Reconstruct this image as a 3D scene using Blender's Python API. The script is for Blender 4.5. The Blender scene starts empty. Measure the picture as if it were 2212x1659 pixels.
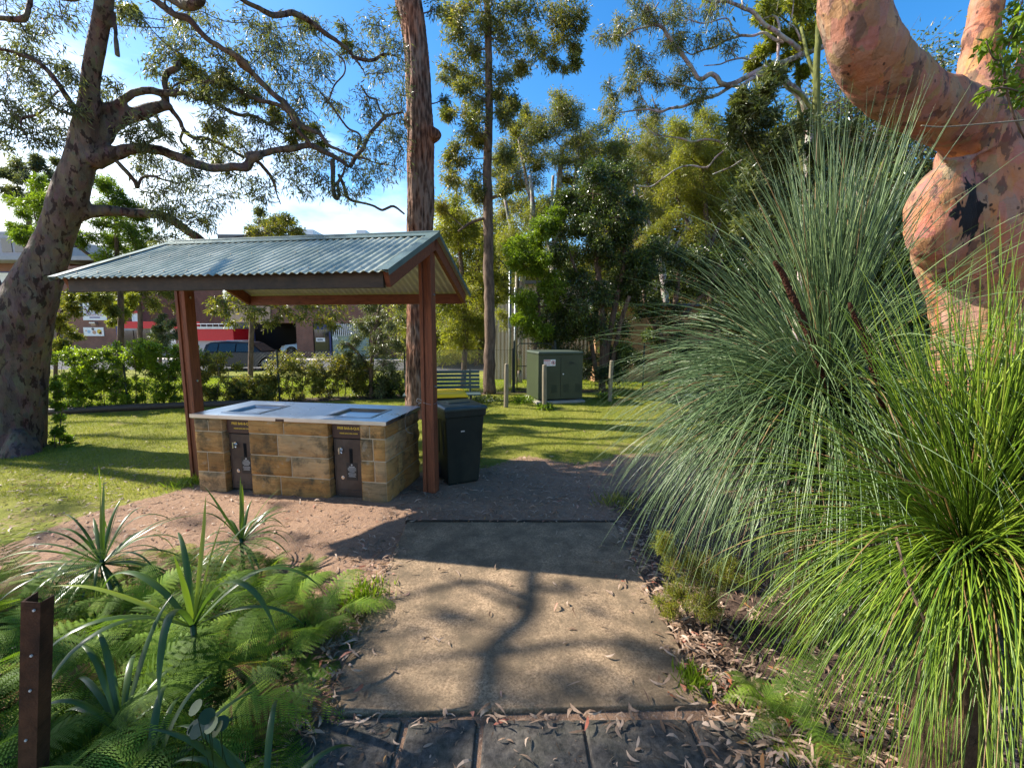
import bpy, bmesh, math, random
import numpy as np
from mathutils import Vector, Matrix
random.seed(7); rg = np.random.default_rng(11)
scene = bpy.context.scene
col = scene.collection
V = lambda *a: np.array(a, float)
def nrm(a):
    a = np.asarray(a, float); return a / (np.linalg.norm(a, axis=-1, keepdims=True) + 1e-12)

# ------------------------------------------------------------------ camera
F_PX, PITCH, ROLL, W_PX = 949.5, .123, .0028, 2212.0
CAM = V(0, 0, 1.75)
def ray(u, v):
    X = u - 1106; Y = v - 829.5; c, s = math.cos(ROLL), math.sin(ROLL)
    a = (c * X + s * Y) / F_PX; b = (s * X - c * Y) / F_PX
    return V(a, math.cos(PITCH) + b * math.sin(PITCH), -math.sin(PITCH) + b * math.cos(PITCH))
def at(u, v, Y):
    d = ray(u, v); return CAM + d * (Y / d[1])
def gz(x, y):
    t = np.clip((np.asarray(y, float) - 10.8) / 14.0, 0, 1)
    return -.7 * t * t * (3 - 2 * t)
def G(u, v, off=0.0):
    d = ray(u, v); z = 0.0
    for _ in range(12):
        t = (z - CAM[2]) / d[2]; P = CAM + d * t; z = float(gz(P[0], P[1]))
    P[2] = z + off
    return P
cd = bpy.data.cameras.new('camera'); cam = bpy.data.objects.new('camera', cd); col.objects.link(cam)
cd.sensor_fit = 'HORIZONTAL'; cd.sensor_width = 36; cd.lens = 36 * F_PX / W_PX
cd.clip_start = .05; cd.clip_end = 3000
Rv = V(1, 0, 0); Uv = V(0, math.sin(PITCH), math.cos(PITCH)); Fv = V(0, math.cos(PITCH), -math.sin(PITCH))
c_, s_ = math.cos(ROLL), math.sin(ROLL)
R2 = c_ * Rv + s_ * Uv; U2 = c_ * Uv - s_ * Rv
cam.matrix_world = Matrix(((R2[0], U2[0], -Fv[0], CAM[0]), (R2[1], U2[1], -Fv[1], CAM[1]), (R2[2], U2[2], -Fv[2], CAM[2]), (0, 0, 0, 1)))
scene.camera = cam

# ------------------------------------------------------------------ light
SUN = nrm(V(-2.65, .70, 2.206))
SUN_EL = math.asin(SUN[2]); SUN_AZ = math.atan2(SUN[0], SUN[1])
ld = bpy.data.lights.new('sun', 'SUN'); ld.energy = 5.0; ld.angle = math.radians(.53); ld.color = (1.0, .94, .84)
lo = bpy.data.objects.new('sun', ld); col.objects.link(lo)
lo.rotation_euler = Vector(SUN).to_track_quat('Z', 'Y').to_euler()
world = bpy.data.worlds.new('World'); scene.world = world; world.use_nodes = True
wn = world.node_tree; wn.nodes.clear()
def wnode(t, **k):
    n = wn.nodes.new(t)
    for a, b in k.items(): setattr(n, a, b)
    return n
sky = wnode('ShaderNodeTexSky', sky_type='NISHITA', sun_disc=False, sun_elevation=SUN_EL, sun_rotation=SUN_AZ)
sky.air_density = 1.0; sky.dust_density = .7; sky.ozone_density = 2.5
tc = wnode('ShaderNodeTexCoord'); sep = wnode('ShaderNodeSeparateXYZ'); wn.links.new(tc.outputs['Generated'], sep.inputs[0])
# thin high cloud, thicker towards the low left of the sky
mp = wnode('ShaderNodeMapping'); mp.inputs['Scale'].default_value = (1.2, 1.2, 3.2); wn.links.new(tc.outputs['Generated'], mp.inputs[0])
nz = wnode('ShaderNodeTexNoise'); nz.inputs['Scale'].default_value = 2.2; nz.inputs['Detail'].default_value = 7; nz.inputs['Roughness'].default_value = .55
wn.links.new(mp.outputs[0], nz.inputs[0])
def wm(op, a, b, c=None):
    n = wnode('ShaderNodeMath', operation=op)
    for i, x in enumerate((a, b, c)):
        if x is None: continue
        if isinstance(x, (int, float)): n.inputs[i].default_value = x
        else: wn.links.new(x, n.inputs[i])
    return n.outputs[0]
left = wm('MULTIPLY_ADD', sep.outputs['X'], -1.0, .05)
low = wm('MULTIPLY_ADD', sep.outputs['Z'], -3.4, .95)
s1 = wm('ADD', left, low)
s2 = wm('MULTIPLY_ADD', nz.outputs[0], 2.2, -1.35)
s3 = wm('ADD', s1, s2)
cl = wnode('ShaderNodeClamp'); wn.links.new(s3, cl.inputs[0])
hs = wnode('ShaderNodeHueSaturation'); hs.inputs['Saturation'].default_value = 1.38; hs.inputs['Value'].default_value = 1.12
wn.links.new(sky.outputs[0], hs.inputs['Color'])
mx = wnode('ShaderNodeMix', data_type='RGBA'); wn.links.new(cl.outputs[0], mx.inputs['Factor'])
mx.inputs['B'].default_value = (9.5, 10.0, 10.2, 1); wn.links.new(hs.outputs[0], mx.inputs['A'])
bg = wnode('ShaderNodeBackground'); bg.inputs['Strength'].default_value = .100
wn.links.new(mx.outputs['Result'], bg.inputs[0])
wo = wnode('ShaderNodeOutputWorld'); wn.links.new(bg.outputs[0], wo.inputs[0])
vs = scene.view_settings
vs.view_transform = 'Standard'; vs.look = 'None'; vs.gamma = 1; vs.exposure = 1.36
cy = scene.cycles
cy.max_bounces = 6; cy.diffuse_bounces = 3; cy.glossy_bounces = 3; cy.transmission_bounces = 4; cy.transparent_max_bounces = 8
cy.sample_clamp_indirect = 6

# ------------------------------------------------------------------ materials
class NT:
    def __init__(s, name):
        s.m = bpy.data.materials.new(name); s.m.use_nodes = True; s.t = s.m.node_tree; s.t.nodes.clear()
        s.out = s.t.nodes.new('ShaderNodeOutputMaterial')
    def n(s, t, ins={}, **k):
        n = s.t.nodes.new(t)
        for a, b in k.items(): setattr(n, a, b)
        for a, b in ins.items(): s.set(n.inputs[a], b)
        return n
    def set(s, i, b):
        if hasattr(b, 'is_output') or isinstance(b, bpy.types.NodeSocket): s.t.links.new(b, i)
        elif isinstance(b, tuple) and len(b) == 3 and i.type == 'RGBA': i.default_value = (*b, 1)
        else: i.default_value = b
    def coord(s, which='Object', scale=(1, 1, 1), rot=(0, 0, 0)):
        c = s.n('ShaderNodeTexCoord')
        return s.n('ShaderNodeMapping', {'Vector': c.outputs[which], 'Scale': scale, 'Rotation': rot}).outputs[0]
    def noise(s, vec, scale, detail=4, rough=.55, dist=0.0):
        return s.n('ShaderNodeTexNoise', {'Vector': vec, 'Scale': scale, 'Detail': detail, 'Roughness': rough, 'Distortion': dist}).outputs[0]
    def vor(s, vec, scale, feature='F1', out='Distance', rnd=1.0):
        return s.n('ShaderNodeTexVoronoi', {'Vector': vec, 'Scale': scale, 'Randomness': rnd}, feature=feature).outputs[out]
    def ramp(s, fac, stops, interp='LINEAR'):
        r = s.n('ShaderNodeValToRGB', {'Fac': fac}); cr = r.color_ramp; cr.interpolation = interp
        while len(cr.elements) < len(stops): cr.elements.new(.5)
        for e, (p, c) in zip(cr.elements, stops):
            e.position = p; e.color = (*c, 1) if isinstance(c, tuple) else (c, c, c, 1)
        return r.outputs[0]
    def mix(s, f, a, b, mode='MIX'):
        n = s.n('ShaderNodeMix', data_type='RGBA', blend_type=mode)
        s.set(n.inputs['Factor'], f); s.set(n.inputs['A'], a); s.set(n.inputs['B'], b)
        return n.outputs['Result']
    def math(s, op, a, b=0.0, c=None):
        n = s.n('ShaderNodeMath', operation=op); s.set(n.inputs[0], a); s.set(n.inputs[1], b)
        if c is not None: s.set(n.inputs[2], c)
        return n.outputs[0]
    def attr(s, name='rnd', out='Fac'): return s.n('ShaderNodeAttribute', attribute_name=name).outputs[out]
    def bump(s, h, strength=.5, dist=.01, normal=None):
        n = s.n('ShaderNodeBump', {'Height': h, 'Strength': strength, 'Distance': dist})
        if normal is not None: s.set(n.inputs['Normal'], normal)
        return n.outputs[0]
    def pbr(s, colr, rough=.7, metal=0.0, bump=None, spec=.4, **k):
        p = s.n('ShaderNodeBsdfPrincipled', {'Base Color': colr, 'Roughness': rough, 'Metallic': metal, 'Specular IOR Level': spec})
        if bump is not None: s.set(p.inputs['Normal'], bump)
        for a, b in k.items(): s.set(p.inputs[a.replace('_', ' ')], b)
        return p.outputs[0]
    def done(s, sh): s.set(s.out.inputs[0], sh); return s.m
MT = {}
def leafmat(name, stops, trans=.38, rough=.42, spec=.45, tcol=1.7):
    t = NT(name); c = t.ramp(t.attr(), stops)
    p = t.pbr(c, rough, spec=spec)
    tc_ = t.mix(1.0, c, (tcol * 1.0, tcol * 1.02, tcol * .45), 'MULTIPLY')
    tr = t.n('ShaderNodeBsdfTranslucent', {'Color': tc_}).outputs[0]
    m = t.n('ShaderNodeMixShader', {'Fac': trans}); t.set(m.inputs[1], p); t.set(m.inputs[2], tr)
    MT[name] = t.done(m.outputs[0]); return MT[name]
leafmat('gum_leaf', [(0, (.035, .048, .014)), (.45, (.08, .10, .024)), (.8, (.15, .16, .035)), (1, (.24, .20, .04))], .42, .38, .5)
leafmat('gum_leaf_blue', [(0, (.040, .052, .030)), (.5, (.085, .10, .050)), (1, (.18, .19, .07))], .40, .36, .5)
leafmat('olive_leaf', [(0, (.045, .058, .012)), (.5, (.11, .13, .022)), (.85, (.21, .20, .03)), (1, (.30, .24, .035))], .42, .4, .4)
leafmat('yellow_leaf', [(0, (.07, .09, .012)), (.5, (.16, .18, .022)), (1, (.30, .28, .03))], .45, .42, .4)
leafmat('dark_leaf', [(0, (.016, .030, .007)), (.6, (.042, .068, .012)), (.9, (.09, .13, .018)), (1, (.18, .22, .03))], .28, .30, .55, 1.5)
leafmat('bright_leaf', [(0, (.04, .07, .006)), (.5, (.10, .16, .012)), (1, (.20, .27, .02))], .45, .38, .4)
leafmat('banksia_leaf', [(0, (.035, .048, .014)), (.5, (.075, .095, .026)), (.85, (.17, .19, .07)), (1, (.25, .26, .11))], .3, .35, .5)
leafmat('grass_blade', [(0, (.08, .10, .010)), (.5, (.19, .21, .020)), (.85, (.31, .29, .04)), (1, (.40, .31, .09))], .40, .5, .3, 1.5)
leafmat('far_grass_blade', [(0, (.12, .17, .007)), (.6, (.22, .28, .010)), (1, (.32, .34, .02))], .45, .5, .25, 1.5)
leafmat('fern_leaf', [(0, (.045, .080, .012)), (.5, (.10, .17, .022)), (.80, (.17, .27, .035)), (.93, (.28, .37, .045)), (.97, (.20, .11, .045))], .40, .6, .12, 1.5)
leafmat('strap_leaf', [(0, (.03, .060, .016)), (.6, (.07, .125, .022)), (.9, (.15, .21, .022)), (1, (.27, .32, .03))], .34, .33, .5, 1.6)
leafmat('needle_blue', [(0, (.052, .090, .030)), (.5, (.11, .172, .065)), (.80, (.22, .30, .135)), (.92, (.27, .33, .14)), (.96, (.26, .17, .08))], .2, .34, .5, 1.3)
leafmat('needle_green', [(0, (.06, .12, .010)), (.5, (.14, .23, .018)), (.80, (.25, .34, .03)), (.92, (.33, .39, .07)), (.96, (.32, .20, .08))], .3, .36, .5, 1.4)
leafmat('dry_leaf', [(0, (.07, .040, .024)), (.3, (.17, .105, .065)), (.6, (.28, .19, .13)), (.85, (.42, .31, .23)), (.93, (.30, .08, .045)), (1, (.36, .23, .07))], .12, .6, .3, 1.1)

def barkmat(name, base, patch, light, sx=1.0, spots=True, k=1.0, scar=None, pth=0.0, mist=(.1, .08, .07)):
    t = NT(name); v = t.coord('Object', (1, 1, .45))
    w = t.noise(v, 1.3, 3, .5); 
    vv = t.n('ShaderNodeVectorMath', operation='ADD'); t.set(vv.inputs[0], v)
    w3 = t.n('ShaderNodeTexNoise', {'Vector': v, 'Scale': 5.0 * k, 'Detail': 3}).outputs['Color']
    sc = t.n('ShaderNodeVectorMath', operation='SCALE'); t.set(sc.inputs[0], w3); sc.inputs['Scale'].default_value = .22 / k
    t.set(vv.inputs[1], sc.outputs[0])
    n1 = t.noise(vv.outputs[0], 2.6 * k, 5, .62)
    n2 = t.noise(vv.outputs[0], 6.5 * k, 4, .6)
    v1 = t.vor(vv.outputs[0], 7.5 * k, out='Color')
    c = t.mix(t.ramp(n1, [(.36, 0.0), (.60, 1.0)]), base, light)
    c = t.mix(t.ramp(n2, [(.54 + pth, 0.0), (.585 + pth, .9)]), c, patch)
    c = t.mix(t.ramp(t.noise(t.coord('Object', (1, 1, .3)), 1.1, 4, .6), [(.48, 0.0), (.62, .55)]), c, mist)
    c = t.mix(.28, c, t.mix(1.0, c, v1, 'MULTIPLY'))
    if spots:
        d = t.vor(t.coord('Object', (1, 1, .62)), 9 * k)
        c = t.mix(t.ramp(d, [(.11, .8), (.16, 0.0)]), c, tuple(x * .28 for x in patch))
    fine = t.noise(t.coord('Object', (1, 1, .25)), 26, 5, .65)
    c = t.mix(.35, c, t.ramp(fine, [(.3, (.55, .5, .48)), (.7, (1.15, 1.12, 1.1))]), 'MULTIPLY')
    wr = t.noise(t.coord('Object', (1, 1, 3.2), (.45, .7, .2)), 2.6, 5, .6, 1.8)
    c = t.mix(.3, c, t.ramp(wr, [(.30, (.62, .55, .5)), (.42, 1.0)]), 'MULTIPLY')
    h = t.math('ADD', t.math('MULTIPLY_ADD', wr, .7, n2), t.math('MULTIPLY', fine, .45))
    for S_, rad in (scar or []):
        g = t.n('ShaderNodeNewGeometry').outputs['Position']; sb = t.n('ShaderNodeVectorMath', operation='SUBTRACT'); t.set(sb.inputs[0], g); sb.inputs[1].default_value = S_
        dv = t.n('ShaderNodeVectorMath', operation='DIVIDE'); t.set(dv.inputs[0], sb.outputs[0]); dv.inputs[1].default_value = rad
        ln = t.n('ShaderNodeVectorMath', operation='LENGTH'); t.set(ln.inputs[0], dv.outputs[0])
        dd = t.math('ADD', ln.outputs['Value'], t.math('MULTIPLY_ADD', t.noise(t.coord('Object', (1, 1, .5)), 7, 3, .6), 2.6, -1.3))
        c = t.mix(t.ramp(dd, [(.92, 1.0), (.99, 0.0)]), c, (.012, .009, .008))
    MT[name] = t.done(t.pbr(c, .78, bump=t.bump(h, .8, .02), spec=.25))
barkmat('angophora_bark', (.50, .225, .105), (.19, .105, .085), (.42, .27, .21), k=1.5)
barkmat('spotted_bark', (.10, .062, .048), (.030, .014, .010), (.17, .13, .09), spots=False, k=2.2)
barkmat('pale_bark', (.36, .32, .28), (.17, .13, .10), (.50, .46, .40), spots=False, k=1.5)
t = NT('fissured_bark'); v = t.coord('Object', (1, 1, .16)); a = t.noise(v, 16, 5, .6, .6); b = t.vor(t.coord('Object', (1, 1, .22)), 22)
h = t.math('MULTIPLY_ADD', b, .6, a)
c = t.ramp(h, [(.45, (.022, .012, .009)), (.75, (.115, .065, .045)), (.95, (.24, .155, .115))])
c = t.mix(t.ramp(t.noise(t.coord('Object'), 1.7, 3), [(.45, 0.0), (.6, 1.0)]), c, t.mix(1.0, c, (1.25, .9, .75), 'MULTIPLY'))
MT['fissured_bark'] = t.done(t.pbr(c, .9, bump=t.bump(h, 1.0, .05), spec=.15))
t = NT('brown_bark'); v = t.coord('Object', (1, 1, .3)); a = t.noise(v, 14, 5, .6)
MT['brown_bark'] = t.done(t.pbr(t.ramp(a, [(.3, (.055, .035, .025)), (.7, (.20, .135, .095))]), .85, bump=t.bump(a, .7, .02), spec=.2))
t = NT('mossy_bark'); a = t.noise(t.coord('Object', (1, 1, .4)), 9, 5, .6)
MT['mossy_bark'] = t.done(t.pbr(t.ramp(a, [(.3, (.06, .07, .02)), (.7, (.20, .21, .06))]), .9, bump=t.bump(a, .7, .02), spec=.2))

def simple(name, c, rough=.6, metal=0.0, var=.25, scale=8, bump=.15, bd=.004, spec=.4, dirt=None):
    t = NT(name); a = t.noise(t.coord('Object'), scale, 6, .6)
    k = t.ramp(a, [(.25, 1 - var), (.75, 1 + var)])
    cc = t.mix(1.0, c, k, 'MULTIPLY')
    if dirt: cc = t.mix(t.ramp(t.noise(t.coord('Object', (1, 1, .5)), scale * .35, 6, .7), [(.48, 0.0), (.68, dirt[1])]), cc, dirt[0])
    MT[name] = t.done(t.pbr(cc, rough, metal, bump=t.bump(t.noise(t.coord('Object'), scale * 8, 3), bump, bd), spec=spec)); return MT[name]
def woodmat(name, a, b, axis, dirt=None):
    sc = [14, 14, 14]; sc[axis] = 1.2
    t = NT(name); n = t.noise(t.coord('Object', tuple(sc)), 3.0, 6, .65, .8)
    c = t.ramp(n, [(.3, a), (.7, b)])
    if dirt:
        sd = [1.5, 1.5, 1.5]
        d = t.noise(t.coord('Object', tuple(sd)), 2.2, 6, .7)
        c = t.mix(t.ramp(d, [(.42, 0.0), (.62, 1.0)]), c, dirt)
    MT[name] = t.done(t.pbr(c, .62, bump=t.bump(n, .35, .004), spec=.35))
woodmat('red_timber_upright', (.085, .024, .010), (.25, .075, .028), 2)
woodmat('red_timber', (.085, .024, .011), (.22, .066, .026), 0)
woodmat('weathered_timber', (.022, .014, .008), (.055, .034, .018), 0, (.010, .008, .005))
woodmat('old_timber', (.12, .095, .06), (.27, .225, .15), 2)
woodmat('log_timber', (.035, .025, .018), (.09, .065, .045), 0)
# corrugated roof steel
t = NT('roof_steel'); a = t.noise(t.coord('Object', (1, .25, 1)), 5, 6, .65); b = t.noise(t.coord('Object'), 1.3, 4)
c = t.mix(t.ramp(a, [(.4, 0.0), (.7, .8)]), (.25, .29, .225), (.52, .53, .43))  # pale streaks put sky highlights into the steel colour
c = t.mix(t.ramp(b, [(.5, 0.0), (.75, .5)]), c, (.10, .12, .10))
MT['roof_steel'] = t.done(t.pbr(c, t.ramp(a, [(.3, .32), (.7, .5)]), .25, spec=.45))
simple('roof_lining', (.44, .44, .36), .6, 0, .12, 6)
simple('green_flashing', (.115, .16, .145), .4, .2, .2, 5)
# brushed stainless steel
t = NT('stainless'); a = t.noise(t.coord('Object', (2, 90, 2)), 6, 3, .5); b = t.noise(t.coord('Object'), 3.0, 6, .65)
MT['stainless'] = t.done(t.pbr((.62, .64, .66), t.ramp(b, [(.35, .26), (.75, .42)]), 1.0, spec=.5))
simple('hotplate_steel', (.42, .41, .40), .28, 1.0, .3, 5)
simple('hotplate_dark', (.05, .04, .035), .45, .5, .3, 5)
# sandstone blocks
t = NT('sandstone'); r = t.attr(); o = t.coord('Object')
band = t.noise(t.coord('Object', (1.2, 1.2, 7), (0.1, .15, 0)), 3.2, 6, .65, .9)
cb = t.ramp(r, [(0, (.27, .15, .055)), (.3, (.46, .27, .10)), (.6, (.37, .20, .065)), (.8, (.27, .20, .11)), (1, (.54, .34, .16))])
cb = t.mix(1.0, cb, t.ramp(band, [(.25, (.55, .5, .45)), (.5, (1.0, .95, .9)), (.75, (1.3, 1.2, 1.05))]), 'MULTIPLY')
st = t.noise(o, 4.2, 6, .72)
cb = t.mix(t.ramp(st, [(.51, 0.0), (.67, .88)]), cb, (.060, .056, .036))
cb = t.mix(t.ramp(t.noise(o, 9.2, 4, .6), [(.62, 0.0), (.7, .4)]), cb, (.40, .34, .24))
fb = t.noise(o, 38, 6, .7)
MT['sandstone'] = t.done(t.pbr(cb, .92, bump=t.bump(t.math('MULTIPLY_ADD', band, .8, fb), .8, .02), spec=.2))
simple('mortar', (.48, .38, .25), .95, 0, .25, 12, .5, .01, .1)
simple('brown_door', (.062, .042, .032), .5, .3, .25, 9, dirt=((.13, .11, .09), .5))
simple('sign_brown', (.055, .026, .020), .4, 0, .1)
simple('yellow_paint', (.62, .42, .04), .5, 0, .1)
simple('grey_ink', (.42, .42, .40), .5, 0, .1)
simple('black_plate', (.02, .02, .02), .35, 0, .2)
simple('black_void', (.006, .006, .006), .9, 0, .1)
simple('chrome', (.6, .6, .6), .25, 1.0, .1)
simple('galvanised', (.42, .44, .45), .45, .8, .2)
simple('fence_steel', (.035, .045, .04), .55, .4, .2)
simple('wire', (.35, .35, .35), .4, .9, .1)
simple('bin_plastic', (.010, .015, .012), .45, 0, .3, 7, dirt=((.05, .045, .032), .45))
simple('bin_lid', (.035, .050, .045), .36, 0, .2, 7)
simple('yellow_lid', (.90, .55, .008), .38, 0, .12, 5)
simple('rubber', (.02, .02, .02), .8, 0, .2)
simple('bench_green', (.055, .085, .08), .5, 0, .2, 8)
simple('kiosk_green', (.030, .040, .018), .45, 0, .15, 4, dirt=((.06, .07, .035), .4))
simple('kiosk_lid', (.045, .06, .042), .5, 0, .2, 4)
simple('concrete', (.30, .27, .22), .9, 0, .25, 6, .4, .006)
simple('white_paint', (.75, .75, .73), .5, 0, .08)
simple('red_paint', (.55, .012, .02), .4, 0, .1)
simple('blue_paint', (.02, .035, .16), .45, 0, .15)
simple('sky_blue_paint', (.30, .45, .6), .45, 0, .15)
simple('purple_ink', (.12, .08, .22), .5, 0, .1)
simple('pink_ink', (.45, .12, .22), .5, 0, .1)
simple('skin_ink', (.50, .28, .18), .5, 0, .3, 20)
simple('rust_steel', (.075, .034, .018), .8, .2, .55, 14, .6, .006, .25, dirt=((.02, .013, .01), .9))
simple('charcoal_roof', (.10, .10, .105), .6, .2, .2)
simple('grey_render', (.34, .34, .35), .85, 0, .1, 3)
simple('soffit', (.40, .27, .18), .8, 0, .12, 4)
simple('dark_glass', (.015, .02, .025), .08, 0, .1, 4, 0, .001, .8)
simple('frosted_glass', (.24, .32, .28), .3, 0, .15, 3)
simple('car_paint', (.006, .006, .008), .28, 0, .1, 3, 0, .001, .3)
simple('silver_paint', (.38, .40, .42), .25, .5, .1, 3, 0, .001, .6)
simple('car_glass', (.012, .018, .018), .08, 0, .1, 3, 0, .001, .6)
simple('tail_light', (.5, .02, .01), .3, 0, .1)
simple('lamp_glass', (.5, .52, .55), .12, 0, .1)
simple('tan_wall', (.36, .20, .10), .85, 0, .2, 3)
simple('spike_brown', (.07, .026, .014), .9, 0, .6, 60, 1, .01, .15)
simple('dead_thatch', (.10, .065, .038), .95, 0, .5, 40, 1, .01, .1)
def brickmat(name, a, b, m):
    t = NT(name); c = t.n('ShaderNodeTexCoord').outputs['Object']; s_ = t.n('ShaderNodeSeparateXYZ', {0: c})
    x = t.math('ADD', s_.outputs[0], s_.outputs[1]); cv = t.n('ShaderNodeCombineXYZ', {0: x, 1: s_.outputs[2]}).outputs[0]
    br = t.n('ShaderNodeTexBrick', {'Vector': cv, 'Color1': (*a, 1), 'Color2': (*b, 1), 'Mortar': (*m, 1), 'Scale': 1.0, 'Mortar Size': .012, 'Brick Width': .24, 'Row Height': .086, 'Bias': 0.0})
    n = t.noise(c, .8, 4); cc = t.mix(1.0, br.outputs[0], t.ramp(n, [(.3, .8), (.7, 1.15)]), 'MULTIPLY')
    MT[name] = t.done(t.pbr(cc, .85, bump=t.bump(br.outputs[1], -.4, .01), spec=.2))
brickmat('brick', (.24, .085, .055), (.17, .065, .045), (.26, .20, .16))
t = NT('cladding'); c = t.n('ShaderNodeTexCoord').outputs['Object']; s_ = t.n('ShaderNodeSeparateXYZ', {0: c})
w = t.math('SINE', t.math('MULTIPLY', t.math('ADD', s_.outputs[0], s_.outputs[1]), 36.0)); 
MT['cladding'] = t.done(t.pbr(t.mix(t.ramp(t.noise(c, .7, 4), [(.3, 0.0), (.7, .5)]), (.42, .36, .30), (.30, .25, .20)), .6, .1, bump=t.bump(w, .8, .03)))
# ground
t = NT('ground'); o = t.coord('Object'); gm = t.attr('grass'); mm = t.attr('mulch')
d1 = t.noise(o, 2.3, 6, .65); d2 = t.noise(o, 22, 6, .7); d3 = t.noise(o, 120, 3, .7)
dirt = t.mix(d1, (.20, .112, .066), (.36, .228, .140))
dirt = t.mix(t.ramp(d2, [(.4, 0.0), (.7, .7)]), dirt, (.16, .10, .075))
dirt = t.mix(t.ramp(d3, [(.56, 0.0), (.64, .6)]), dirt, (.40, .32, .26))
mul = t.mix(t.ramp(t.noise(o, 30, 5, .75), [(.35, 0.0), (.65, 1.0)]), (.030, .019, .013), (.115, .075, .055))
gr = t.mix(t.ramp(t.noise(o, 1.6, 5, .6), [(.35, 0.0), (.68, 1.0)]), (.15, .17, .018), (.27, .25, .045))
gr = t.mix(t.ramp(t.noise(o, 60, 4, .7), [(.4, 0.0), (.7, .65)]), gr, (.055, .065, .018))
edge = t.math('ADD', gm, t.math('MULTIPLY_ADD', d2, .9, -.45))
c = t.mix(t.ramp(edge, [(.42, 0.0), (.60, 1.0)]), dirt, gr)
c = t.mix(t.ramp(t.math('ADD', mm, t.math('MULTIPLY_ADD', d2, .8, -.4)), [(.4, 0.0), (.6, 1.0)]), c, mul)
MT['ground'] = t.done(t.pbr(c, .95, bump=t.bump(t.math('MULTIPLY_ADD', d3, .4, d2), .8, .02), spec=.15))
t = NT('aggregate'); o = t.coord('Object'); a = t.noise(o, 90, 4, .7); b = t.noise(o, 3.0, 6, .65); cch = t.vor(o, 130, out='Color')
c = t.mix(t.ramp(a, [(.38, 0.0), (.62, 1.0)]), (.155, .103, .060), (.38, .265, .16))
c = t.mix(t.ramp(t.vor(o, 150), [(.10, .45), (.2, 0.0)]), c, (.45, .36, .26))
c = t.mix(t.ramp(t.noise(o, 7.5, 5, .7), [(.56, 0.0), (.64, .5)]), c, (.13, .095, .055))
c = t.mix(t.ramp(b, [(.38, 0.0), (.62, .85)]), c, (.10, .075, .048))
MT['aggregate'] = t.done(t.pbr(c, .92, bump=t.bump(a, .7, .006), spec=.2))
t = NT('dark_stone'); o = t.coord('Object'); a = t.noise(o, 26, 7, .75); b = t.noise(o, 5, 5, .6)
c = t.mix(t.ramp(a, [(.35, 0.0), (.66, 1.0)]), (.032, .028, .024), (.13, .112, .092)); c = t.mix(t.ramp(b, [(.45, 0.0), (.7, .4)]), c, (.05, .055, .03))
MT['dark_stone'] = t.done(t.pbr(c, .85, bump=t.bump(a, .9, .015), spec=.3))
t = NT('asphalt'); o = t.coord('Object'); a = t.noise(o, 40, 4, .7)
MT['asphalt'] = t.done(t.pbr(t.ramp(a, [(.3, (.05, .05, .05)), (.7, (.10, .10, .10))]), .9, spec=.2))
simple('footpath', (.44, .40, .35), .9, 0, .12, 3)

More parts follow.
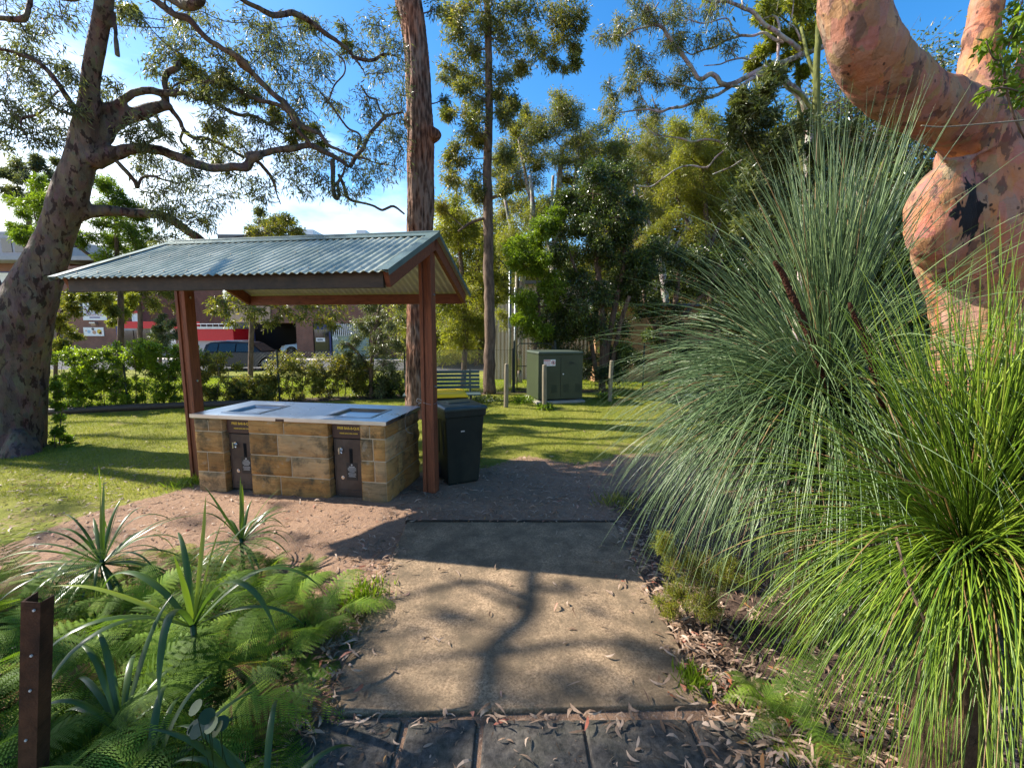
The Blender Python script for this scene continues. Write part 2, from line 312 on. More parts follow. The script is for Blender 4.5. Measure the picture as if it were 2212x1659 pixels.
# ------------------------------------------------------------------ mesh builder
class MB:
    def __init__(s): s.v = []; s.nv = 0; s.f = []; s.k = []; s.mi = []; s.r = []
    def add(s, v, f, mi=0, r=.5):
        v = np.asarray(v, float).reshape(-1, 3); f = np.asarray(f, int)
        if len(v) == 0 or len(f) == 0: return
        s.v.append(v); s.r.append(np.broadcast_to(np.asarray(r, float), (len(v),)))
        s.f.append((f + s.nv).ravel()); s.k.append(np.full(len(f), f.shape[1])); s.mi.append(np.full(len(f), mi)); s.nv += len(v)
    def obox(s, o, a, b, c, mi=0, r=.5):
        o, a, b, c = map(np.asarray, (o, a, b, c))
        if np.dot(np.cross(a, b), c) < 0: a, b = b, a
        v = [o, o + a, o + a + b, o + b, o + c, o + a + c, o + a + b + c, o + b + c]
        s.add(v, [[0, 3, 2, 1], [4, 5, 6, 7], [0, 1, 5, 4], [1, 2, 6, 5], [2, 3, 7, 6], [3, 0, 4, 7]], mi, r)
    def box(s, x0, x1, y0, y1, z0, z1, mi=0, r=.5): s.obox(V(x0, y0, z0), V(x1 - x0, 0, 0), V(0, y1 - y0, 0), V(0, 0, z1 - z0), mi, r)
    def tube(s, pts, rad, n=8, mi=0, r=.5, cap=True, jit=0.0):
        pts = np.asarray(pts, float); m = len(pts); rad = np.broadcast_to(np.asarray(rad, float), (m,))
        T = nrm(np.gradient(pts, axis=0)); ref = V(0, 0, 1) if abs(T[0][2]) < .9 else V(1, 0, 0)
        N = nrm(np.cross(T[0], ref)); vs = []
        ang = np.arange(n) / n * 2 * math.pi
        for i in range(m):
            N = nrm(N - T[i] * np.dot(N, T[i])); Bn = np.cross(T[i], N)
            rr = rad[i] * (1 + (rg.uniform(-jit, jit, n) if jit else 0))
            vs.append(pts[i] + (np.cos(ang) * rr)[:, None] * N + (np.sin(ang) * rr)[:, None] * Bn)
        v = np.concatenate(vs)
        i = np.arange(m - 1)[:, None] * n; j = np.arange(n)[None, :]; j2 = (j + 1) % n
        f = np.stack([i + j, i + j2, i + j2 + n, i + j + n], -1).reshape(-1, 4)
        s.add(v, f, mi, r)
        if cap:
            b = s.nv - len(v)
            s.f.append(np.arange(n)[::-1] + b); s.k.append(np.array([n])); s.mi.append(np.array([mi]))
            s.f.append(np.arange(n) + b + (m - 1) * n); s.k.append(np.array([n])); s.mi.append(np.array([mi]))
    def cyl(s, p0, p1, r0, r1=None, n=16, mi=0, r=.5): s.tube([p0, p1], [r0, r0 if r1 is None else r1], n, mi, r)
    def ribbon(s, pts, w, side, mi=0, r=.5, fold=0.0, fn=None):
        pts = np.asarray(pts, float); m = len(pts); w = np.broadcast_to(np.asarray(w, float), (m,))[:, None]; side = np.broadcast_to(side, (m, 3))
        if fold:
            nn = fn if fn is not None else nrm(np.cross(np.gradient(pts, axis=0), side))
            v = np.stack([pts - side * w * .5 + nn * fold * w, pts, pts + side * w * .5 + nn * fold * w], 1).reshape(-1, 3)
            i = np.arange(m - 1)[:, None] * 3 + np.array([0, 1])[None, :]
            f = np.stack([i, i + 1, i + 4, i + 3], -1).reshape(-1, 4)
        else:
            v = np.stack([pts - side * w * .5, pts + side * w * .5], 1).reshape(-1, 3)
            i = np.arange(m - 1) * 2; f = np.stack([i, i + 1, i + 3, i + 2], -1)
        s.add(v, f, mi, r)
    def leaves(s, P, D, L, W, r, mi=0, mid=.42, curl=0.0):
        n = len(P); D = nrm(D); S = nrm(np.cross(D, rg.normal(size=(n, 3)))); Nn = np.cross(D, S)
        L = np.broadcast_to(L, (n,))[:, None]; W = np.broadcast_to(W, (n,))[:, None]
        v = np.stack([P, P + D * L * mid + S * W * .5 + Nn * L * curl, P + D * L, P + D * L * mid - S * W * .5 + Nn * L * curl], 1).reshape(-1, 3)
        s.add(v, np.arange(n * 4).reshape(-1, 4), mi, np.repeat(np.broadcast_to(r, (n,)), 4))
    def build(s, name, mats, parent=None, smooth=False, bev=0, loc=None):
        me = bpy.data.meshes.new(name)
        v = np.concatenate(s.v); me.vertices.add(len(v)); 
        if loc is not None: v = v - np.asarray(loc)
        me.vertices.foreach_set('co', v.astype(np.float32).ravel())
        f = np.concatenate(s.f); k = np.concatenate(s.k)
        me.loops.add(len(f)); me.loops.foreach_set('vertex_index', f.astype(np.int32))
        me.polygons.add(len(k)); me.polygons.foreach_set('loop_start', np.concatenate([[0], np.cumsum(k)[:-1]]).astype(np.int32))
        me.polygons.foreach_set('loop_total', k.astype(np.int32))
        me.polygons.foreach_set('material_index', np.concatenate(s.mi).astype(np.int32))
        me.polygons.foreach_set('use_smooth', np.full(len(k), bool(smooth)))
        a = me.attributes.new('rnd', 'FLOAT', 'POINT'); a.data.foreach_set('value', np.concatenate(s.r).astype(np.float32))
        for m in (mats if isinstance(mats, (list, tuple)) else [mats]): me.materials.append(MT[m])
        me.update(calc_edges=True); me.validate()
        o = bpy.data.objects.new(name, me); col.objects.link(o)
        if parent is not None: o.parent = parent
        if bev:
            b = o.modifiers.new('bevel', 'BEVEL'); b.width = bev; b.segments = 2; b.limit_method = 'ANGLE'; b.angle_limit = math.radians(40)
            me.polygons.foreach_set('use_smooth', np.ones(len(k), bool))
            wnm = o.modifiers.new('wn', 'WEIGHTED_NORMAL'); wnm.keep_sharp = True
        return o
def tag(o, label=None, cat=None, group=None, kind=None):
    if label: o['label'] = label
    if cat: o['category'] = cat
    if group: o['group'] = group
    if kind: o['kind'] = kind
    return o
def empty(name, loc, label, cat, group=None, rz=0.0):
    o = bpy.data.objects.new(name, None); col.objects.link(o); o.location = Vector([float(x) for x in loc]); o.rotation_euler = (0, 0, rz); o.empty_display_size = .1
    return tag(o, label, cat, group)
# a part built in world coordinates under an unrotated Empty: subtract the Empty's place
def part(mb, name, mats, root, **k):
    o = mb.build(name, mats, root, loc=np.array(root.location) if root.type == 'EMPTY' else k.pop('base', V(0, 0, 0)), **k); return o
def sub(mb, name, mats, parent, root, **k):
    return mb.build(name, mats, parent, loc=np.array(root.location), **k)
def text_mesh(txt, size, mat_, name='lettering', bold=0.0, space=1.0):
    cu = bpy.data.curves.new('t', 'FONT'); cu.body = txt; cu.size = size; cu.extrude = .0006; cu.align_x = 'CENTER'; cu.align_y = 'CENTER'; cu.offset = bold; cu.space_character = space
    to = bpy.data.objects.new('t', cu); col.objects.link(to)
    me = bpy.data.meshes.new_from_object(to.evaluated_get(bpy.context.evaluated_depsgraph_get()))
    bpy.data.objects.remove(to); bpy.data.curves.remove(cu)
    me.materials.clear(); me.materials.append(MT[mat_]); me.name = name
    return me
def place_text(txt, size, mat_, parent, root, P, xd, nd, name='lettering', bold=0.0, sx=1.0):
    me = text_mesh(txt, size, mat_, name, bold); o = bpy.data.objects.new(name, me); col.objects.link(o); o.parent = parent
    xd = nrm(xd); nd = nrm(nd); yd = np.cross(nd, xd); P = np.asarray(P) - (np.array(root.location) if root is not None else 0)
    o.matrix_local = Matrix(((xd[0] * sx, yd[0], nd[0], P[0]), (xd[1] * sx, yd[1], nd[1], P[1]), (xd[2] * sx, yd[2], nd[2], P[2]), (0, 0, 0, 1)))
    return o
def catmull(P, n=6):
    P = np.asarray(P, float)
    if len(P) < 3: return np.array([P[0] + (P[-1] - P[0]) * t for t in np.linspace(0, 1, n + 1)])
    Q = np.vstack([2 * P[0] - P[1], P, 2 * P[-1] - P[-2]]); out = []
    for i in range(1, len(Q) - 2):
        for t in np.linspace(0, 1, n, endpoint=False):
            a, b, c, d = Q[i - 1:i + 3]
            out.append(.5 * ((2 * b) + (c - a) * t + (2 * a - 5 * b + 4 * c - d) * t * t + (3 * b - a - 3 * c + d) * t ** 3))
    out.append(P[-1]); return np.array(out)
# ------------------------------------------------------------------ ground
def axis_pts(lo, hi, a, b, fine, n_out):
    mid = np.arange(a, b, fine)
    l = a - (a - lo) * (np.linspace(1, 0, n_out, endpoint=False) ** 2.2); h = b + (hi - b) * (np.linspace(0, 1, n_out) ** 2.2)
    return np.concatenate([l, mid, h])
gx = axis_pts(-900, 900, -9.0, 5.0, .06, 34); gy = axis_pts(-300, 1500, .2, 12.0, .06, 34)
X, Y = np.meshgrid(gx, gy)
def vnoise(x, y, s, seed=0):
    r_ = np.random.default_rng(seed); o = np.zeros_like(x)
    for k in range(5):
        a = r_.uniform(0, 6.28); b = r_.uniform(0, 6.28); fx = s * (1.7 ** k)
        o += np.sin(x * fx * math.cos(a) + y * fx * math.sin(a) + b) * np.sin(x * fx * math.sin(a) * .8 - y * fx * math.cos(a) * 1.1 + a * 2) / (1.4 ** k)
    return o
near = np.exp(-((X / 14) ** 2 + ((Y - 5) / 12) ** 2))
Z = gz(X, Y) + near * (.010 * vnoise(X, Y, 1.4, 1) + .004 * vnoise(X, Y, 9, 2))
Z = np.where(Y > 23.5, gz(X, Y), Z)
flat = (np.abs(X - .05) < 1.15) & (Y > 1.0) & (Y < 4.2)
Z = np.where(flat, np.minimum(Z, -.012), Z)
bx = [G(-300, 1220), G(-20, 1188), G(100, 1150), G(200, 1112), G(330, 1075), G(425, 1046), V(-2.6, 5.2, 0), G(930, 1022), G(1050, 1012), G(1130, 985), G(1250, 1003), G(1420, 978), G(1600, 955), G(2300, 990)]
bxs = np.array([p[0] for p in bx]); bys = np.array([p[1] for p in bx])
oo = np.argsort(bxs); bxs, bys = bxs[oo], bys[oo]
def lawn_edge(x): return np.interp(x, bxs, bys)
grass = np.clip((Y - lawn_edge(X)) / .5 + .45, 0, 1)
FENCE = np.array([[-14, 7.4], [-9.43, 9.13], [-6.7, 10.2], [-4, 11.1], [-1.5, 11.9], [.02, 12.4]])
def fence_y(x): return np.interp(x, list(FENCE[:, 0]) + [1.2, 6, 12], list(FENCE[:, 1]) + [12.6, 13.5, 14.5])
fd = np.abs(Y - fence_y(X))
mulch = np.clip(1 - fd / .75, 0, 1) * (X < 3)
mulch = np.maximum(mulch, np.clip((X - 3.2) / 1.5, 0, 1) * np.clip((15 - Y) / 2, 0, 1) * np.clip((Y - 3) / 1, 0, 1))
mulch = np.maximum(mulch, np.clip(1.2 - np.hypot((X + 2.6) / 1.9, (Y - 1.9) / 1.3), 0, 1))
mulch = np.maximum(mulch, np.clip((X - .75) / .5, 0, 1) * np.clip((5.2 - Y) / 1.0, 0, 1) * .9)
grass = np.where((vnoise(X, Y, 1.9, 21) > 1.15) & (Y < 12), grass * .58, grass); grass = np.where(Y > 15, 1, grass)
mb = MB(); nyy, nxx = X.shape
i = np.arange(nyy - 1)[:, None] * nxx + np.arange(nxx - 1)[None, :]
mb.add(np.stack([X, Y, Z], -1).reshape(-1, 3), np.stack([i, i + 1, i + nxx + 1, i + nxx], -1).reshape(-1, 4))
ground = mb.build('ground', 'ground', smooth=True); tag(ground, 'bare earth and mown lawn around the barbecue', 'ground', kind='structure')
for nm, arr in (('grass', grass), ('mulch', mulch)):
    a = ground.data.attributes.new(nm, 'FLOAT', 'POINT'); a.data.foreach_set('value', arr.astype(np.float32).ravel())
def strip(name, y0, y1, z, m, label, cat, n=2):
    b = MB(); xs = np.linspace(-120, 120, 60)
    v = np.array([[x, y, z] for y in (y0, y1) for x in xs]); k = len(xs); f = [[j, j + 1, j + k + 1, j + k] for j in range(k - 1)]
    b.add(v, f); return tag(b.build(name, m), label, cat, kind='structure')
strip('footpath', 23.9, 25.0, -.690, 'footpath', 'pale concrete footpath beyond the fence', 'footpath')
b = MB(); b.box(-120, 120, 25.0, 25.15, -.80, -.672); tag(b.build('kerb', 'footpath'), 'concrete kerb of the road', 'kerb', kind='structure')
strip('road', 25.15, 33.5, -.694, 'asphalt', 'asphalt road beyond the lawn', 'road')
b = MB(); b.box(-120, 120, 33.5, 35.5, -.80, -.60); tag(b.build('pavement', 'footpath'), 'pavement in front of the shops', 'pavement', kind='structure')

# concrete slab and sandstone pavers in the foreground
def poly_slab(mb, pts, z0, z1, mi=0, r=.5, sub_=1):
    n = len(pts); v = [(*p[:2], z1) for p in pts] + [(*p[:2], z0) for p in pts]
    mb.v.append(np.array(v, float)); mb.r.append(np.full(2 * n, r)); base = mb.nv; mb.nv += 2 * n
    mb.f.append(np.arange(n) + base); mb.k.append(np.array([n])); mb.mi.append(np.array([mi]))
    for q in range(n):
        mb.f.append(np.array([q, q + n, (q + 1) % n + n, (q + 1) % n]) + base); mb.k.append(np.array([4])); mb.mi.append(np.array([mi]))
b = MB(); poly_slab(b, [V(-.86, 1.80, 0), V(.93, 1.86, 0), V(.93, 3.82, 0), V(-.95, 3.81, 0)], -.03, .016)
slab = b.build('concrete_path', 'aggregate', bev=.008); tag(slab, 'worn brown concrete slab leading to the barbecue', 'path', kind='structure')
b = MB()
xs = [-.95, -.47, -.145, .325, .80]
for k in range(4):
    g_ = .012; jit = rg.uniform(-.012, .012, 8)
    poly_slab(b, [V(xs[k] + g_, .9, 0), V(xs[k + 1] - g_, .9, 0), V(xs[k + 1] - g_ + jit[0], 1.788 + jit[1] * .4, 0), V(xs[k] + g_ + jit[2], 1.788 + jit[3] * .4, 0)], -.03, .004 + abs(jit[4]) * .5, r=rg.random())
b.box(.82, 1.45, .9, 1.79, -.03, .0035)
b.box(-1.5, -.955, .9, 1.76, -.03, .0035)
tag(b.build('stone_paving', 'dark_stone', bev=.012), 'row of dark worn stone pavers at the near edge of the slab', 'paving', kind='structure')
b = MB(); b.box(-.97, .95, 3.825, 3.845, -.02, .022); tag(b.build('edging_board', 'weathered_timber', bev=.004), 'thin timber edging strip along the far edge of the concrete slab', 'edging')
b = MB()
for (u, v), (u2, v2) in (((120, 893), (400, 887)),):
    p, q = V(-9.6, 8.85, .05), V(-5.9, 10.05, .05)
    b.tube(catmull([p, (p + q) / 2 + V(0, .05, .01), q], 8), .075, 10, jit=.06)
tag(b.build('edging_log', 'log_timber', smooth=True), 'long dark log edging laid along the lawn under the hedge', 'log')

# ------------------------------------------------------------------ barbecue shelter
S0 = 1.75 / 1.65
TH = -.1701; D3 = V(math.cos(TH), math.sin(TH), 0); N3 = V(D3[1], -D3[0], 0); K3 = -N3; Z3 = V(0, 0, 1)
RR = V(-.7419, 4.328, 0) * S0; SL = 2.9078 * S0; HW = 1.0754 * S0; ZR = 2.5506 * S0; ZE = 2.0782 * S0; HB = .125
root = empty('barbecue_shelter', RR - D3 * SL / 2, 'open timber shelter with a green corrugated steel gable roof over the barbecue', 'shelter')
def SP(a, b_, z): return RR - D3 * a + K3 * b_ + Z3 * z   # a: from right gable to left, b: away from camera
pitch = math.atan2(ZR - ZE, HW); sd = {}
# posts (double timbers with a recessed packer), bolts as sub-parts
for a, lean in ((.09, 0), (SL - .09, 0)):
    b = MB(); top = ZR - .10
    w = .066
    b.obox(SP(a + w, -w, -.05), -D3 * -.040, K3 * 2 * w, Z3 * (top + .05))
    b.obox(SP(a + w - .0, -w, -.05) + D3 * .0405, D3 * .050, K3 * 2 * w - K3 * .03, Z3 * (top + .04))
    b.v[-1] += K3 * .015
    b.obox(SP(a + w, -w, -.05) + D3 * .091, D3 * .041, K3 * 2 * w, Z3 * (top + .05))
    po = part(b, 'post', 'red_timber_upright', root, bev=.004)
    for zz in (1.15, 2.1):
        bb = MB(); c0 = SP(a - w, 0, zz); bb.cyl(c0, c0 + D3 * .012, .014, n=10); bb.cyl(c0 + D3 * .012, c0 + D3 * .02, .008, n=8)
        sub(bb, 'bolt', 'chrome', po, root, smooth=False)
# barge rafters at both gables
sl_len = math.hypot(HW, ZR - ZE)
for a in (-.01, .155, SL - .155, SL + .01 - .04):
    for sgn in (-1, 1):
        if a in (.155, SL - .155): continue
        b = MB(); dirv = nrm(K3 * sgn * HW + Z3 * (ZE - ZR)); up = nrm(np.cross(D3, dirv)) ; up = up if up[2] > 0 else -up
        p0 = SP(a, 0, ZR) - up * (.02 + HB * 1.0) + D3 * .0
        b.obox(p0 + dirv * (.0 if sgn < 0 else .004), dirv * (sl_len - .02), up * HB, -D3 * .042)
        part(b, 'rafter', 'red_timber', root, bev=.003)
        bb = MB(); c0 = SP(a, 0, ZR) - up * .07 + dirv * .17; bb.cyl(c0, c0 + D3 * .01, .012, n=8)
# eave beams
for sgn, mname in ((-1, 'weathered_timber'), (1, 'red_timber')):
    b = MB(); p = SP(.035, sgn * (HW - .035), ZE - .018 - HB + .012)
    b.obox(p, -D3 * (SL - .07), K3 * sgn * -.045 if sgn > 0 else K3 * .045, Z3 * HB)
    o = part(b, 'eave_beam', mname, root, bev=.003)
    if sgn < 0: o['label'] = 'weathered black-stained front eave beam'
# gable collar / ridge beam
b = MB(); b.obox(SP(.05, -.022, ZR - .045 - .12), -D3 * (SL - .1), K3 * .044, Z3 * .12); part(b, 'ridge_beam', 'red_timber', root, bev=.003)
# corrugated sheets
def corr(sgn, zoff, name, mats, amp=.0085):
    b = MB(); n = int(SL / .076) * 10; aa = np.linspace(-.045, SL + .045, n)
    zz = amp * np.cos(aa / .076 * 2 * math.pi); vs = []
    dirv = nrm(K3 * sgn * HW + Z3 * (ZE - ZR)); up = nrm(np.cross(D3, dirv)); up = up if up[2] > 0 else -up
    for s_ in (0.0, .25, .5, .75, 1.0):
        L_ = (sl_len + .05) * s_
        sag = -.004 * math.sin(s_ * 3.14)
        vs.append(SP(0, 0, ZR) [None, :] - D3[None, :] * aa[:, None] + dirv * L_ + up[None, :] * (zz + zoff + sag)[:, None])
    v = np.concatenate(vs); i = np.arange(4)[:, None] * n + np.arange(n - 1)[None, :]
    b.add(v, np.stack([i, i + 1, i + n + 1, i + n], -1).reshape(-1, 4))
    return part(b, name, mats, root, smooth=True)
for sgn in (-1, 1):
    corr(sgn, .004, 'roof_sheet', 'roof_steel'); corr(sgn, .0015, 'roof_lining', 'roof_lining')
# ridge capping and rake flashings
b = MB()
for sgn in (-1, 1):
    dirv = nrm(K3 * sgn * HW + Z3 * (ZE - ZR)); up = nrm(np.cross(D3, dirv)); up = up if up[2] > 0 else -up
    p = SP(-.05, 0, ZR) + up * .014; b.obox(p, -D3 * (SL + .1), dirv * .13, up * .003)
b.tube([SP(-.052, 0, ZR + .017), SP(SL + .052, 0, ZR + .017)], .016, 10)
part(b, 'ridge_cap', 'green_flashing', root)
for a0, dsg in ((-.052, -1), (SL + .052, 1)):
    for sgn in (-1, 1):
        b = MB(); dirv = nrm(K3 * sgn * HW + Z3 * (ZE - ZR)); up = nrm(np.cross(D3, dirv)); up = up if up[2] > 0 else -up
        p = SP(a0, 0, ZR) + up * .0175; b.obox(p, dirv * (sl_len + .055), D3 * dsg * .09, up * .002)
        b.obox(SP(a0, 0, ZR) + up * .0195, dirv * (sl_len + .055), -D3 * dsg * -.003, -up * .045)
        part(b, 'barge_flashing', 'green_flashing', root)
# roof screws
b = MB()
for sgn in (-1,):
    dirv = nrm(K3 * sgn * HW + Z3 * (ZE - ZR)); up = nrm(np.cross(D3, dirv)); up = up if up[2] > 0 else -up
    for s_ in (.06, .52, .95):
        for k in range(0, int(SL / .076), 3):
            c0 = SP(k * .076, 0, ZR) + dirv * sl_len * s_ + up * .012; b.cyl(c0, c0 + up * .009, .007, .006, n=6)
part(b, 'roof_screws', 'chrome', root).name = 'screw_row'
# wire tied round the right post
pw = SP(.09, 0, .98)
loop = [pw + D3 * .075 * math.cos(t_) * 1.05 + K3 * .078 * math.sin(t_) + Z3 * .01 * math.sin(t_ * 2) for t_ in np.linspace(0, 6.28, 24)]
b = MB(); b.tube(loop, .0022, 5)
q0 = pw - D3 * .08 - K3 * .06
b.tube(catmull([q0, q0 - D3 * .10 + Z3 * -.06, q0 - D3 * .17 - Z3 * .16, q0 - D3 * .16 - Z3 * .30, q0 - D3 * .09 - Z3 * .33], 6), .0022, 5)
b.tube(catmull([q0, q0 - D3 * .04 + Z3 * .02, q0 - D3 * .02 + Z3 * .05, q0 + D3 * .02 + Z3 * .02, q0], 5), .003, 5)
b.tube(catmull([pw + D3 * .08, pw + D3 * .3 - Z3 * .02, pw + D3 * .52 + K3 * .15 - Z3 * .05], 6), .0018, 5)
tag(b.build('tie_wire', 'wire', smooth=True), 'thin steel wire looped and knotted round the right-hand shelter post', 'wire')

# ------------------------------------------------------------------ barbecue
BO = V(-3.2617, 4.3661, 0) * S0; BL, BW, BH = 2.2515, .9077, .8437
root = empty('double_barbecue', BO + D3 * BL / 2 + K3 * BW / 2, 'sandstone double barbecue with a stainless steel top and two brown metal doors', 'barbecue')
def BP(a, b_, z): return BO + D3 * a + K3 * b_ + Z3 * z
ins = .025; TOPZ = BH - .042
b = MB()
def rock(b, o, du, dv, dn, nu=9, nv=6, bulge=.018, seed=0, r=.5):
    # rock faced block: front grid bulges outward with broken relief, four sides return inwards
    r_ = np.random.default_rng(seed); lu, lv = np.linalg.norm(du), np.linalg.norm(dv); n_ = nrm(dn)
    nu = max(6, int(lu / .022)); nv = max(5, int(lv / .022))
    U_, V_ = np.meshgrid(np.linspace(0, 1, nu), np.linspace(0, 1, nv))
    e = np.minimum(np.minimum(U_ * lu, (1 - U_) * lu), np.minimum(V_ * lv, (1 - V_) * lv))
    h = bulge * (1 - np.exp(-e / .006)) * .8
    h += (.0045 * np.sin(U_ * lu * 21 + r_.uniform(0, 6) + V_ * 2) + .0045 * np.sin(V_ * lv * 38 + r_.uniform(0, 6) + U_ * 3) + r_.normal(0, .0028, U_.shape)) * (e > .004)
    P = o + U_[..., None] * du + V_[..., None] * dv + h[..., None] * n_
    v = P.reshape(-1, 3); i = np.arange(nv - 1)[:, None] * nu + np.arange(nu - 1)[None, :]
    b.add(v, np.stack([i, i + 1, i + nu + 1, i + nu], -1).reshape(-1, 4), 0, r)
    ring = np.concatenate([P[0, :], P[1:, -1], P[-1, -2::-1], P[-2:0:-1, 0]]); m = len(ring)
    vv = np.concatenate([ring, ring - n_ * .05]); j = np.arange(m); j2 = (j + 1) % m
    b.add(vv, np.stack([j, j2, j2 + m, j + m], -1), 0, r)
courses = [(-.02, .202), (.214, .422), (.434, .652), (.664, TOPZ)]
seed = 0
def wall(b, o, ax, nv_, x0, x1, splits, proud=.0):
    global seed
    for ci, (z0, z1) in enumerate(courses):
        sp = [x0] + [x for x in splits[ci] if x0 < x < x1] + [x1]
        for k in range(len(sp) - 1):
            seed += 1; g_ = .006
            rock(b, o + ax * (sp[k] + g_) + Z3 * z0, ax * (sp[k + 1] - sp[k] - 2 * g_), Z3 * (z1 - z0), nv_, seed=seed, r=np.random.default_rng(seed + 50).random(), bulge=.016 + proud)
core = MB(); piers = []
for x0, x1, sp, pr in ((ins, .365, [[], [.16], [], [.2]], .004), (.690, 1.600, [[1.03], [1.17], [1.02], [1.1]], .006), (1.955, BL - ins, [[], [2.1], [2.09], [2.06]], .004)):
    b = MB(); piers.append(b); core.obox(BP(x0 + .004, ins + .004, -.02), D3 * (x1 - x0 - .008), K3 * (BW - 2 * ins - .008), Z3 * TOPZ)
    wall(b, BP(0, ins, 0), D3, N3, x0, x1, sp, pr)
    for xx, sg in ((x0, -1), (x1, 1)):   # returns beside the doors
        if ins < xx < BL - ins - .01:
            for ci, (z0, z1) in enumerate(courses):
                seed += 1; rock(b, BP(xx, ins if sg > 0 else ins + .22, z0), K3 * .22 * (1 if sg > 0 else -1), Z3 * (z1 - z0), D3 * sg, bulge=.008, seed=seed, r=np.random.default_rng(seed).random())
wall(piers[2], BP(BL - ins, ins, 0), K3, D3, .0, BW - 2 * ins, [[.42], [.28, .6], [.5], [.3, .62]], .006)
wall(piers[0], BP(ins, BW - ins, 0), -K3, -D3, .0, BW - 2 * ins, [[.42], [.28, .6], [.5], [.3, .62]], .01)
b = MB(); piers.append(b); wall(b, BP(BL - ins, BW - ins, 0), -D3, K3, .0, BL - 2 * ins, [[.5, 1, 1.6], [.3, .9, 1.5], [.5, 1, 1.6], [.3, .9, 1.5]])
for b in piers: part(b, 'stone_wall', 'sandstone', root, smooth=True)
part(core, 'mortar_core', 'mortar', root)
# counter with two sunk hotplates
xb = [-.0, .275, .725, 1.50, 2.01, BL]; yb = [0, .15, .625, BW]; tz = BH
b = MB()
for ix in range(5):
    for iy in range(3):
        if ix in (1, 3) and iy == 1: continue
        b.add([BP(xb[ix], yb[iy], tz), BP(xb[ix + 1], yb[iy], tz), BP(xb[ix + 1], yb[iy + 1], tz), BP(xb[ix], yb[iy + 1], tz)], [[0, 1, 2, 3]])
for p, q in (((0, 0), (BL, 0)), ((BL, 0), (BL, BW)), ((BL, BW), (0, BW)), ((0, BW), (0, 0))):
    P0, Q0 = BP(*p, tz), BP(*q, tz); b.add([P0, P0 - Z3 * .042, Q0 - Z3 * .042, Q0], [[0, 1, 2, 3]])
b.add([BP(0, 0, tz - .042), BP(BL, 0, tz - .042), BP(BL, BW, tz - .042), BP(0, BW, tz - .042)], [[3, 2, 1, 0]])
ctr = part(b, 'counter_top', 'stainless', root)
wd = ctr.modifiers.new('weld', 'WELD'); wd.merge_threshold = .0005
bv = ctr.modifiers.new('bevel', 'BEVEL'); bv.width = .005; bv.segments = 3; bv.limit_method = 'ANGLE'; bv.angle_limit = math.radians(60)
for x0, x1 in ((.275, .725), (1.50, 2.01)):
    y0, y1 = .15, .625; b = MB(); zb = tz - .022; w_ = .03; s1_ = .02
    ring = lambda d, z: [BP(x0 + d, y0 + d, z), BP(x1 - d, y0 + d, z), BP(x1 - d, y1 - d, z), BP(x0 + d, y1 - d, z)]
    rings = [ring(-.012, tz + .0015), ring(-.010, tz + .006), ring(.02, tz + .006), ring(.032, tz - .002), ring(.045, zb), ring(.06, zb - .002)]
    v = np.concatenate(rings)
    for q in range(5):
        for e in range(4): b.add(v, [[q * 4 + e, q * 4 + (e + 1) % 4, q * 4 + 4 + (e + 1) % 4, q * 4 + 4 + e]])
    hp = sub(b, 'hotplate_rim', 'hotplate_steel', ctr, root)
    b = MB(); b.add(ring(.04, zb - .001), [[0, 1, 2, 3]]); c0 = BP((x0 + x1) / 2 + .02, y0 + .12, zb + .001); b.cyl(c0, c0 + Z3 * .002, .018, n=16)
    sub(b, 'hotplate', 'stainless', ctr, root)
b = MB(); b.obox(BP(1.034, -.003, .804), D3 * .095, K3 * .003, Z3 * .026); sub(b, 'name_plate', 'sign_brown', ctr, root)
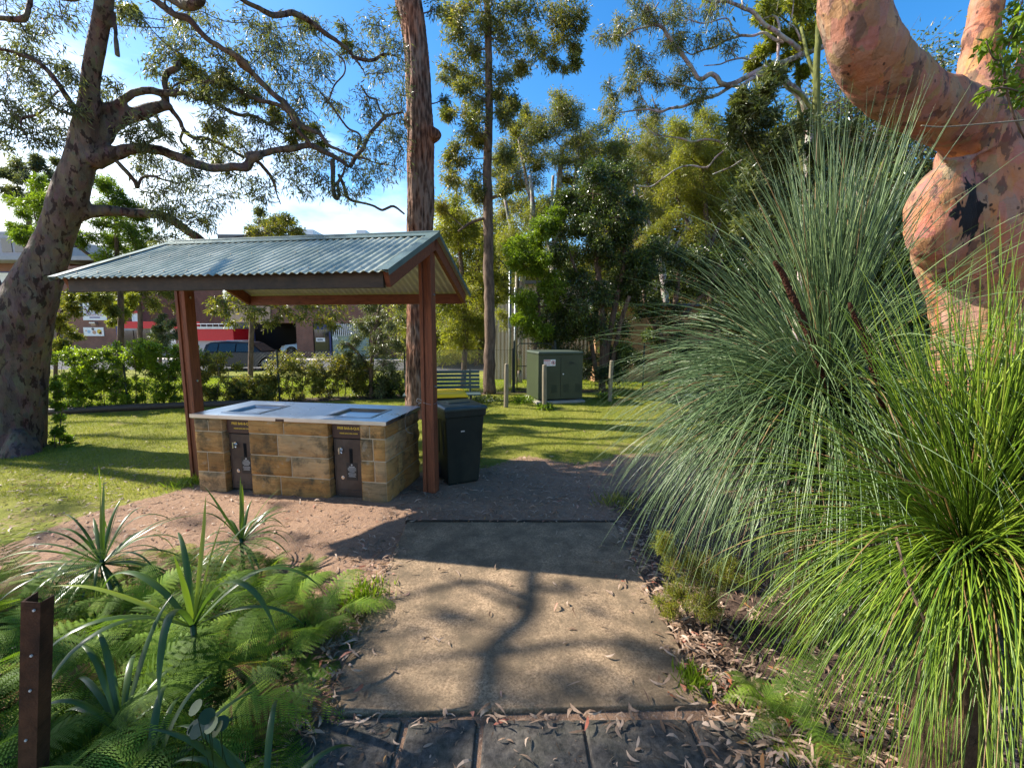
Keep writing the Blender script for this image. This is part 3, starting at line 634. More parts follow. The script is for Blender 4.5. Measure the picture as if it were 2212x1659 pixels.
# doors
for x0, x1 in ((.365, .690), (1.600, 1.955)):
    rec = .085; b = MB(); b.obox(BP(x0, rec + .02, 0), D3 * (x1 - x0), K3 * .02, Z3 * TOPZ)
    part(b, 'door_frame', 'black_void', root)
    b = MB(); b.obox(BP(x0 + .035, rec, .02), D3 * (x1 - x0 - .035), K3 * .02, Z3 * .60)
    b.obox(BP(x0 + .030, rec - .004, .02), D3 * .012, K3 * .02, Z3 * .61)
    b.obox(BP(x0 + .035, rec - .004, .615), D3 * (x1 - x0 - .035), K3 * .02, Z3 * .012)
    for k in range(2):
        for zz in (.05, .085): b.obox(BP(x0 + .08 + k * .12, rec - .006, zz), D3 * .095, K3 * .01, Z3 * .008)
    dr = part(b, 'door', 'brown_door', root, bev=.002)
    b = MB(); b.obox(BP(x0 + .022, rec - .012, .640), D3 * (x1 - x0 - .022), K3 * .02, Z3 * (TOPZ - .642))
    hd = sub(b, 'header_panel', 'sign_brown', dr, root, bev=.002)
    xc = x0 + .195
    place_text('FREE BAR-B-QUE', .036, 'yellow_paint', dr, root, BP(xc + .008, rec - .0135, .745), D3, N3, bold=.0009, sx=1.06 * .86)
    place_text('PLEASE LEAVE AREA CLEAN', .0165, 'yellow_paint', dr, root, BP(xc + .01, rec - .0135, .692), D3, N3, bold=.0006, sx=.98)
    b = MB(); c0 = BP(x0 + .105, rec, .515); b.cyl(c0, c0 + N3 * .012, .026, n=16); b.cyl(c0 + N3 * .012, c0 + N3 * .04, .012, n=12); b.cyl(c0 + N3 * .04 + Z3 * .03, c0 + N3 * .04 - Z3 * .035, .008, n=8); b.cyl(c0 + N3 * .02 - D3 * .02, c0 + N3 * .03 + D3 * .03 - Z3 * .03, .007, n=8)
    sub(b, 'knob', 'chrome', dr, root, smooth=False)
    b = MB(); b.obox(BP(x0 + .195, rec - .006, .375), D3 * .036, K3 * .006, Z3 * .155); b.obox(BP(x0 + .206, rec - .014, .395), D3 * .012, K3 * .01, Z3 * .12)
    sub(b, 'handle_slot', 'black_void', dr, root, bev=.003)
    b = MB(); c0 = BP(x0 + .115, rec, .22); b.cyl(c0, c0 + N3 * .006, .020, n=16); b.cyl(c0 + N3 * .006, c0 + N3 * .012, .012, n=12)
    sub(b, 'lock', 'chrome', dr, root)
    b = MB(); px, pz, pw_, ph = x0 + .160, .195, .118, .185; b.obox(BP(px, rec - .004, pz), D3 * pw_, K3 * .004, Z3 * ph)
    pl = sub(b, 'notice_plate', 'black_plate', dr, root)
    b = MB(); f_ = rec - .0055
    c0 = BP(px + pw_ / 2, f_ + .001, pz + ph - .022); b.cyl(c0, c0 + N3 * .0012, .009, n=16)
    def bar(z, w, h): b.obox(BP(px + pw_ / 2 - w / 2, f_, z), D3 * w, K3 * .0012, Z3 * h)
    zz = pz + ph - .045; bar(zz, .062, .007)
    for w in (.09, .095, .088, .06): zz -= .0125; bar(zz, w, .0045)
    zz -= .006
    for w in (.085, .09, .07, .078): zz -= .0115; bar(zz, w, .004)
    sub(b, 'print', 'grey_ink', dr, root)

# ------------------------------------------------------------------ wheelie bins
def bin_(P, rz, lid_m, label, lid_label, h=.90, wx=.46, dy=.50):
    root = empty('wheelie_bin', P, label, 'bin', 'wheelie bins', rz)
    def sh(z, w, d, y0=0.0): return [V(-w / 2, -d / 2 + y0, z), V(w / 2, -d / 2 + y0, z), V(w / 2, d / 2 + y0, z), V(-w / 2, d / 2 + y0, z)]
    b = MB(); secs = [sh(.0, wx * .76, dy * .62), sh(.03, wx * .80, dy * .68), sh(h * .55, wx * .90, dy * .86), sh(h - .11, wx * .97, dy * .96), sh(h - .108, wx * 1.04, dy * 1.03), sh(h - .03, wx * 1.06, dy * 1.05), sh(h - .028, wx * .98, dy * .98)]
    v = np.concatenate(secs)
    for q in range(len(secs) - 1):
        for e in range(4): b.add(v, [[q * 4 + e, q * 4 + (e + 1) % 4, q * 4 + 4 + (e + 1) % 4, q * 4 + 4 + e]])
    b.add(v, [[3, 2, 1, 0]])
    for s_ in (-1, 1):
        for k in (-.15, .0, .15): b.obox(V(s_ * wx * .485, k * dy / .5 - .006, h * .40), V(s_ * .014, 0, 0), V(0, .012, 0), V(0, 0, h * .50 - .06))
    o = b.build('body', 'bin_plastic', root); w1 = o.modifiers.new('w', 'WELD'); w1.merge_threshold = .0004; bv = o.modifiers.new('b', 'BEVEL'); bv.width = .014; bv.segments = 3; bv.limit_method = 'ANGLE'; bv.angle_limit = math.radians(50)
    b = MB(); L0 = [sh(h - .034, wx * 1.10, dy * 1.10), sh(h - .008, wx * 1.10, dy * 1.10), sh(h + .010, wx * 1.0, dy * 1.0), sh(h + .016, wx * .8, dy * .8)]
    v = np.concatenate(L0)
    for q in range(3):
        for e in range(4): b.add(v, [[q * 4 + e, q * 4 + (e + 1) % 4, q * 4 + 4 + (e + 1) % 4, q * 4 + 4 + e]])
    b.add(v, [[12, 13, 14, 15]]); b.add(v, [[3, 2, 1, 0]])
    o = b.build('lid', lid_m, root); w1 = o.modifiers.new('w', 'WELD'); w1.merge_threshold = .0004; bv = o.modifiers.new('b', 'BEVEL'); bv.width = .006; bv.segments = 2
    b = MB(); b.obox(V(-.13, -.06, h + .012), V(.26, 0, 0), V(0, .17, 0), V(0, 0, .014)); b.build('lid_boss', lid_m, o, bev=.005)
    b = MB(); b.tube([V(-.19, dy * .56, h - .02), V(.19, dy * .56, h - .02)], .013, 10)
    for s_ in (-1, 1): b.obox(V(s_ * .17 - .02, dy * .46, h - .035), V(.04, 0, 0), V(0, .07, 0), V(0, 0, .03))
    b.build('handle', 'bin_plastic', root)
    for s_ in (-1, 1):
        b = MB(); b.cyl(V(s_ * wx * .40, dy * .40, .1), V(s_ * (wx * .40 + .045), dy * .40, .1), .1, n=24); w = b.build('wheel', 'rubber', root)
        b = MB(); b.cyl(V(s_ * (wx * .40 + .04), dy * .40, .1), V(s_ * (wx * .40 + .048), dy * .40, .1), .06, n=20); b.build('hub', 'bin_lid', w)
    b = MB(); b.box(-.05, -.005, -dy * .455, -dy * .45, .62, .633); b.build('stamp', 'grey_ink', root)
    return root
bp = G(985, 1052); bin_(V(bp[0] - .0, bp[1] + .26, 0), math.radians(27), 'bin_lid', 'black wheelie bin with a dark green lid, right behind the shelter post', '')
bin_(V(-.86, 5.72, 0), math.radians(12), 'yellow_lid', 'wheelie bin with a bright yellow lid, mostly hidden behind the black bin', '', h=.93)

# ------------------------------------------------------------------ benches
def bench(P, rz, L, label):
    root = empty('park_bench', P, label, 'bench', None, rz)
    for k in range(5):
        b = MB(); b.box(-L / 2, L / 2, -.02 - .0 + k * .022, .005 + k * .022, .52 + k * .078, .52 + k * .078 + .062); b.build('back_slat', 'bench_green', root, bev=.003)
    for k in range(4):
        b = MB(); b.box(-L / 2, L / 2, -.44 + k * .108, -.35 + k * .108, .43, .455); b.build('seat_slat', 'bench_green', root, bev=.003)
    for s_ in (-1, 1):
        x = s_ * (L / 2 - .2); b = MB()
        b.tube([V(x, -.40, 0), V(x, -.40, .42), V(x, -.02, .42)], .02, 8); b.tube([V(x, -.02, 0), V(x, 0, .45), V(x, .10, .92)], .02, 8)
        b.build('leg_frame', 'fence_steel', root)
    return root
bench(V(-1.45, 9.1, 0), math.radians(8), 1.55, 'green slatted bench seen between the bins and the thin tree trunk')
pb = G(1462, 905); bench(V(4.05, 8.2, 0), math.radians(-82), 1.5, 'pale green bench side-on, half hidden behind the arching grass-tree leaves')

# ------------------------------------------------------------------ electrical cabinet
kr = math.radians(14); kd = V(math.cos(kr), math.sin(kr), 0); kn = V(kd[1], -kd[0], 0)
KP = V(.62, 10.30, 0); KW, KD, KH = 1.12, 1.0, 1.16
root = empty('electrical_cabinet', KP + kd * KW / 2 - kn * KD / 2, 'dark green metal electrical cabinet with rounded lid and danger sign', 'cabinet')
def KPt(a, d_, z): return KP + kd * a - kn * d_ + Z3 * z
b = MB(); b.obox(KPt(-.06, -.06, -.1), kd * (KW + .12), -kn * (KD + .12), Z3 * .16); part(b, 'plinth', 'concrete', root, bev=.01)
b = MB(); b.obox(KPt(0, 0, .10), kd * KW, -kn * KD, Z3 * (KH - .10)); 
for s0 in (.05, KW / 2 - .24, KW / 2 + .06, KW - .20):
    for k in range(9): b.obox(KPt(s0, -.006, .26 + k * .022), kd * .15, -kn * .01, Z3 * .010)
body = part(b, 'housing', 'kiosk_green', root, bev=.012)
b = MB(); b.obox(KPt(KW / 2 - .004, -.003, .14), kd * .008, -kn * .01, Z3 * (KH - .2)); sub(b, 'door_seam', 'black_void', body, root)
b = MB(); b.obox(KPt(-.015, -.02, KH), kd * (KW + .03), -kn * (KD + .035), Z3 * .075); o = part(b, 'lid', 'kiosk_lid', root, bev=.035); o.modifiers['bevel'].segments = 4
b = MB(); c0 = KPt(KW / 2 + .06, -.004, .70); b.cyl(c0, c0 + kn * .01, .016, n=12); part(b, 'lock', 'white_paint', root)
b = MB(); sx0, sz0 = .13, .90; b.obox(KPt(sx0, -.006, sz0), kd * .29, -kn * .004, Z3 * .15); sg = part(b, 'danger_sign', 'white_paint', root)
b = MB(); b.obox(KPt(sx0 + .006, -.0085, sz0 + .105), kd * .155, -kn * .002, Z3 * .038)
c0 = KPt(sx0 + .232, -.0075, sz0 + .075)
b.tube([c0 + (kd * math.cos(t_) + Z3 * math.sin(t_)) * .044 for t_ in np.linspace(0, 6.29, 25)], .0055, 6, cap=False); b.tube([c0 - (kd - Z3) * .03, c0 + (kd - Z3) * .03], .004, 6)
sub(b, 'red_marks', 'red_paint', sg, root)
b = MB(); b.obox(c0 - kd * .02 - Z3 * .02 + kn * -.0005, kd * .022, kn * .001, Z3 * .03); b.cyl(c0 + kd * .004 + Z3 * .02, c0 + kd * .004 + Z3 * .02 + kn * .001, .011, n=10); b.obox(c0 + kd * .006 - Z3 * .03, kd * .012, kn * .001, Z3 * .05)
sub(b, 'hand_symbol', 'black_plate', sg, root)
place_text('DANGER', .034, 'white_paint', sg, root, KPt(sx0 + .083, -.0105, sz0 + .125), kd, kn, bold=.0008)
place_text('HIGH VOLTAGE', .021, 'red_paint', sg, root, KPt(sx0 + .085, -.0085, sz0 + .075), kd, kn, bold=.0006)
place_text('KEEP OUT', .036, 'red_paint', sg, root, KPt(sx0 + .083, -.0085, sz0 + .032), kd, kn, bold=.001)
b = MB()
for k in range(14):
    a0 = KPt(.76 + rg.uniform(0, .16), -.006, .92 + rg.uniform(0, .06)); b.tube([a0, a0 + kd * rg.uniform(-.04, .06) + Z3 * rg.uniform(-.04, .05)], .003, 4)
part(b, 'graffiti_scrawl', 'black_plate', root)

# ------------------------------------------------------------------ bollards
for k, (u, v, hh, lab) in enumerate(((1093, 880, .98, 'round timber bollard left of the cabinet'), (1176, 885, .985, 'round timber bollard standing in front of the cabinet'), (1317, 866, .99, 'round timber bollard right of the cabinet, near the grass tree'))):
    p = G(u, v); p[2] = 0; tilt = [.015, -.01, .02][k]
    b = MB(); pts = [p + V(tilt * z, 0, z) for z in np.linspace(-.08, hh, 9)]; b.tube(pts, [.052] * 8 + [.047], 14, jit=.03); b.cyl(pts[-1], pts[-1] + Z3 * .012, .047, .035, 14)
    o = b.build('bollard', 'old_timber', smooth=False); tag(o, lab, 'bollard', 'timber bollards round the cabinet')

# ------------------------------------------------------------------ near-left steel post
pp = at(62, 1298, 1.36); qq = at(50, 1900, 1.36); b = MB(); x0, y0 = pp[0], pp[1]; top = pp[2]; w = .027; shx = (pp[0] - qq[0]) / (pp[2] - qq[2])
poly = [(-w, 0), (w, 0.01), (w, .055), (w - .006, .055), (w - .006, .016), (-w + .006, .006), (-w + .006, .05), (-w, .05)]
n = len(poly); vs = [V(x0 + a - shx * (top + .2), y0 + c_, -.2) for a, c_ in poly] + [V(x0 + a, y0 + c_, top - (.0 if a < 0 else .012) + rg.uniform(-.004, .004)) for a, c_ in poly]
b.add(vs, [[q, (q + 1) % n, (q + 1) % n + n, q + n] for q in range(n)]); b.f.append(np.arange(n) + n); b.k.append(np.array([n])); b.mi.append(np.array([0]))
po = b.build('steel_post', 'rust_steel'); tag(po, 'dark rusty steel channel post with bolt holes, standing in the ferns', 'post')
b = MB()
for zz, xx in ((.035, .022), (.20, .014), (.33, .012), (.52, -.004)):
    c0 = V(x0 + xx * .7 - shx * zz, y0 + .004, top - zz); b.cyl(c0 - V(0, .004, 0), c0, .0042, n=12)
o = b.build('bolt_hole', 'grey_ink', po)  # pale discs stand in for light seen through the holes

# ------------------------------------------------------------------ chain-link fences
def fence(pts, h, label, posts=True, name='chain_link_fence'):
    pts = [V(p[0], p[1], float(gz(p[0], p[1]))) for p in pts]
    root = empty(name, pts[0], label, 'fence')
    L = [0.0]
    for a_, b_ in zip(pts[:-1], pts[1:]): L.append(L[-1] + np.linalg.norm(b_ - a_))
    def P(s, z):
        s = min(max(s, 0), L[-1]); k = min(np.searchsorted(L, s, 'right') - 1, len(pts) - 2); t_ = (s - L[k]) / (L[k + 1] - L[k]); return pts[k] * (1 - t_) + pts[k + 1] * t_ + Z3 * z
    b = MB(); st = .075; s = -h
    while s < L[-1]:
        for sg in (1, -1):
            a0, a1 = (s, s + h) if sg > 0 else (s + h, s)
            z0, z1 = .02, h - .01
            f0, f1 = 0.0, 1.0
            if min(a0, a1) < 0 or max(a0, a1) > L[-1]:
                lo_, hi_ = (0 - a0) / (a1 - a0), (L[-1] - a0) / (a1 - a0); lo_, hi_ = min(lo_, hi_), max(lo_, hi_); f0, f1 = max(0, lo_), min(1, hi_)
                if f1 <= f0: continue
            q = [P(a0 + (a1 - a0) * t_, z0 + (z1 - z0) * t_) for t_ in np.linspace(f0, f1, 3)]
            b.tube(q, .0016, 3, cap=False)
        s += st
    for z in (.04, h * .5, h - .015): b.tube([P(s_, z) for s_ in np.linspace(0, L[-1], 24)], .002 if z < h - .1 else .004, 4, cap=False)
    part(b, 'mesh', 'fence_steel', root)
    n = max(2, round(L[-1] / 2.75) + 1)
    for s_ in np.linspace(0, L[-1], n):
        b = MB(); b.cyl(P(s_, -.1), P(s_, h + .03), .021, n=10); part(b, 'fence_post', 'fence_steel', root)
    return root
fence(FENCE[:], 1.22, 'chain-link fence overgrown by the leafy hedge behind the barbecue')
fence([(1.25, 12.6), (6, 13.5), (12, 14.5)], 1.38, 'chain-link fence running right behind the electrical cabinet')
# gate
root = empty('pedestrian_gate', V(.12, 12.42, 0), 'narrow chain-link gate with a dark tube frame left of the electrical cabinet', 'gate')
g0, g1 = V(.14, 12.42, 0), V(1.15, 12.58, 0); zz = float(gz(0, 12.5))
b = MB(); b.tube([g0 + Z3 * (zz + .1), g0 + Z3 * 1.28, g0 * .93 + g1 * .07 + Z3 * 1.36, g0 * .07 + g1 * .93 + Z3 * 1.36, g1 + Z3 * 1.28, g1 + Z3 * (zz + .1), g0 + Z3 * (zz + .1)], .017, 8); b.tube([g0 + Z3 * .72, g1 + Z3 * .72], .013, 8); part(b, 'gate_frame', 'fence_steel', root, smooth=True)
b = MB()
for k in np.arange(-1.2, 1.0, .075):
    for sg in (1, -1):
        q = []
        for t_ in (0.0, 1.0):
            a_ = k + (t_ if sg > 0 else 1 - t_) * 1.2; q.append((a_, .12 + t_ * 1.2))
        (a0, z0), (a1, z1) = q; lo_, hi_ = sorted(((0 - a0) / (a1 - a0), (1 - a0) / (a1 - a0))); f0, f1 = max(0, lo_), min(1, hi_)
        if f1 > f0: b.tube([g0 + (g1 - g0) * (a0 + (a1 - a0) * f) + Z3 * (z0 + (z1 - z0) * f) for f in (f0, f1)], .0016, 3, cap=False)
part(b, 'mesh', 'fence_steel', root)
for gx_ in (V(.06, 12.41, 0), V(1.22, 12.6, 0)):
    b = MB(); b.cyl(gx_ - Z3 * .2, gx_ + Z3 * 1.42, .03, n=12); b.cyl(gx_ + Z3 * 1.42, gx_ + Z3 * 1.45, .03, .01, n=12); part(b, 'gate_post', 'fence_steel', root)
# ------------------------------------------------------------------ buildings
def wallbox(b, u0, u1, v0, v1, Y, depth, zb=None, mi=0, proud=0.0):
    p, q = at(u0, v1, Y), at(u1, v0, Y); z0 = p[2] if zb is None else zb
    z1 = at((u0 + u1) / 2, v0, Y)[2]
    b.box(p[0], q[0], Y - proud, Y + depth, z0, z1, mi)
def panel(root, name, m, u0, u1, v0, v1, Y, t_=.05, par=None, proud=.06, bev=0):
    b = MB(); p, q = at(u0, v1, Y), at(u1, v0, Y); b.box(p[0], q[0], Y - proud, Y - proud + t_, p[2], q[2])
    return sub(b, name, m, par if par is not None else root, root, bev=bev)
GZ = -.62
# left brick building
YB = 40.0
root = empty('brick_clinic', at(150, 770, YB), 'red brick building with a white clinic sign, between the left tree and the red shop', 'building')
root.location.z = GZ
b = MB(); wallbox(b, -140, 149, 560, 770, YB + 2.2, 12, GZ); wallbox(b, 149, 257, 575, 770, YB, 14, GZ); w_ = part(b, 'wall', 'brick', root)
b = MB(); wallbox(b, -140, 257, 553, 561, YB + .0, 14.3, None); wallbox(b, -140, 60, 500, 553, YB + 4, 9, None); part(b, 'parapet', 'grey_render', root)
for u0, u1, v0, v1 in ((-10, 20, 590, 625), (33, 47, 600, 640), (70, 100, 600, 640), (-10, 20, 690, 730), (60, 95, 690, 735), (115, 140, 690, 730)):
    f_ = panel(root, 'window', 'blue_paint', u0 - 4, u1 + 3, v0 - 3, v1 + 3, YB + 2.2, .1); panel(root, 'pane', 'dark_glass' if v0 > 650 else 'white_paint', u0, u1, v0, v1, YB + 2.2, .05, f_, .08)
for u0, u1, v0, v1 in ((6, 24, 515, 545), (34, 52, 515, 545)):
    f_ = panel(root, 'window', 'dark_glass', u0, u1, v0, v1, YB + 4, .1)
s1 = panel(root, 'clinic_sign', 'white_paint', 181, 228, 655, 692, YB, .08, bev=.01)
def sign_text(txt, sz, m, u, v, Y, par, root, pr=.07, **k): return place_text(txt, sz, m, par, root, at(u, v, Y) * 1 - V(0, pr, 0), V(1, 0, 0), V(0, -1, 0), **k)
sign_text('SKIN CANCER', .27, 'purple_ink', 206, 676.5, YB, s1, root, bold=.007, sx=.92)
sign_text('& COSMETIC CLINIC', .15, 'pink_ink', 206, 681.5, YB, s1, root, bold=.003, sx=.95)
panel(root, 'blue_bar', 'purple_ink', 195, 217, 684.8, 687.4, YB, .01, s1, .072)
for k in range(3): 
    b = MB(); p = at(184 + k * 2.2, 662 + k * 3.5, YB); b.tube([p - V(0, .07, 0), p + V(.16, -.07, -.45)], .03, 6); sub(b, 'emblem_stroke', 'pink_ink' if k == 1 else 'purple_ink', s1, root)
s2 = panel(root, 'poster', 'white_paint', 183, 224, 707.5, 726, YB, .06)
for u0, u1, v0, v1, m in ((186, 189, 711, 718, 'skin_ink'), (190, 197, 710, 723, 'sky_blue_paint'), (201, 209, 711, 725, 'skin_ink'), (199, 205, 709, 713, 'charcoal_roof'), (211, 221, 711, 722, 'yellow_paint'), (216, 222, 716, 724, 'skin_ink')):
    b = MB(); p = at((u0 + u1) / 2, (v0 + v1) / 2, YB); b.tube([p - V(0, .062, 0), p - V(0, .07, 0)], (u1 - u0) / 2 / 950 * 40, 14); sub(b, 'poster_picture', m, s2, root)
panel(root, 'wall_lamp', 'galvanised', 199, 211, 696, 699, YB, .3, None, .3); panel(root, 'wall_lamp', 'soffit', 201, 210, 699, 704, YB, .2, None, .2)
bs = panel(root, 'blue_sign', 'blue_paint', 167, 179, 655, 678, YB, .08)
for k, (u, v) in enumerate(((173, 661), (173, 667), (173, 673))):
    b = MB(); p = at(u, v, YB); b.tube([p - V(0, .07, 0), p - V(0, .064, 0)], .10, 12); sub(b, 'emblem', 'white_paint', bs, root)
a1 = panel(root, 'small_notice', 'white_paint', 157, 166, 752, 758, YB, .04); a2 = panel(root, 'small_notice', 'sky_blue_paint', 243, 253, 744, 754, YB, .04)
panel(root, 'downpipe', 'blue_paint', 257.5, 262, 640, 765, YB, .15)
# red service shop
YS = 37.0
root = empty('red_service_shop', at(330, 770, YS), 'low shop with a long bright red awning board, right of the brick clinic', 'shop'); root.location.z = GZ
b = MB(); wallbox(b, 262, 420, 709, 770, YS + 1.6, 6, GZ); part(b, 'wall', 'grey_render', root)
b = MB(); wallbox(b, 260, 424, 700, 709, YS + .1, 7.5); part(b, 'roof', 'charcoal_roof', root)
fa = panel(root, 'awning_board', 'red_paint', 260, 430, 695, 709.5, YS, .12)
sign_text('S', .52, 'white_paint', 266, 702, YS, fa, root, bold=.012)
for u0, u1 in ((264, 290), (292, 318), (322, 348), (378, 412)): panel(root, 'shop_window', 'dark_glass', u0, u1, 714, 750, YS + 1.6, .06)
panel(root, 'column', 'white_paint', 372, 377, 709, 768, YS + .3, .2, None, 0)
panel(root, 'column', 'white_paint', 330, 333, 709, 768, YS + .3, .2, None, 0)
b = MB(); wallbox(b, 281, 296, 672, 676.5, YS + 3, .3); part(b, 'roof_sign', 'red_paint', root); b = MB(); wallbox(b, 286, 288, 676.5, 700, YS + 3.1, .2); wallbox(b, 291, 296, 677, 700, YS + 3.1, .2); part(b, 'sign_support', 'white_paint', root)
YT = 35.5
root = empty('red_container_shed', at(450, 770, YT), 'bright red flat-sided shed with pale metal roof, just right of the left shelter post', 'shed'); root.location.z = GZ
b = MB(); wallbox(b, 386, 503, 711, 736, YT, 3, None); part(b, 'red_wall', 'red_paint', root)
b = MB(); wallbox(b, 388, 501, 736, 772, YT + .2, 2.6, GZ); part(b, 'base_wall', 'grey_render', root)
b = MB(); wallbox(b, 384, 505, 706, 710.6, YT - .1, 3.3); part(b, 'roof', 'galvanised', root)
b = MB()
for u in range(395, 500, 13): p = at(u, 706, YT + .3); b.cyl(p, p + V(0, 0, .22), .03, n=6)
b.tube([at(392, 700, YT + .3), at(502, 700, YT + .3)], .03, 6); part(b, 'roof_rail', 'galvanised', root)
# centre brick building
YC = 38.0
root = empty('brick_garage_building', at(640, 770, YC), 'long brown brick building with a dark garage opening, seen through the shelter', 'building'); root.location.z = GZ
b = MB(); wallbox(b, 496, 905, 512, 697, YC, 16); wallbox(b, 643, 675, 697, 772, YC, 4, GZ); wallbox(b, 800, 905, 697, 772, YC, 4, GZ); wallbox(b, 496, 905, 697, 772, YC + 9, 6, GZ); part(b, 'wall', 'brick', root)
b = MB(); wallbox(b, 470, 900, 507, 516, YC - .8, 18); part(b, 'roof', 'charcoal_roof', root)
b = MB(); wallbox(b, 500, 585, 662, 697, YC, .06, None, proud=.12); part(b, 'sunlit_patch', 'soffit', root)  # tan panel stands in for sunlight on the brick above the opening
b = MB(); wallbox(b, 648, 676, 496, 509, YC + 3, 4); part(b, 'plant_box', 'white_paint', root); b = MB(); wallbox(b, 770, 790, 497, 509, YC + 3, 3); part(b, 'plant_box', 'white_paint', root)
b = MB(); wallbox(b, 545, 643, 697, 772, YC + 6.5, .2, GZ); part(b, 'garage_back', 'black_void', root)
panel(root, 'blue_column', 'blue_paint', 540, 546, 697, 772, YC, .3); dp = panel(root, 'dark_panel', 'charcoal_roof', 503, 540, 697, 772, YC + .2, .2)
po = panel(root, 'poster', 'white_paint', 508, 531, 708, 722, YC + .2, .03, dp, .10); 
for u0 in (511, 518, 525): panel(root, 'poster_picture', 'skin_ink' if u0 == 518 else 'grey_render', u0, u0 + 4, 711, 718, YC + .2, .01, po, .105)
dr = panel(root, 'door', 'blue_paint', 675, 717, 700, 772, YC + .2, .1); gl = panel(root, 'pane', 'dark_glass', 681, 711, 712, 768, YC + .2, .05, dr, .08)
ds = panel(root, 'door_sign', 'white_paint', 684, 703, 730, 738, YC + .2, .02, dr, .10)
for k in range(3): panel(root, 'print', 'charcoal_roof', 687 + k * 4, 690 + k * 4, 732.4, 735.6, YC + .2, .01, ds, .105)
gp = panel(root, 'glass_front', 'frosted_glass', 717.5, 796, 700, 770, YC + .2, .1); b = MB(); wallbox(b, 718, 796, 700, 723, YC + .05, .03); sub(b, 'upper_glass', 'dark_glass', gp, root)
b = MB()
for u in np.arange(722, 796, 4.2): p = at(u, 700, YC); q = at(u, 726, YC); b.box(p[0] - .03, p[0] + .03, YC - .02, YC + .02, q[2], p[2])
sub(b, 'blind_slats', 'white_paint', gp, root)
sign_text('9A', .42, 'white_paint', 724, 731.5, YC, gp, root, .0, bold=.01)
# distant blocks
root = empty('apartment_block', at(460, 740, 75), 'distant pale grey apartment block seen beside the left shelter post', 'building'); root.location.z = -1
b = MB(); wallbox(b, 405, 520, 664, 760, 75, 12, -1); part(b, 'wall', 'grey_render', root); b = MB(); wallbox(b, 400, 525, 659, 664.5, 74.6, 13); part(b, 'roof', 'charcoal_roof', root)
for v0 in (670, 684):
    for u0 in range(412, 510, 17): panel(root, 'window', 'dark_glass', u0, u0 + 10, v0, v0 + 7, 75, .1)
root = empty('corrugated_shed', at(1110, 780, 19), 'cream corrugated wall of a shed behind the lamp post and gate', 'shed'); root.location.z = -.5
b = MB(); wallbox(b, 1065, 1420, 612, 800, 19.5, 5, -.8); part(b, 'wall', 'cladding', root); b = MB(); wallbox(b, 1058, 1425, 606, 613, 19.2, 6); part(b, 'roof', 'charcoal_roof', root)
root = empty('tan_house', at(1350, 780, 17.5), 'orange-brown rendered wall glimpsed through the trees right of the cabinet', 'house'); root.location.z = -.5
b = MB(); wallbox(b, 1285, 1560, 660, 800, 17.5, 1.6, -.8); part(b, 'wall', 'tan_wall', root)
b = MB(); wallbox(b, 1280, 1565, 655, 661, 17.2, 2.1); part(b, 'roof', 'charcoal_roof', root)
# poles
def pole(name, u, vt, Y, r, m, label, cat, arms=0, grp=None):
    p = at(u, vt, Y); z0 = float(gz(p[0], Y)); root = empty(name, V(p[0], Y, z0), label, cat, grp)
    b = MB(); b.tube([V(p[0], Y, z0 - .2), V(p[0], Y, p[2])], [r, r * .8], 12); part(b, 'pole', m, root, smooth=True)
    if arms:
        for sg in (-1, 1):
            top = p - V(0, 0, .12); e = top + V(sg * .55, 0, .42); b = MB(); b.tube(catmull([top - V(0, 0, .25), top + V(sg * .15, 0, .02), top + V(sg * .38, 0, .26), e], 6), .016, 8); ar = part(b, 'arm', 'fence_steel', root, smooth=True)
            b = MB(); b.obox(e - V(.02 if sg > 0 else .30, .08, .02), V(.32, 0, 0), V(0, .16, 0), V(0, 0, .05)); sub(b, 'lamp_head', 'fence_steel', ar, root, bev=.02)
            b = MB(); b.obox(e - V(-.02 if sg > 0 else .27, .06, .026), V(.22, 0, 0), V(0, .12, 0), V(0, 0, .008)); sub(b, 'lamp_glass', 'lamp_glass', ar, root)
        b = MB(); b.obox(V(p[0] - .06, Y - .09, 1.9 + z0), V(.12, 0, 0), V(0, .06, 0), V(0, 0, .35)); part(b, 'junction_box', 'galvanised', root, bev=.01)
    return root
pole('street_lamp', 1102, 568, 14.2, .05, 'galvanised', 'slim galvanised lamp post with two dark curved arms beside the gate', 'street lamp', 1)
pole('utility_pole', 1117, 560, 16.5, .09, 'old_timber', 'plain timber utility pole just right of the double-arm lamp post', 'pole')
pole('utility_pole', 1113, 622, 15.2, .04, 'galvanised', 'short pale steel pole between the lamp post and the timber pole', 'pole')
b = MB(); a0, a1 = at(1010, 478, 20), at(1760, 520, 15)
b.tube([a0 + (a1 - a0) * t_ - Z3 * .35 * 4 * t_ * (1 - t_) * .3 for t_ in np.linspace(0, 1, 20)], .018, 5); tag(b.build('power_line', 'rubber'), 'black overhead cable sagging across the trees at mid-height', 'cable')

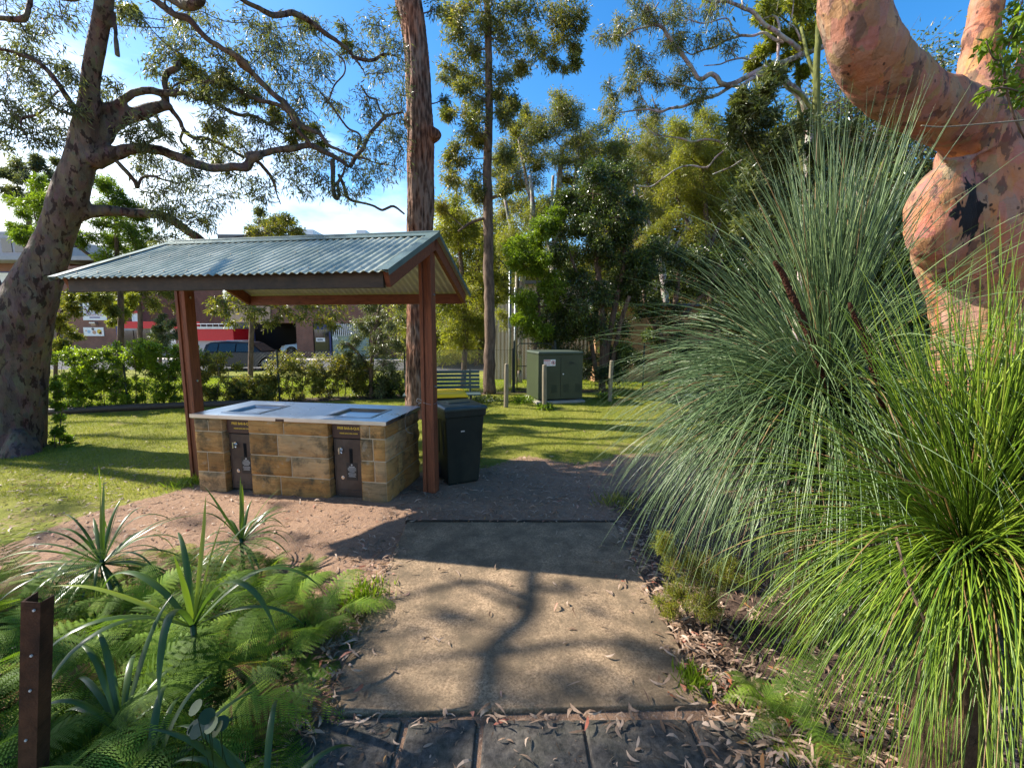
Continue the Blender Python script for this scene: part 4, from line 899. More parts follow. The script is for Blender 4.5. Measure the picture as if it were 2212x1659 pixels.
# ------------------------------------------------------------------ cars
def car(P, label, paint, rz=0.0, suv=True):
    root = empty('parked_car', P, label, 'car', None, rz)
    H = 1.0 if suv else .9
    def extr(prof, w, inset=None, mi=0):
        b = MB(); n = len(prof); inset = inset or [0] * n
        vs = [V(x, -w / 2 + i_, z * H) for (x, z), i_ in zip(prof, inset)] + [V(x, w / 2 - i_, z * H) for (x, z), i_ in zip(prof, inset)]
        b.add(vs, [[q, (q + 1) % n, (q + 1) % n + n, q + n] for q in range(n)], mi)
        base = b.nv - 2 * n; b.f.append(np.arange(n)[::-1] + base); b.k.append(np.array([n])); b.mi.append(np.array([mi])); b.f.append(np.arange(n) + n + base); b.k.append(np.array([n])); b.mi.append(np.array([mi])); return b
    arch = lambda cx: [(cx + .43 * math.cos(a), .36 + .43 * math.sin(a)) for a in np.linspace(math.pi - .25, .25, 9)]
    prof = [(-2.36, .34), (-2.42, .60), (-2.38, .95), (-2.30, 1.08), (-1.0, 1.10), (.9, 1.09), (1.35, 1.07), (2.02, .98), (2.30, .86), (2.40, .66), (2.40, .36), (2.30, .26)]
    low = list(reversed([(x, z) for x, z in [(-2.25, .26)] + arch(-1.42) + [(-.9, .24), (.95, .24)] + arch(1.48) + [(2.1, .24)]]))
    b = extr(prof + low, 1.86, [.04, .02, .02, .06, .06, .06, .08, .12, .12, .10, .06, .06] + [.0] * len(low)); b.build('body', paint, root, bev=.03)
    cab = [(-2.26, 1.06), (-2.12, 1.52), (-1.85, 1.66), (-.9, 1.72), (.25, 1.68), (.42, 1.63), (1.18, 1.08)]
    b = extr(cab, 1.74, [.02, .16, .22, .24, .24, .22, .03]); ro = b.build('cabin', paint, root, bev=.03)
    b = MB()
    for sg in (-1, 1):
        for x0, x1, x2, x3 in ((-2.02, -1.86, -1.38, -1.38), (-1.30, -1.30, -.36, -.36), (-.28, -.28, .30, .92)):
            f_ = lambda z: .87 - .20 * (z - 1.08) / .56 + .012
            zt, zb = 1.58, 1.12; b.add([V(x0, sg * f_(zb), zb * H), V(x3, sg * f_(zb), zb * H), V(x2, sg * f_(zt), zt * H), V(x1, sg * f_(zt), zt * H)], [[0, 1, 2, 3]])
    b.add([V(1.12, -.76, 1.13 * H), V(1.12, .76, 1.13 * H), V(.48, .58, 1.605 * H), V(.48, -.58, 1.605 * H)], [[0, 1, 2, 3]]); b.v[-1] += V(.025, 0, .012)
    b.add([V(-2.27, -.72, 1.12 * H), V(-2.27, .72, 1.12 * H), V(-2.15, .6, 1.5 * H), V(-2.15, -.6, 1.5 * H)], [[0, 1, 2, 3]]); b.v[-1] += V(-.02, 0, 0)
    b.build('window', 'car_glass', root)
    for x in (-1.42, 1.48):
        for sg in (-1, 1):
            y0 = sg * .72; b = MB(); b.tube([V(x, y0, .36), V(x, y0 + sg * .03, .36), V(x, y0 + sg * .19, .36), V(x, y0 + sg * .215, .36)], [.30, .36, .36, .31], 28); w_ = b.build('wheel', 'rubber', root, smooth=False)
            b = MB(); c0 = V(x, y0 + sg * .218, .36); b.cyl(c0, c0 + V(0, sg * .01, 0), .06, n=12); b.tube([c0 + V(.245 * math.cos(a), 0, .245 * math.sin(a)) for a in np.linspace(0, 6.29, 29)], .016, 6, cap=False)
            for k in range(7): a = k / 7 * 6.283; b.tube([c0, c0 + V(.24 * math.cos(a), sg * .002, .24 * math.sin(a))], [.026, .018], 5)
            b.build('rim', 'silver_paint', w_)
    for sg in (-1, 1):
        b = MB(); b.obox(V(1.95, sg * .60 - .16 + sg * .08, .76 * H), V(.36, 0, -.03), V(0, .32, 0), V(0, 0, .13)); b.build('headlight', 'lamp_glass', root, bev=.03)
        b = MB(); b.obox(V(-2.43, sg * .66 - .14, .80 * H), V(.14, 0, 0), V(0, .30, 0), V(0, 0, .2)); b.build('tail_light', 'tail_light', root, bev=.02)
        b = MB(); b.obox(V(.62, sg * .98 - .08, 1.10 * H), V(.12, 0, 0), V(0, .16, 0), V(0, 0, .12)); b.build('mirror', paint, root, bev=.03)
        b = MB(); b.tube([V(-1.7, sg * .56, 1.73 * H), V(.0, sg * .56, 1.74 * H)], .018, 6); b.build('roof_rail', 'silver_paint', root)
    b = MB(); b.obox(V(2.36, -.5, .52), V(.05, 0, 0), V(0, 1.0, 0), V(0, 0, .22)); b.build('grille', 'black_void', root, bev=.01)
    return root
xf = at(612, 790, 25.6)[0]; car((xf - 2.42, 26.45, -.694), 'black station-wagon style car parked on the road behind the hedge', 'car_paint')
xc = at(627, 745, 42)[0]; car((xc + 1.6, 42.5, -.60), 'dark car parked inside the shaded garage opening', 'silver_paint', math.radians(200), False)
# ------------------------------------------------------------------ vegetation tools
def P3(u, v, Y, r=None):
    p = at(u, v, Y)
    if r is None: return p
    return p, r / F_PX * Y * math.cos(math.atan2(p[0], p[1]))
def limb3(L, Y0=None, Y1=None, n=5, wob=.0):
    """list of (u, v, radius_px[, Y]) -> smoothed 3-D path and radii"""
    m = len(L); pts = []; rad = []
    for i, e in enumerate(L):
        Y = e[3] if len(e) > 3 else Y0 + (Y1 - Y0) * i / (m - 1)
        p, r = P3(e[0], e[1], Y, e[2]); pts.append(p); rad.append(r)
    C = catmull(pts, n); R = catmull(np.array(rad)[:, None] * np.ones(3), n)[:, 0]
    if wob:
        k = len(C); w = np.cumsum(rg.normal(0, 1, (k, 3)), 0); w -= np.linspace(0, 1, k)[:, None] * w[-1]; C = C + w * wob * R[:, None] / 3
    return C, np.maximum(R, .004)
def ell(n):
    d = nrm(rg.normal(size=(n, 3))); return d * (rg.random(n) ** (1 / 2.4))[:, None]
def bend(a, b, sag=0.0, wob=.08, n=6):
    a, b = np.asarray(a), np.asarray(b); L = np.linalg.norm(b - a); t_ = np.linspace(0, 1, n)[:, None]
    c1 = a + (b - a) * .35 + rg.normal(0, wob, 3) * L + V(0, 0, -sag * L); c2 = a + (b - a) * .7 + rg.normal(0, wob * .8, 3) * L + V(0, 0, -sag * L * .5)
    return (1 - t_) ** 3 * a + 3 * (1 - t_) ** 2 * t_ * c1 + 3 * (1 - t_) * t_ ** 2 * c2 + t_ ** 3 * b
class Crown:
    def __init__(s, leafL, leafW, droop=.5, per=12, mid=.42, spread=1.0):
        s.L, s.W, s.droop, s.per, s.mid, s.spread = leafL, leafW, droop, per, mid, spread; s.wood = MB(); s.leaf = MB(); s.anchors = []
    def skeleton(s, paths):
        for C, R in paths: s.anchors.append((C, R))
    def clump(s, c, R, twigs, squash=.85, tone=0.0, br=None, attach=True):
        c = np.asarray(c, float)
        if attach and s.anchors:
            best = None
            for C, Rr in s.anchors:
                d = np.linalg.norm(C - c, axis=1) + np.maximum(0, C[:, 2] - c[2]) * .8; k = int(np.argmin(d))
                if best is None or d[k] < best[0]: best = (d[k], C[k], Rr[k])
            a = best[1]; r0 = min(best[2] * .6, .012 + .02 * R + .008 * best[0]) if br is None else br
            q = bend(a, c, .06, .09, 7); s.wood.tube(q, np.linspace(r0, .006, 7), 5, cap=False)
            s.anchors.append((q[2:], np.linspace(r0, .006, 7)[2:]))
        else: q = np.array([c - V(0, 0, R * .6), c])
        ends = c + ell(twigs) * R * V(1, 1, squash)
        st = q[rg.integers(max(0, len(q) - 3), len(q), twigs)] + rg.normal(0, R * .12, (twigs, 3))
        midp = st + (ends - st) * .55 + rg.normal(0, R * .10, (twigs, 3)) + V(0, 0, R * .06)
        rt = max(.0022, .004 * R)
        T_ = nrm(ends - st); A_ = nrm(np.cross(T_, rg.normal(size=(twigs, 3)))); B_ = np.cross(T_, A_)
        o3 = np.stack([A_, -.5 * A_ + .87 * B_, -.5 * A_ - .87 * B_], 1)
        vv = np.stack([st[:, None] + o3 * rt * 1.5, midp[:, None] + o3 * rt, ends[:, None] + o3 * rt * .5], 1).reshape(-1, 3)
        bi = (np.arange(twigs) * 9)[:, None, None] + (np.arange(2) * 3)[None, :, None]; j1 = np.arange(3)[None, None, :]; j2 = (j1 + 1) % 3
        s.wood.add(vv, np.stack([bi + j1, bi + j2, bi + j2 + 3, bi + j1 + 3], -1).reshape(-1, 4))
        per = s.per; tt = rg.random((twigs, per)) ** .7 * .85 + .2
        tt = tt[..., None]; P = (1 - tt) ** 2 * st[:, None] + 2 * tt * (1 - tt) * midp[:, None] + tt ** 2 * ends[:, None]
        P = P.reshape(-1, 3) + rg.normal(0, R * .06 * s.spread + s.L * .3, (twigs * per, 3))
        dr = nrm(np.repeat(ends - st, per, 0)); D = dr * (1 - s.droop) + V(0, 0, -1) * s.droop + rg.normal(0, .42, P.shape)
        n = len(P); s.leaf.leaves(P, D, s.L * rg.uniform(.6, 1.25, n), s.W * rg.uniform(.7, 1.25, n), np.clip(rg.beta(2, 2.6, n) + tone + rg.normal(0, .07), 0, 1), mid=s.mid, curl=.06)
def fork_tree(base, top, r0, r1, wob=.05, n=8):
    q = bend(base, top, 0, wob, n); return q, np.linspace(r0, r1, n)
def px_tree(name, label, cat, Y, trunks, clumps, bark, leaf, L=.09, W=.02, droop=.45, per=12, dens=1.0, group=None, splits=4, ysp=.9, squash=.85, tone=0.0, crown_bits=True):
    """trunks: list of px limbs (u, v, r) at depth Y;  clumps: (u, v, r_px[, tone[, dY]])"""
    u0, v0 = trunks[0][0][:2]; b0 = at(u0, v0, trunks[0][0][3] if len(trunks[0][0]) > 3 else Y); z0 = float(gz(b0[0], b0[1]))
    root = empty(name, V(b0[0], b0[1], z0), label, cat, group)
    tb = MB(); cr = Crown(L, W, droop, per); paths = []
    for k, t_ in enumerate(trunks):
        C, R = limb3(t_, Y, Y + (0 if k == 0 else rg.uniform(-.4, .4)), 5, .25); paths.append((C, R)); tb.tube(C, R, 12 if k == 0 else 9, jit=.05)
    g = paths[0][0][0]; 
    if g[2] > z0: tb.tube([V(g[0], g[1], z0 - .1), g], [paths[0][1][0] * 1.3, paths[0][1][0]], 12)
    cr.skeleton(paths)
    for c in clumps:
        u, v, r = c[:3]; tn = c[3] if len(c) > 3 else 0; dY = c[4] if len(c) > 4 else 0
        Yc = Y + dY + rg.uniform(-.5, .5) * ysp; p, R = P3(u, v, Yc, r)
        for q in range(splits):
            o = ell(1)[0] * R * .95 if splits > 1 else V(0, 0, 0); o[1] *= 1.3
            Rq = R * (rg.uniform(.55, .95) if splits > 1 else 1)
            cr.clump(p + o, Rq, max(4, int(dens * 24)), squash, tone + tn + .10 + rg.normal(0, .08))
    part(tb, 'trunk', bark, root, smooth=True)
    if cr.wood.nv: part(cr.wood, 'branches', bark, root, smooth=True)
    part(cr.leaf, 'crown', leaf, root)
    return root, cr

# ------------------------------------------------------------------ left gum (big spreading tree over the shelter)
z1 = lambda x, y, r: (x * .2692, y * .2692, r * .2692)
z2 = lambda x, y, r: (502.5 + x * .2692, y * .2692, r * .2692)
trunkL = [(10, 1010, 112, 6.15), (14, 960, 98, 6.2), (18, 880, 94, 6.25), (24, 800, 90, 6.3), (38, 720, 80, 6.3), (66, 640, 66, 6.35), (100, 560, 50, 6.4), (127, 490, 42, 6.4), (150, 420, 43, 6.4), (172, 350, 36, 6.4), (184, 290, 33, 6.4), (192, 230, 25, 6.35), (196, 170, 21, 6.3), (206, 110, 21, 6.25), (216, 60, 20, 6.2), (226, 0, 20, 6.1), (232, -120, 19, 6.0), (240, -300, 14, 6.0)]
stemL = [(30, 800, 66, 6.3), (0, 700, 50, 6.3), (-25, 640, 40, 6.4), (-60, 560, 36, 6.5), (-110, 450, 30, 6.5), (-150, 300, 24, 6.4), (-170, 100, 20, 6.3)]
L1 = [z1(700, 1310, 120), z1(800, 1270, 100), z1(900, 1220, 72), z1(1000, 1185, 56), z1(1150, 1180, 48), z1(1300, 1215, 46), z1(1500, 1285, 46), z1(1700, 1335, 40), z1(1870, 1325, 38), z1(1960, 1335, 40), z1(2010, 1280, 36), z1(2090, 1250, 34), z2(110, 1250, 34), z2(220, 1240, 32), z2(350, 1220, 28), z2(480, 1215, 30), z2(560, 1190, 26), z2(640, 1205, 26), z2(720, 1245, 24), z2(800, 1275, 22), z2(880, 1312, 20), z2(940, 1345, 18)]
L1b = [z2(940, 1340, 15), z2(990, 1260, 16), z2(1050, 1190, 15), z2(1080, 1120, 14), z2(1130, 1040, 13), z2(1220, 940, 13), z2(1290, 915, 8), z2(1370, 905, 6)]
L2 = [z1(720, 880, 60), z1(830, 870, 45), z1(900, 850, 40), z1(980, 810, 38), z1(1080, 745, 36), z1(1200, 725, 36), z1(1320, 745, 34), z1(1450, 745, 28), z1(1580, 785, 26), z1(1700, 810, 22), z1(1820, 880, 22), z1(1940, 930, 20), z2(130, 925, 18), z2(260, 980, 17), z2(380, 1060, 15), z2(480, 1150, 13), z2(560, 1180, 10)]
L3 = [z1(760, 1220, 50), z1(830, 1120, 70), z1(870, 1030, 78), z1(950, 965, 72), z1(1080, 920, 66), z1(1180, 885, 60), z1(1280, 850, 48), z1(1340, 850, 40), z1(1375, 890, 26)]
L3u = [z1(1350, 850, 24), z1(1342, 760, 24), z1(1322, 670, 28), z1(1330, 605, 30), z1(1375, 565, 32), z1(1425, 540, 30), z1(1445, 490, 20), z1(1470, 440, 14)]
L3b = [z1(1370, 870, 22), z1(1440, 960, 18), z1(1480, 1050, 18), z1(1560, 1110, 17), z1(1650, 1115, 16), z1(1750, 1155, 14), z1(1850, 1200, 12), z1(1960, 1270, 10)]
L4 = [(135, 470, 24), (170, 464, 22), (215, 458, 17), (250, 458, 14), (290, 462, 13), (330, 463, 12), (365, 475, 12), (400, 498, 11), (435, 522, 10), (470, 560, 8), (505, 610, 6), (540, 660, 5)]
L5 = [z1(640, 900, 45), z1(595, 860, 36), z1(550, 780, 32), z1(500, 690, 30), z1(420, 590, 30), z1(330, 505, 28), z1(200, 445, 28), z1(80, 410, 26), z1(0, 395, 25), z1(-200, 330, 20), z1(-500, 300, 15)]
L5b = [z1(620, 910, 20), z1(560, 915, 18), z1(480, 890, 14), z1(420, 855, 12), z1(380, 862, 12), z1(300, 920, 12), z1(180, 950, 12), z1(165, 1000, 9), z1(200, 1070, 8), z1(225, 1130, 6)]
L5c = [z1(430, 840, 10), z1(400, 810, 10), z1(470, 730, 10)]
TL = [z1(-400, 60, 30), z1(-150, 130, 32), z1(0, 150, 34), z1(100, 170, 36), z1(180, 175, 36), z1(212, 130, 30), z1(225, 60, 30), z1(245, 0, 30), z1(280, -120, 28), z1(420, -330, 24)]
TO = [z1(240, -220, 34), z1(430, -40, 34), z1(560, -22, 42), z1(690, -60, 36), z1(900, -180, 30), z1(1120, -160, 36), z1(1340, -25, 40), z1(1440, 8, 48), z1(1540, 12, 52), z1(1605, -15, 40), z1(1640, -120, 26)]
L6 = [z1(1000, -240, 34), z1(1120, -110, 32), z1(1210, -20, 31), z1(1290, 45, 32), z1(1400, 120, 32), z1(1490, 145, 34), z1(1560, 215, 30), z1(1650, 305, 28), z1(1750, 370, 28), z1(1880, 445, 30), z1(1980, 540, 27), z2(40, 510, 27), z2(150, 600, 27), z2(250, 690, 28), z2(330, 770, 27), z2(400, 820, 28), z2(470, 905, 30), z2(520, 990, 28), z2(600, 1040, 24), z2(680, 1065, 22), z2(740, 1150, 17), z2(830, 1190, 17), z2(900, 1225, 17), z2(1000, 1255, 16), z2(1080, 1275, 13), z2(1160, 1310, 12), z2(1280, 1335, 10), z2(1345, 1390, 9), z2(1355, 1440, 7), z2(1320, 1460, 5)]
L6b = [z1(1380, 700, 16), z1(1500, 640, 18), z1(1640, 640, 20), z1(1780, 650, 22), z1(1900, 700, 24), z2(0, 690, 24), z2(100, 740, 24), z2(220, 800, 22), z2(330, 830, 22), z2(420, 880, 22), z2(470, 960, 18), z2(530, 1060, 20), z2(600, 1130, 18), z2(650, 1200, 14)]
L7 = [z2(-150, -90, 26), z2(40, -20, 25), z2(150, 50, 25), z2(270, 115, 26), z2(360, 160, 27), z2(430, 145, 27), z2(510, 135, 27), z2(600, 175, 25), z2(680, 240, 24), z2(760, 300, 23), z2(850, 350, 20), z2(930, 420, 18), z2(990, 490, 14), z2(1050, 580, 12), z2(1050, 640, 10), z2(1010, 670, 10), z2(995, 700, 9), z2(1020, 760, 8), z2(1070, 840, 8), z2(1095, 920, 7), z2(1090, 1060, 5)]
L7b = [z2(960, 460, 14), z2(1070, 485, 14), z2(1140, 480, 13), z2(1200, 445, 11), z2(1260, 440, 8), z2(1330, 460, 5)]
L7c = [z2(1030, 690, 8), z2(1090, 780, 8), z2(1150, 800, 7), z2(1180, 880, 7), z2(1225, 940, 7)]
H1 = [z2(800, 1280, 20), z2(800, 1360, 20), z2(795, 1460, 18), z2(800, 1560, 17), z2(825, 1595, 16), z2(850, 1560, 14), z2(840, 1470, 12), z2(880, 1400, 10), z2(900, 1340, 8)]
H2 = [z2(850, 1400, 12), z2(890, 1490, 14), z2(915, 1570, 13), z2(960, 1610, 11), z2(1040, 1630, 9), z2(1130, 1655, 9), z2(1200, 1690, 10), z2(1290, 1660, 10), z2(1380, 1720, 7)]
H3 = [z2(130, 1275, 14), z2(200, 1300, 15), z2(250, 1350, 15), z2(300, 1420, 14), z2(335, 1480, 12), z2(350, 1550, 6), z2(385, 1640, 4)]
H4 = [z2(700, 740, 6), z2(770, 820, 8), z2(840, 920, 8), z2(920, 1030, 8), z2(1000, 1070, 8), z2(1030, 1120, 8), z2(1000, 1200, 9)]
H5 = [z2(850, 450, 6), z2(895, 500, 6), z2(895, 590, 6), z2(820, 680, 6), z2(780, 780, 6), z2(760, 830, 5)]
H6 = [z1(930, 1290, 18), z1(980, 1340, 20), z1(1040, 1400, 20), z1(1090, 1460, 18), z1(1100, 1500, 16), z1(1140, 1430, 12), z1(1220, 1415, 11), z1(1330, 1450, 8), z1(1440, 1470, 5)]
H7 = [z1(1185, 960, 20), z1(1240, 1010, 18), z1(1290, 1020, 13), z1(1285, 1100, 13), z1(1220, 1120, 12), z1(1185, 1160, 8)]
H8 = [z1(1250, 920, 14), z1(1280, 980, 13), z1(1295, 1060, 13), z1(1275, 1110, 10)]
H9 = [z1(1470, 1050, 12), z1(1450, 1130, 11), z1(1520, 1200, 10), z1(1570, 1260, 8)]
root = empty('spreading_gum_tree', at(15, 975, 6.2) * V(1, 1, 0), 'huge blotchy-barked gum tree at the left edge, its crooked limbs reaching over the shelter', 'tree')
thick, thin = MB(), MB(); skel = []
def add_l(L, a, b_, mb_, n=10, w=.25):
    C, R = limb3(L, a, b_, 5, w); mb_.tube(C, R, n, jit=.03); skel.append((C, R))
add_l(trunkL, 6.2, 6.2, thick, 16, .0); add_l(stemL, 6.3, 6.3, thick, 14, .1)
add_l(L1, 6.4, 7.2, thick, 12); add_l(L2, 6.4, 7.4, thick, 12); add_l(L3, 6.45, 6.9, thick, 14, .1); add_l(L3u, 6.9, 7.0, thick, 10); add_l(L4, 6.4, 7.6, thick, 10)
add_l(L5, 6.4, 6.0, thick, 12); add_l(TL, 6.0, 6.2, thick, 12); add_l(TO, 6.2, 5.8, thick, 12); add_l(L6, 5.9, 7.3, thick, 12); add_l(L6b, 6.9, 6.9, thick, 10); add_l(L7, 5.6, 7.6, thick, 12)
for L, a, b_ in ((L1b, 7.2, 7.6), (L3b, 6.9, 7.2), (L5b, 6.4, 6.2), (L5c, 6.3, 6.3), (L7b, 7.2, 7.6), (L7c, 7.5, 7.6), (H1, 7.15, 7.1), (H2, 7.2, 7.8), (H3, 7.0, 7.1), (H4, 7.0, 7.4), (H5, 7.2, 7.2), (H6, 6.5, 6.9), (H7, 6.8, 6.9), (H8, 6.9, 6.9), (H9, 7.0, 7.1)): add_l(L, a, b_, thin, 8)
# buttress flare and knobs
for (u, v, r, Y) in ((70, 1000, 40, 6.05), (-30, 1010, 60, 5.95), (40, 985, 55, 5.95), (250, 80, 7, 6.2)):
    p, R = P3(u, v, Y, r); thick.tube([p + V(0, 0, -.25), p + V(0, 0, .0), p + V(-.02, .06, .35)], [R, R * .9, R * .35], 12)
o = part(thick, 'trunk', 'spotted_bark', root, smooth=True)
rm = o.modifiers.new('join', 'REMESH'); rm.mode = 'VOXEL'; rm.voxel_size = .028; rm.use_smooth_shade = True
sm = o.modifiers.new('smooth', 'SMOOTH'); sm.factor = .5; sm.iterations = 5
part(thin, 'side_branches', 'spotted_bark', root, smooth=True)
cr = Crown(.098, .017, .55, 12, spread=1.6); cr.skeleton(skel)
gum_cl = [  # (u, v, r, Y) clumps of thin hanging leaves seen against the sky
 (35, 70, 45), (95, 60, 40), (60, 110, 30), (130, 15, 40), (10, 120, 30), (60, 150, 35), (110, 140, 28), (20, 175, 32), (80, 190, 35), (135, 150, 18), (150, 175, 18), (20, 230, 35), (70, 240, 35), (110, 220, 30), (30, 285, 30), (75, 300, 24), (120, 270, 30), (145, 300, 20), (160, 230, 16), (10, 310, 20), (55, 265, 30), (105, 310, 16),
 (270, 25, 22), (300, 45, 20), (255, 15, 16), (232, 205, 26), (245, 190, 18), (400, 40, 24), (425, 30, 28), (450, 45, 26), (370, 115, 24), (345, 100, 20), (340, 140, 20), (395, 95, 22), (330, 150, 14), (420, 90, 24), (460, 110, 26),
 (400, 150, 22), (430, 165, 24), (390, 170, 20), (460, 180, 24), (480, 150, 18), (500, 190, 22), (410, 195, 16), (440, 205, 18), (540, 60, 24), (570, 75, 24), (590, 50, 26), (560, 100, 26), (600, 90, 22), (530, 110, 22), (610, 120, 24), (640, 100, 22), (660, 130, 24), (580, 140, 24), (630, 155, 24), (680, 110, 22), (690, 150, 22), (700, 130, 20), (650, 65, 16), (690, 60, 14), (540, 150, 22), (600, 185, 24), (560, 190, 20), (640, 200, 22), (680, 190, 18), (520, 200, 22), (700, 220, 18), (730, 230, 18), (660, 240, 18),
 (750, 110, 16), (740, 65, 12), (790, 115, 24), (830, 60, 26), (820, 100, 24), (855, 90, 20), (800, 60, 22), (840, 140, 26), (860, 160, 22), (820, 170, 22), (860, 200, 20), (790, 215, 20), (830, 230, 22), (800, 250, 20), (860, 240, 18), (840, 290, 24), (860, 320, 20), (810, 320, 18), (850, 360, 22), (800, 350, 20), (820, 380, 20), (870, 290, 14),
 (480, 240, 24), (450, 260, 22), (500, 270, 24), (470, 290, 24), (520, 300, 24), (550, 260, 20), (430, 300, 20), (450, 320, 22), (490, 330, 22), (530, 330, 22), (560, 300, 20), (590, 270, 18), (620, 260, 20), (650, 280, 20), (600, 330, 18), (640, 340, 24), (670, 330, 24), (620, 370, 22), (660, 380, 26), (700, 350, 20), (690, 390, 24), (720, 400, 18), (650, 410, 20), (740, 340, 18), (770, 300, 16), (770, 370, 18), (760, 420, 18), (790, 410, 16),
 (300, 280, 24), (330, 270, 24), (350, 290, 20), (310, 310, 16), (280, 290, 14), (330, 350, 22), (360, 370, 26), (300, 370, 20), (390, 390, 26), (420, 360, 24), (350, 410, 26), (400, 430, 28), (440, 400, 26), (460, 440, 24), (370, 450, 24), (330, 430, 22), (420, 480, 28), (380, 490, 26), (450, 480, 20), (340, 470, 20), (490, 420, 22), (500, 370, 20), (540, 390, 22), (570, 400, 22), (560, 430, 18), (350, 520, 18), (400, 520, 20), (300, 330, 14)]
for (u, v, r) in gum_cl:
    Y = 6.4 + 1.1 * min(1, max(0, (u - 150) / 700)) + rg.uniform(-.5, .7); p, R = P3(u, v, Y, r * 1.2)
    for q in range(2): cr.clump(p + ell(1)[0] * R * .5, R * rg.uniform(1.0, 1.6), int(4 + r * .17), .9, rg.normal(.2, .1), br=.006)
for k, (x0, x1, yy) in enumerate(((-2, 4.5, 6.3), (-1.5, 4, 6.9), (-2, 4.6, 7.3), (-1, 4.5, 8.3), (-8.5, -4, 5.6), (-9, -4.5, 6.8), (-9.5, -5, 7.9))):  # unseen high limbs and clumps, set up-sun to throw shade bands on the lawn
    T_ = 15.0 + .4 * k; q = np.array([V(x, yy + .18 * math.sin(x * 2.1 + k * 2) + .07 * (x - x0), 0) + SUN * T_ for x in np.linspace(x0, x1, 14)]); R_ = np.linspace(.085, .035, 14) * (1.15 if k % 2 else .8)
    cr.wood.tube(q, R_, 7); cr.anchors.append((q, R_))
    for j in range(2 if k < 2 else 7): cr.clump(q[rg.integers(1, 14)] + V(rg.normal(0, .3), rg.normal(0, .3), rg.normal(0, .2)), rg.uniform(.2, .42), 8, .9, 0, br=.012)
    a_ = q[0]; cr.wood.tube(bend(V(-8.9, 6.4, 6.4), a_, 0, .05, 8), np.linspace(.13, R_[0], 8), 8)
for k in range(20):  # unseen canopy added overhead for its shade
    p = V(rg.uniform(-10.5, -4.0), rg.uniform(3.5, 9.5), 0); p[2] = rg.uniform(6.4, 9.0); cr.clump(p, rg.uniform(.5, .8), 14, .7, 0, br=.01)
part(cr.wood, 'twigs', 'spotted_bark', root); part(cr.leaf, 'crown', 'gum_leaf_blue', root)
# leafy epicormic growth, brighter, along the limbs and below the roof
cr = Crown(.085, .02, .45, 13, spread=1.2); cr.skeleton(skel)
for (u, v, r) in ((395, 140, 20), (420, 155, 26), (450, 170, 24), (480, 170, 22), (440, 195, 18), (370, 195, 14), (500, 185, 18), (470, 205, 16), (540, 195, 18), (525, 215, 20), (560, 215, 16), (590, 235, 18), (600, 255, 20), (640, 275, 22), (665, 290, 22), (640, 305, 18), (680, 275, 16), (700, 310, 12), (480, 280, 18), (455, 275, 14), (650, 45, 9), (675, 55, 9), (750, 100, 10), (280, 15, 14), (405, 330, 14), (470, 350, 12), (505, 120, 12), (590, 500, 28), (615, 490, 30), (560, 500, 26), (640, 500, 22), (590, 480, 24), (620, 470, 18)):
    Y = 6.7 + .7 * (u / 800) + rg.uniform(-.3, .3) + (1.4 if v > 460 else 0); p, R = P3(u, v, Y, r)
    for q in range(2): cr.clump(p + ell(1)[0] * R * .4, R * .8, int(6 + r * .25), .9, .18, br=.008)
for (u, v, r) in ((470, 650, 18), (500, 640, 26), (530, 660, 28), (560, 670, 28), (590, 650, 26), (620, 668, 28), (650, 655, 26), (680, 665, 28), (700, 650, 26), (720, 680, 24), (735, 660, 22), (690, 690, 26), (650, 690, 20), (600, 690, 16), (540, 685, 18), (490, 675, 18), (460, 670, 14), (715, 700, 20), (580, 700, 12), (500, 700, 14)):
    p, R = P3(u, v, 7.3 + rg.uniform(-.3, .3), r); cr.clump(p, R, int(5 + r * .3), .7, .15, br=.007)
part(cr.wood, 'leafy_twigs', 'spotted_bark', root); part(cr.leaf, 'fresh_foliage', 'olive_leaf', root)['label'] = 'brighter yellow-green leaf tufts on the limbs'

# ------------------------------------------------------------------ dark fissured trunk behind the shelter
root = empty('dark_ironbark_tree', at(903, 895, 8.7) * V(1, 1, 0), 'tall straight dark tree with rough fissured bark right behind the shelter roof', 'tree')
tr = [(905, 910, 34), (903, 880, 29), (903, 800, 27), (905, 700, 27), (907, 600, 27), (907, 500, 26), (909, 440, 26.5), (908, 360, 26), (909, 300, 26), (906, 240, 25), (903, 170, 24.5), (899, 110, 24), (891, 50, 25), (882, 0, 27), (875, -80, 25), (868, -260, 22), (860, -500, 14)]
C, R = limb3(tr, 8.7, 8.7, 16); b = MB()
m_, n_ = len(C), 60; ang = np.arange(n_) / n_ * 6.2832; ph = rg.uniform(0, 6.28, 8)
T = nrm(np.gradient(C, axis=0)); vs = []
for i in range(m_):
    N_ = nrm(np.cross(T[i], V(0, 1, 0))); B_ = np.cross(T[i], N_); z = C[i][2]
    rr = R[i] * (1 + .030 * np.sin(ang * 11 + 2.2 * np.sin(z * 1.7 + ph[0]) + ph[1]) + .022 * np.sin(ang * 19 + 3 * np.sin(z * 3.1 + ph[2])) + .05 * np.sin(ang * 2 + z * .9 + ph[3]) + rg.normal(0, .012, n_))
    vs.append(C[i] + np.cos(ang)[:, None] * rr[:, None] * N_ + np.sin(ang)[:, None] * rr[:, None] * B_)
v = np.concatenate(vs); i = np.arange(m_ - 1)[:, None] * n_; j = np.arange(n_)[None, :]; j2 = (j + 1) % n_
b.add(v, np.stack([i + j, i + j2, i + j2 + n_, i + j + n_], -1).reshape(-1, 4))
part(b, 'trunk', 'fissured_bark', root, smooth=True)
b = MB(); p, r = P3(938, 293, 8.65, 14); b.tube([p + V(-.12, 0, .06), p + V(-.05, 0, .02), p + V(.04, 0, -.02), p + V(.07, 0, -.05), p + V(.09, 0, -.07)], [r * 1.2, r * 1.1, r, r * .8, r * .2], 12, jit=.15)
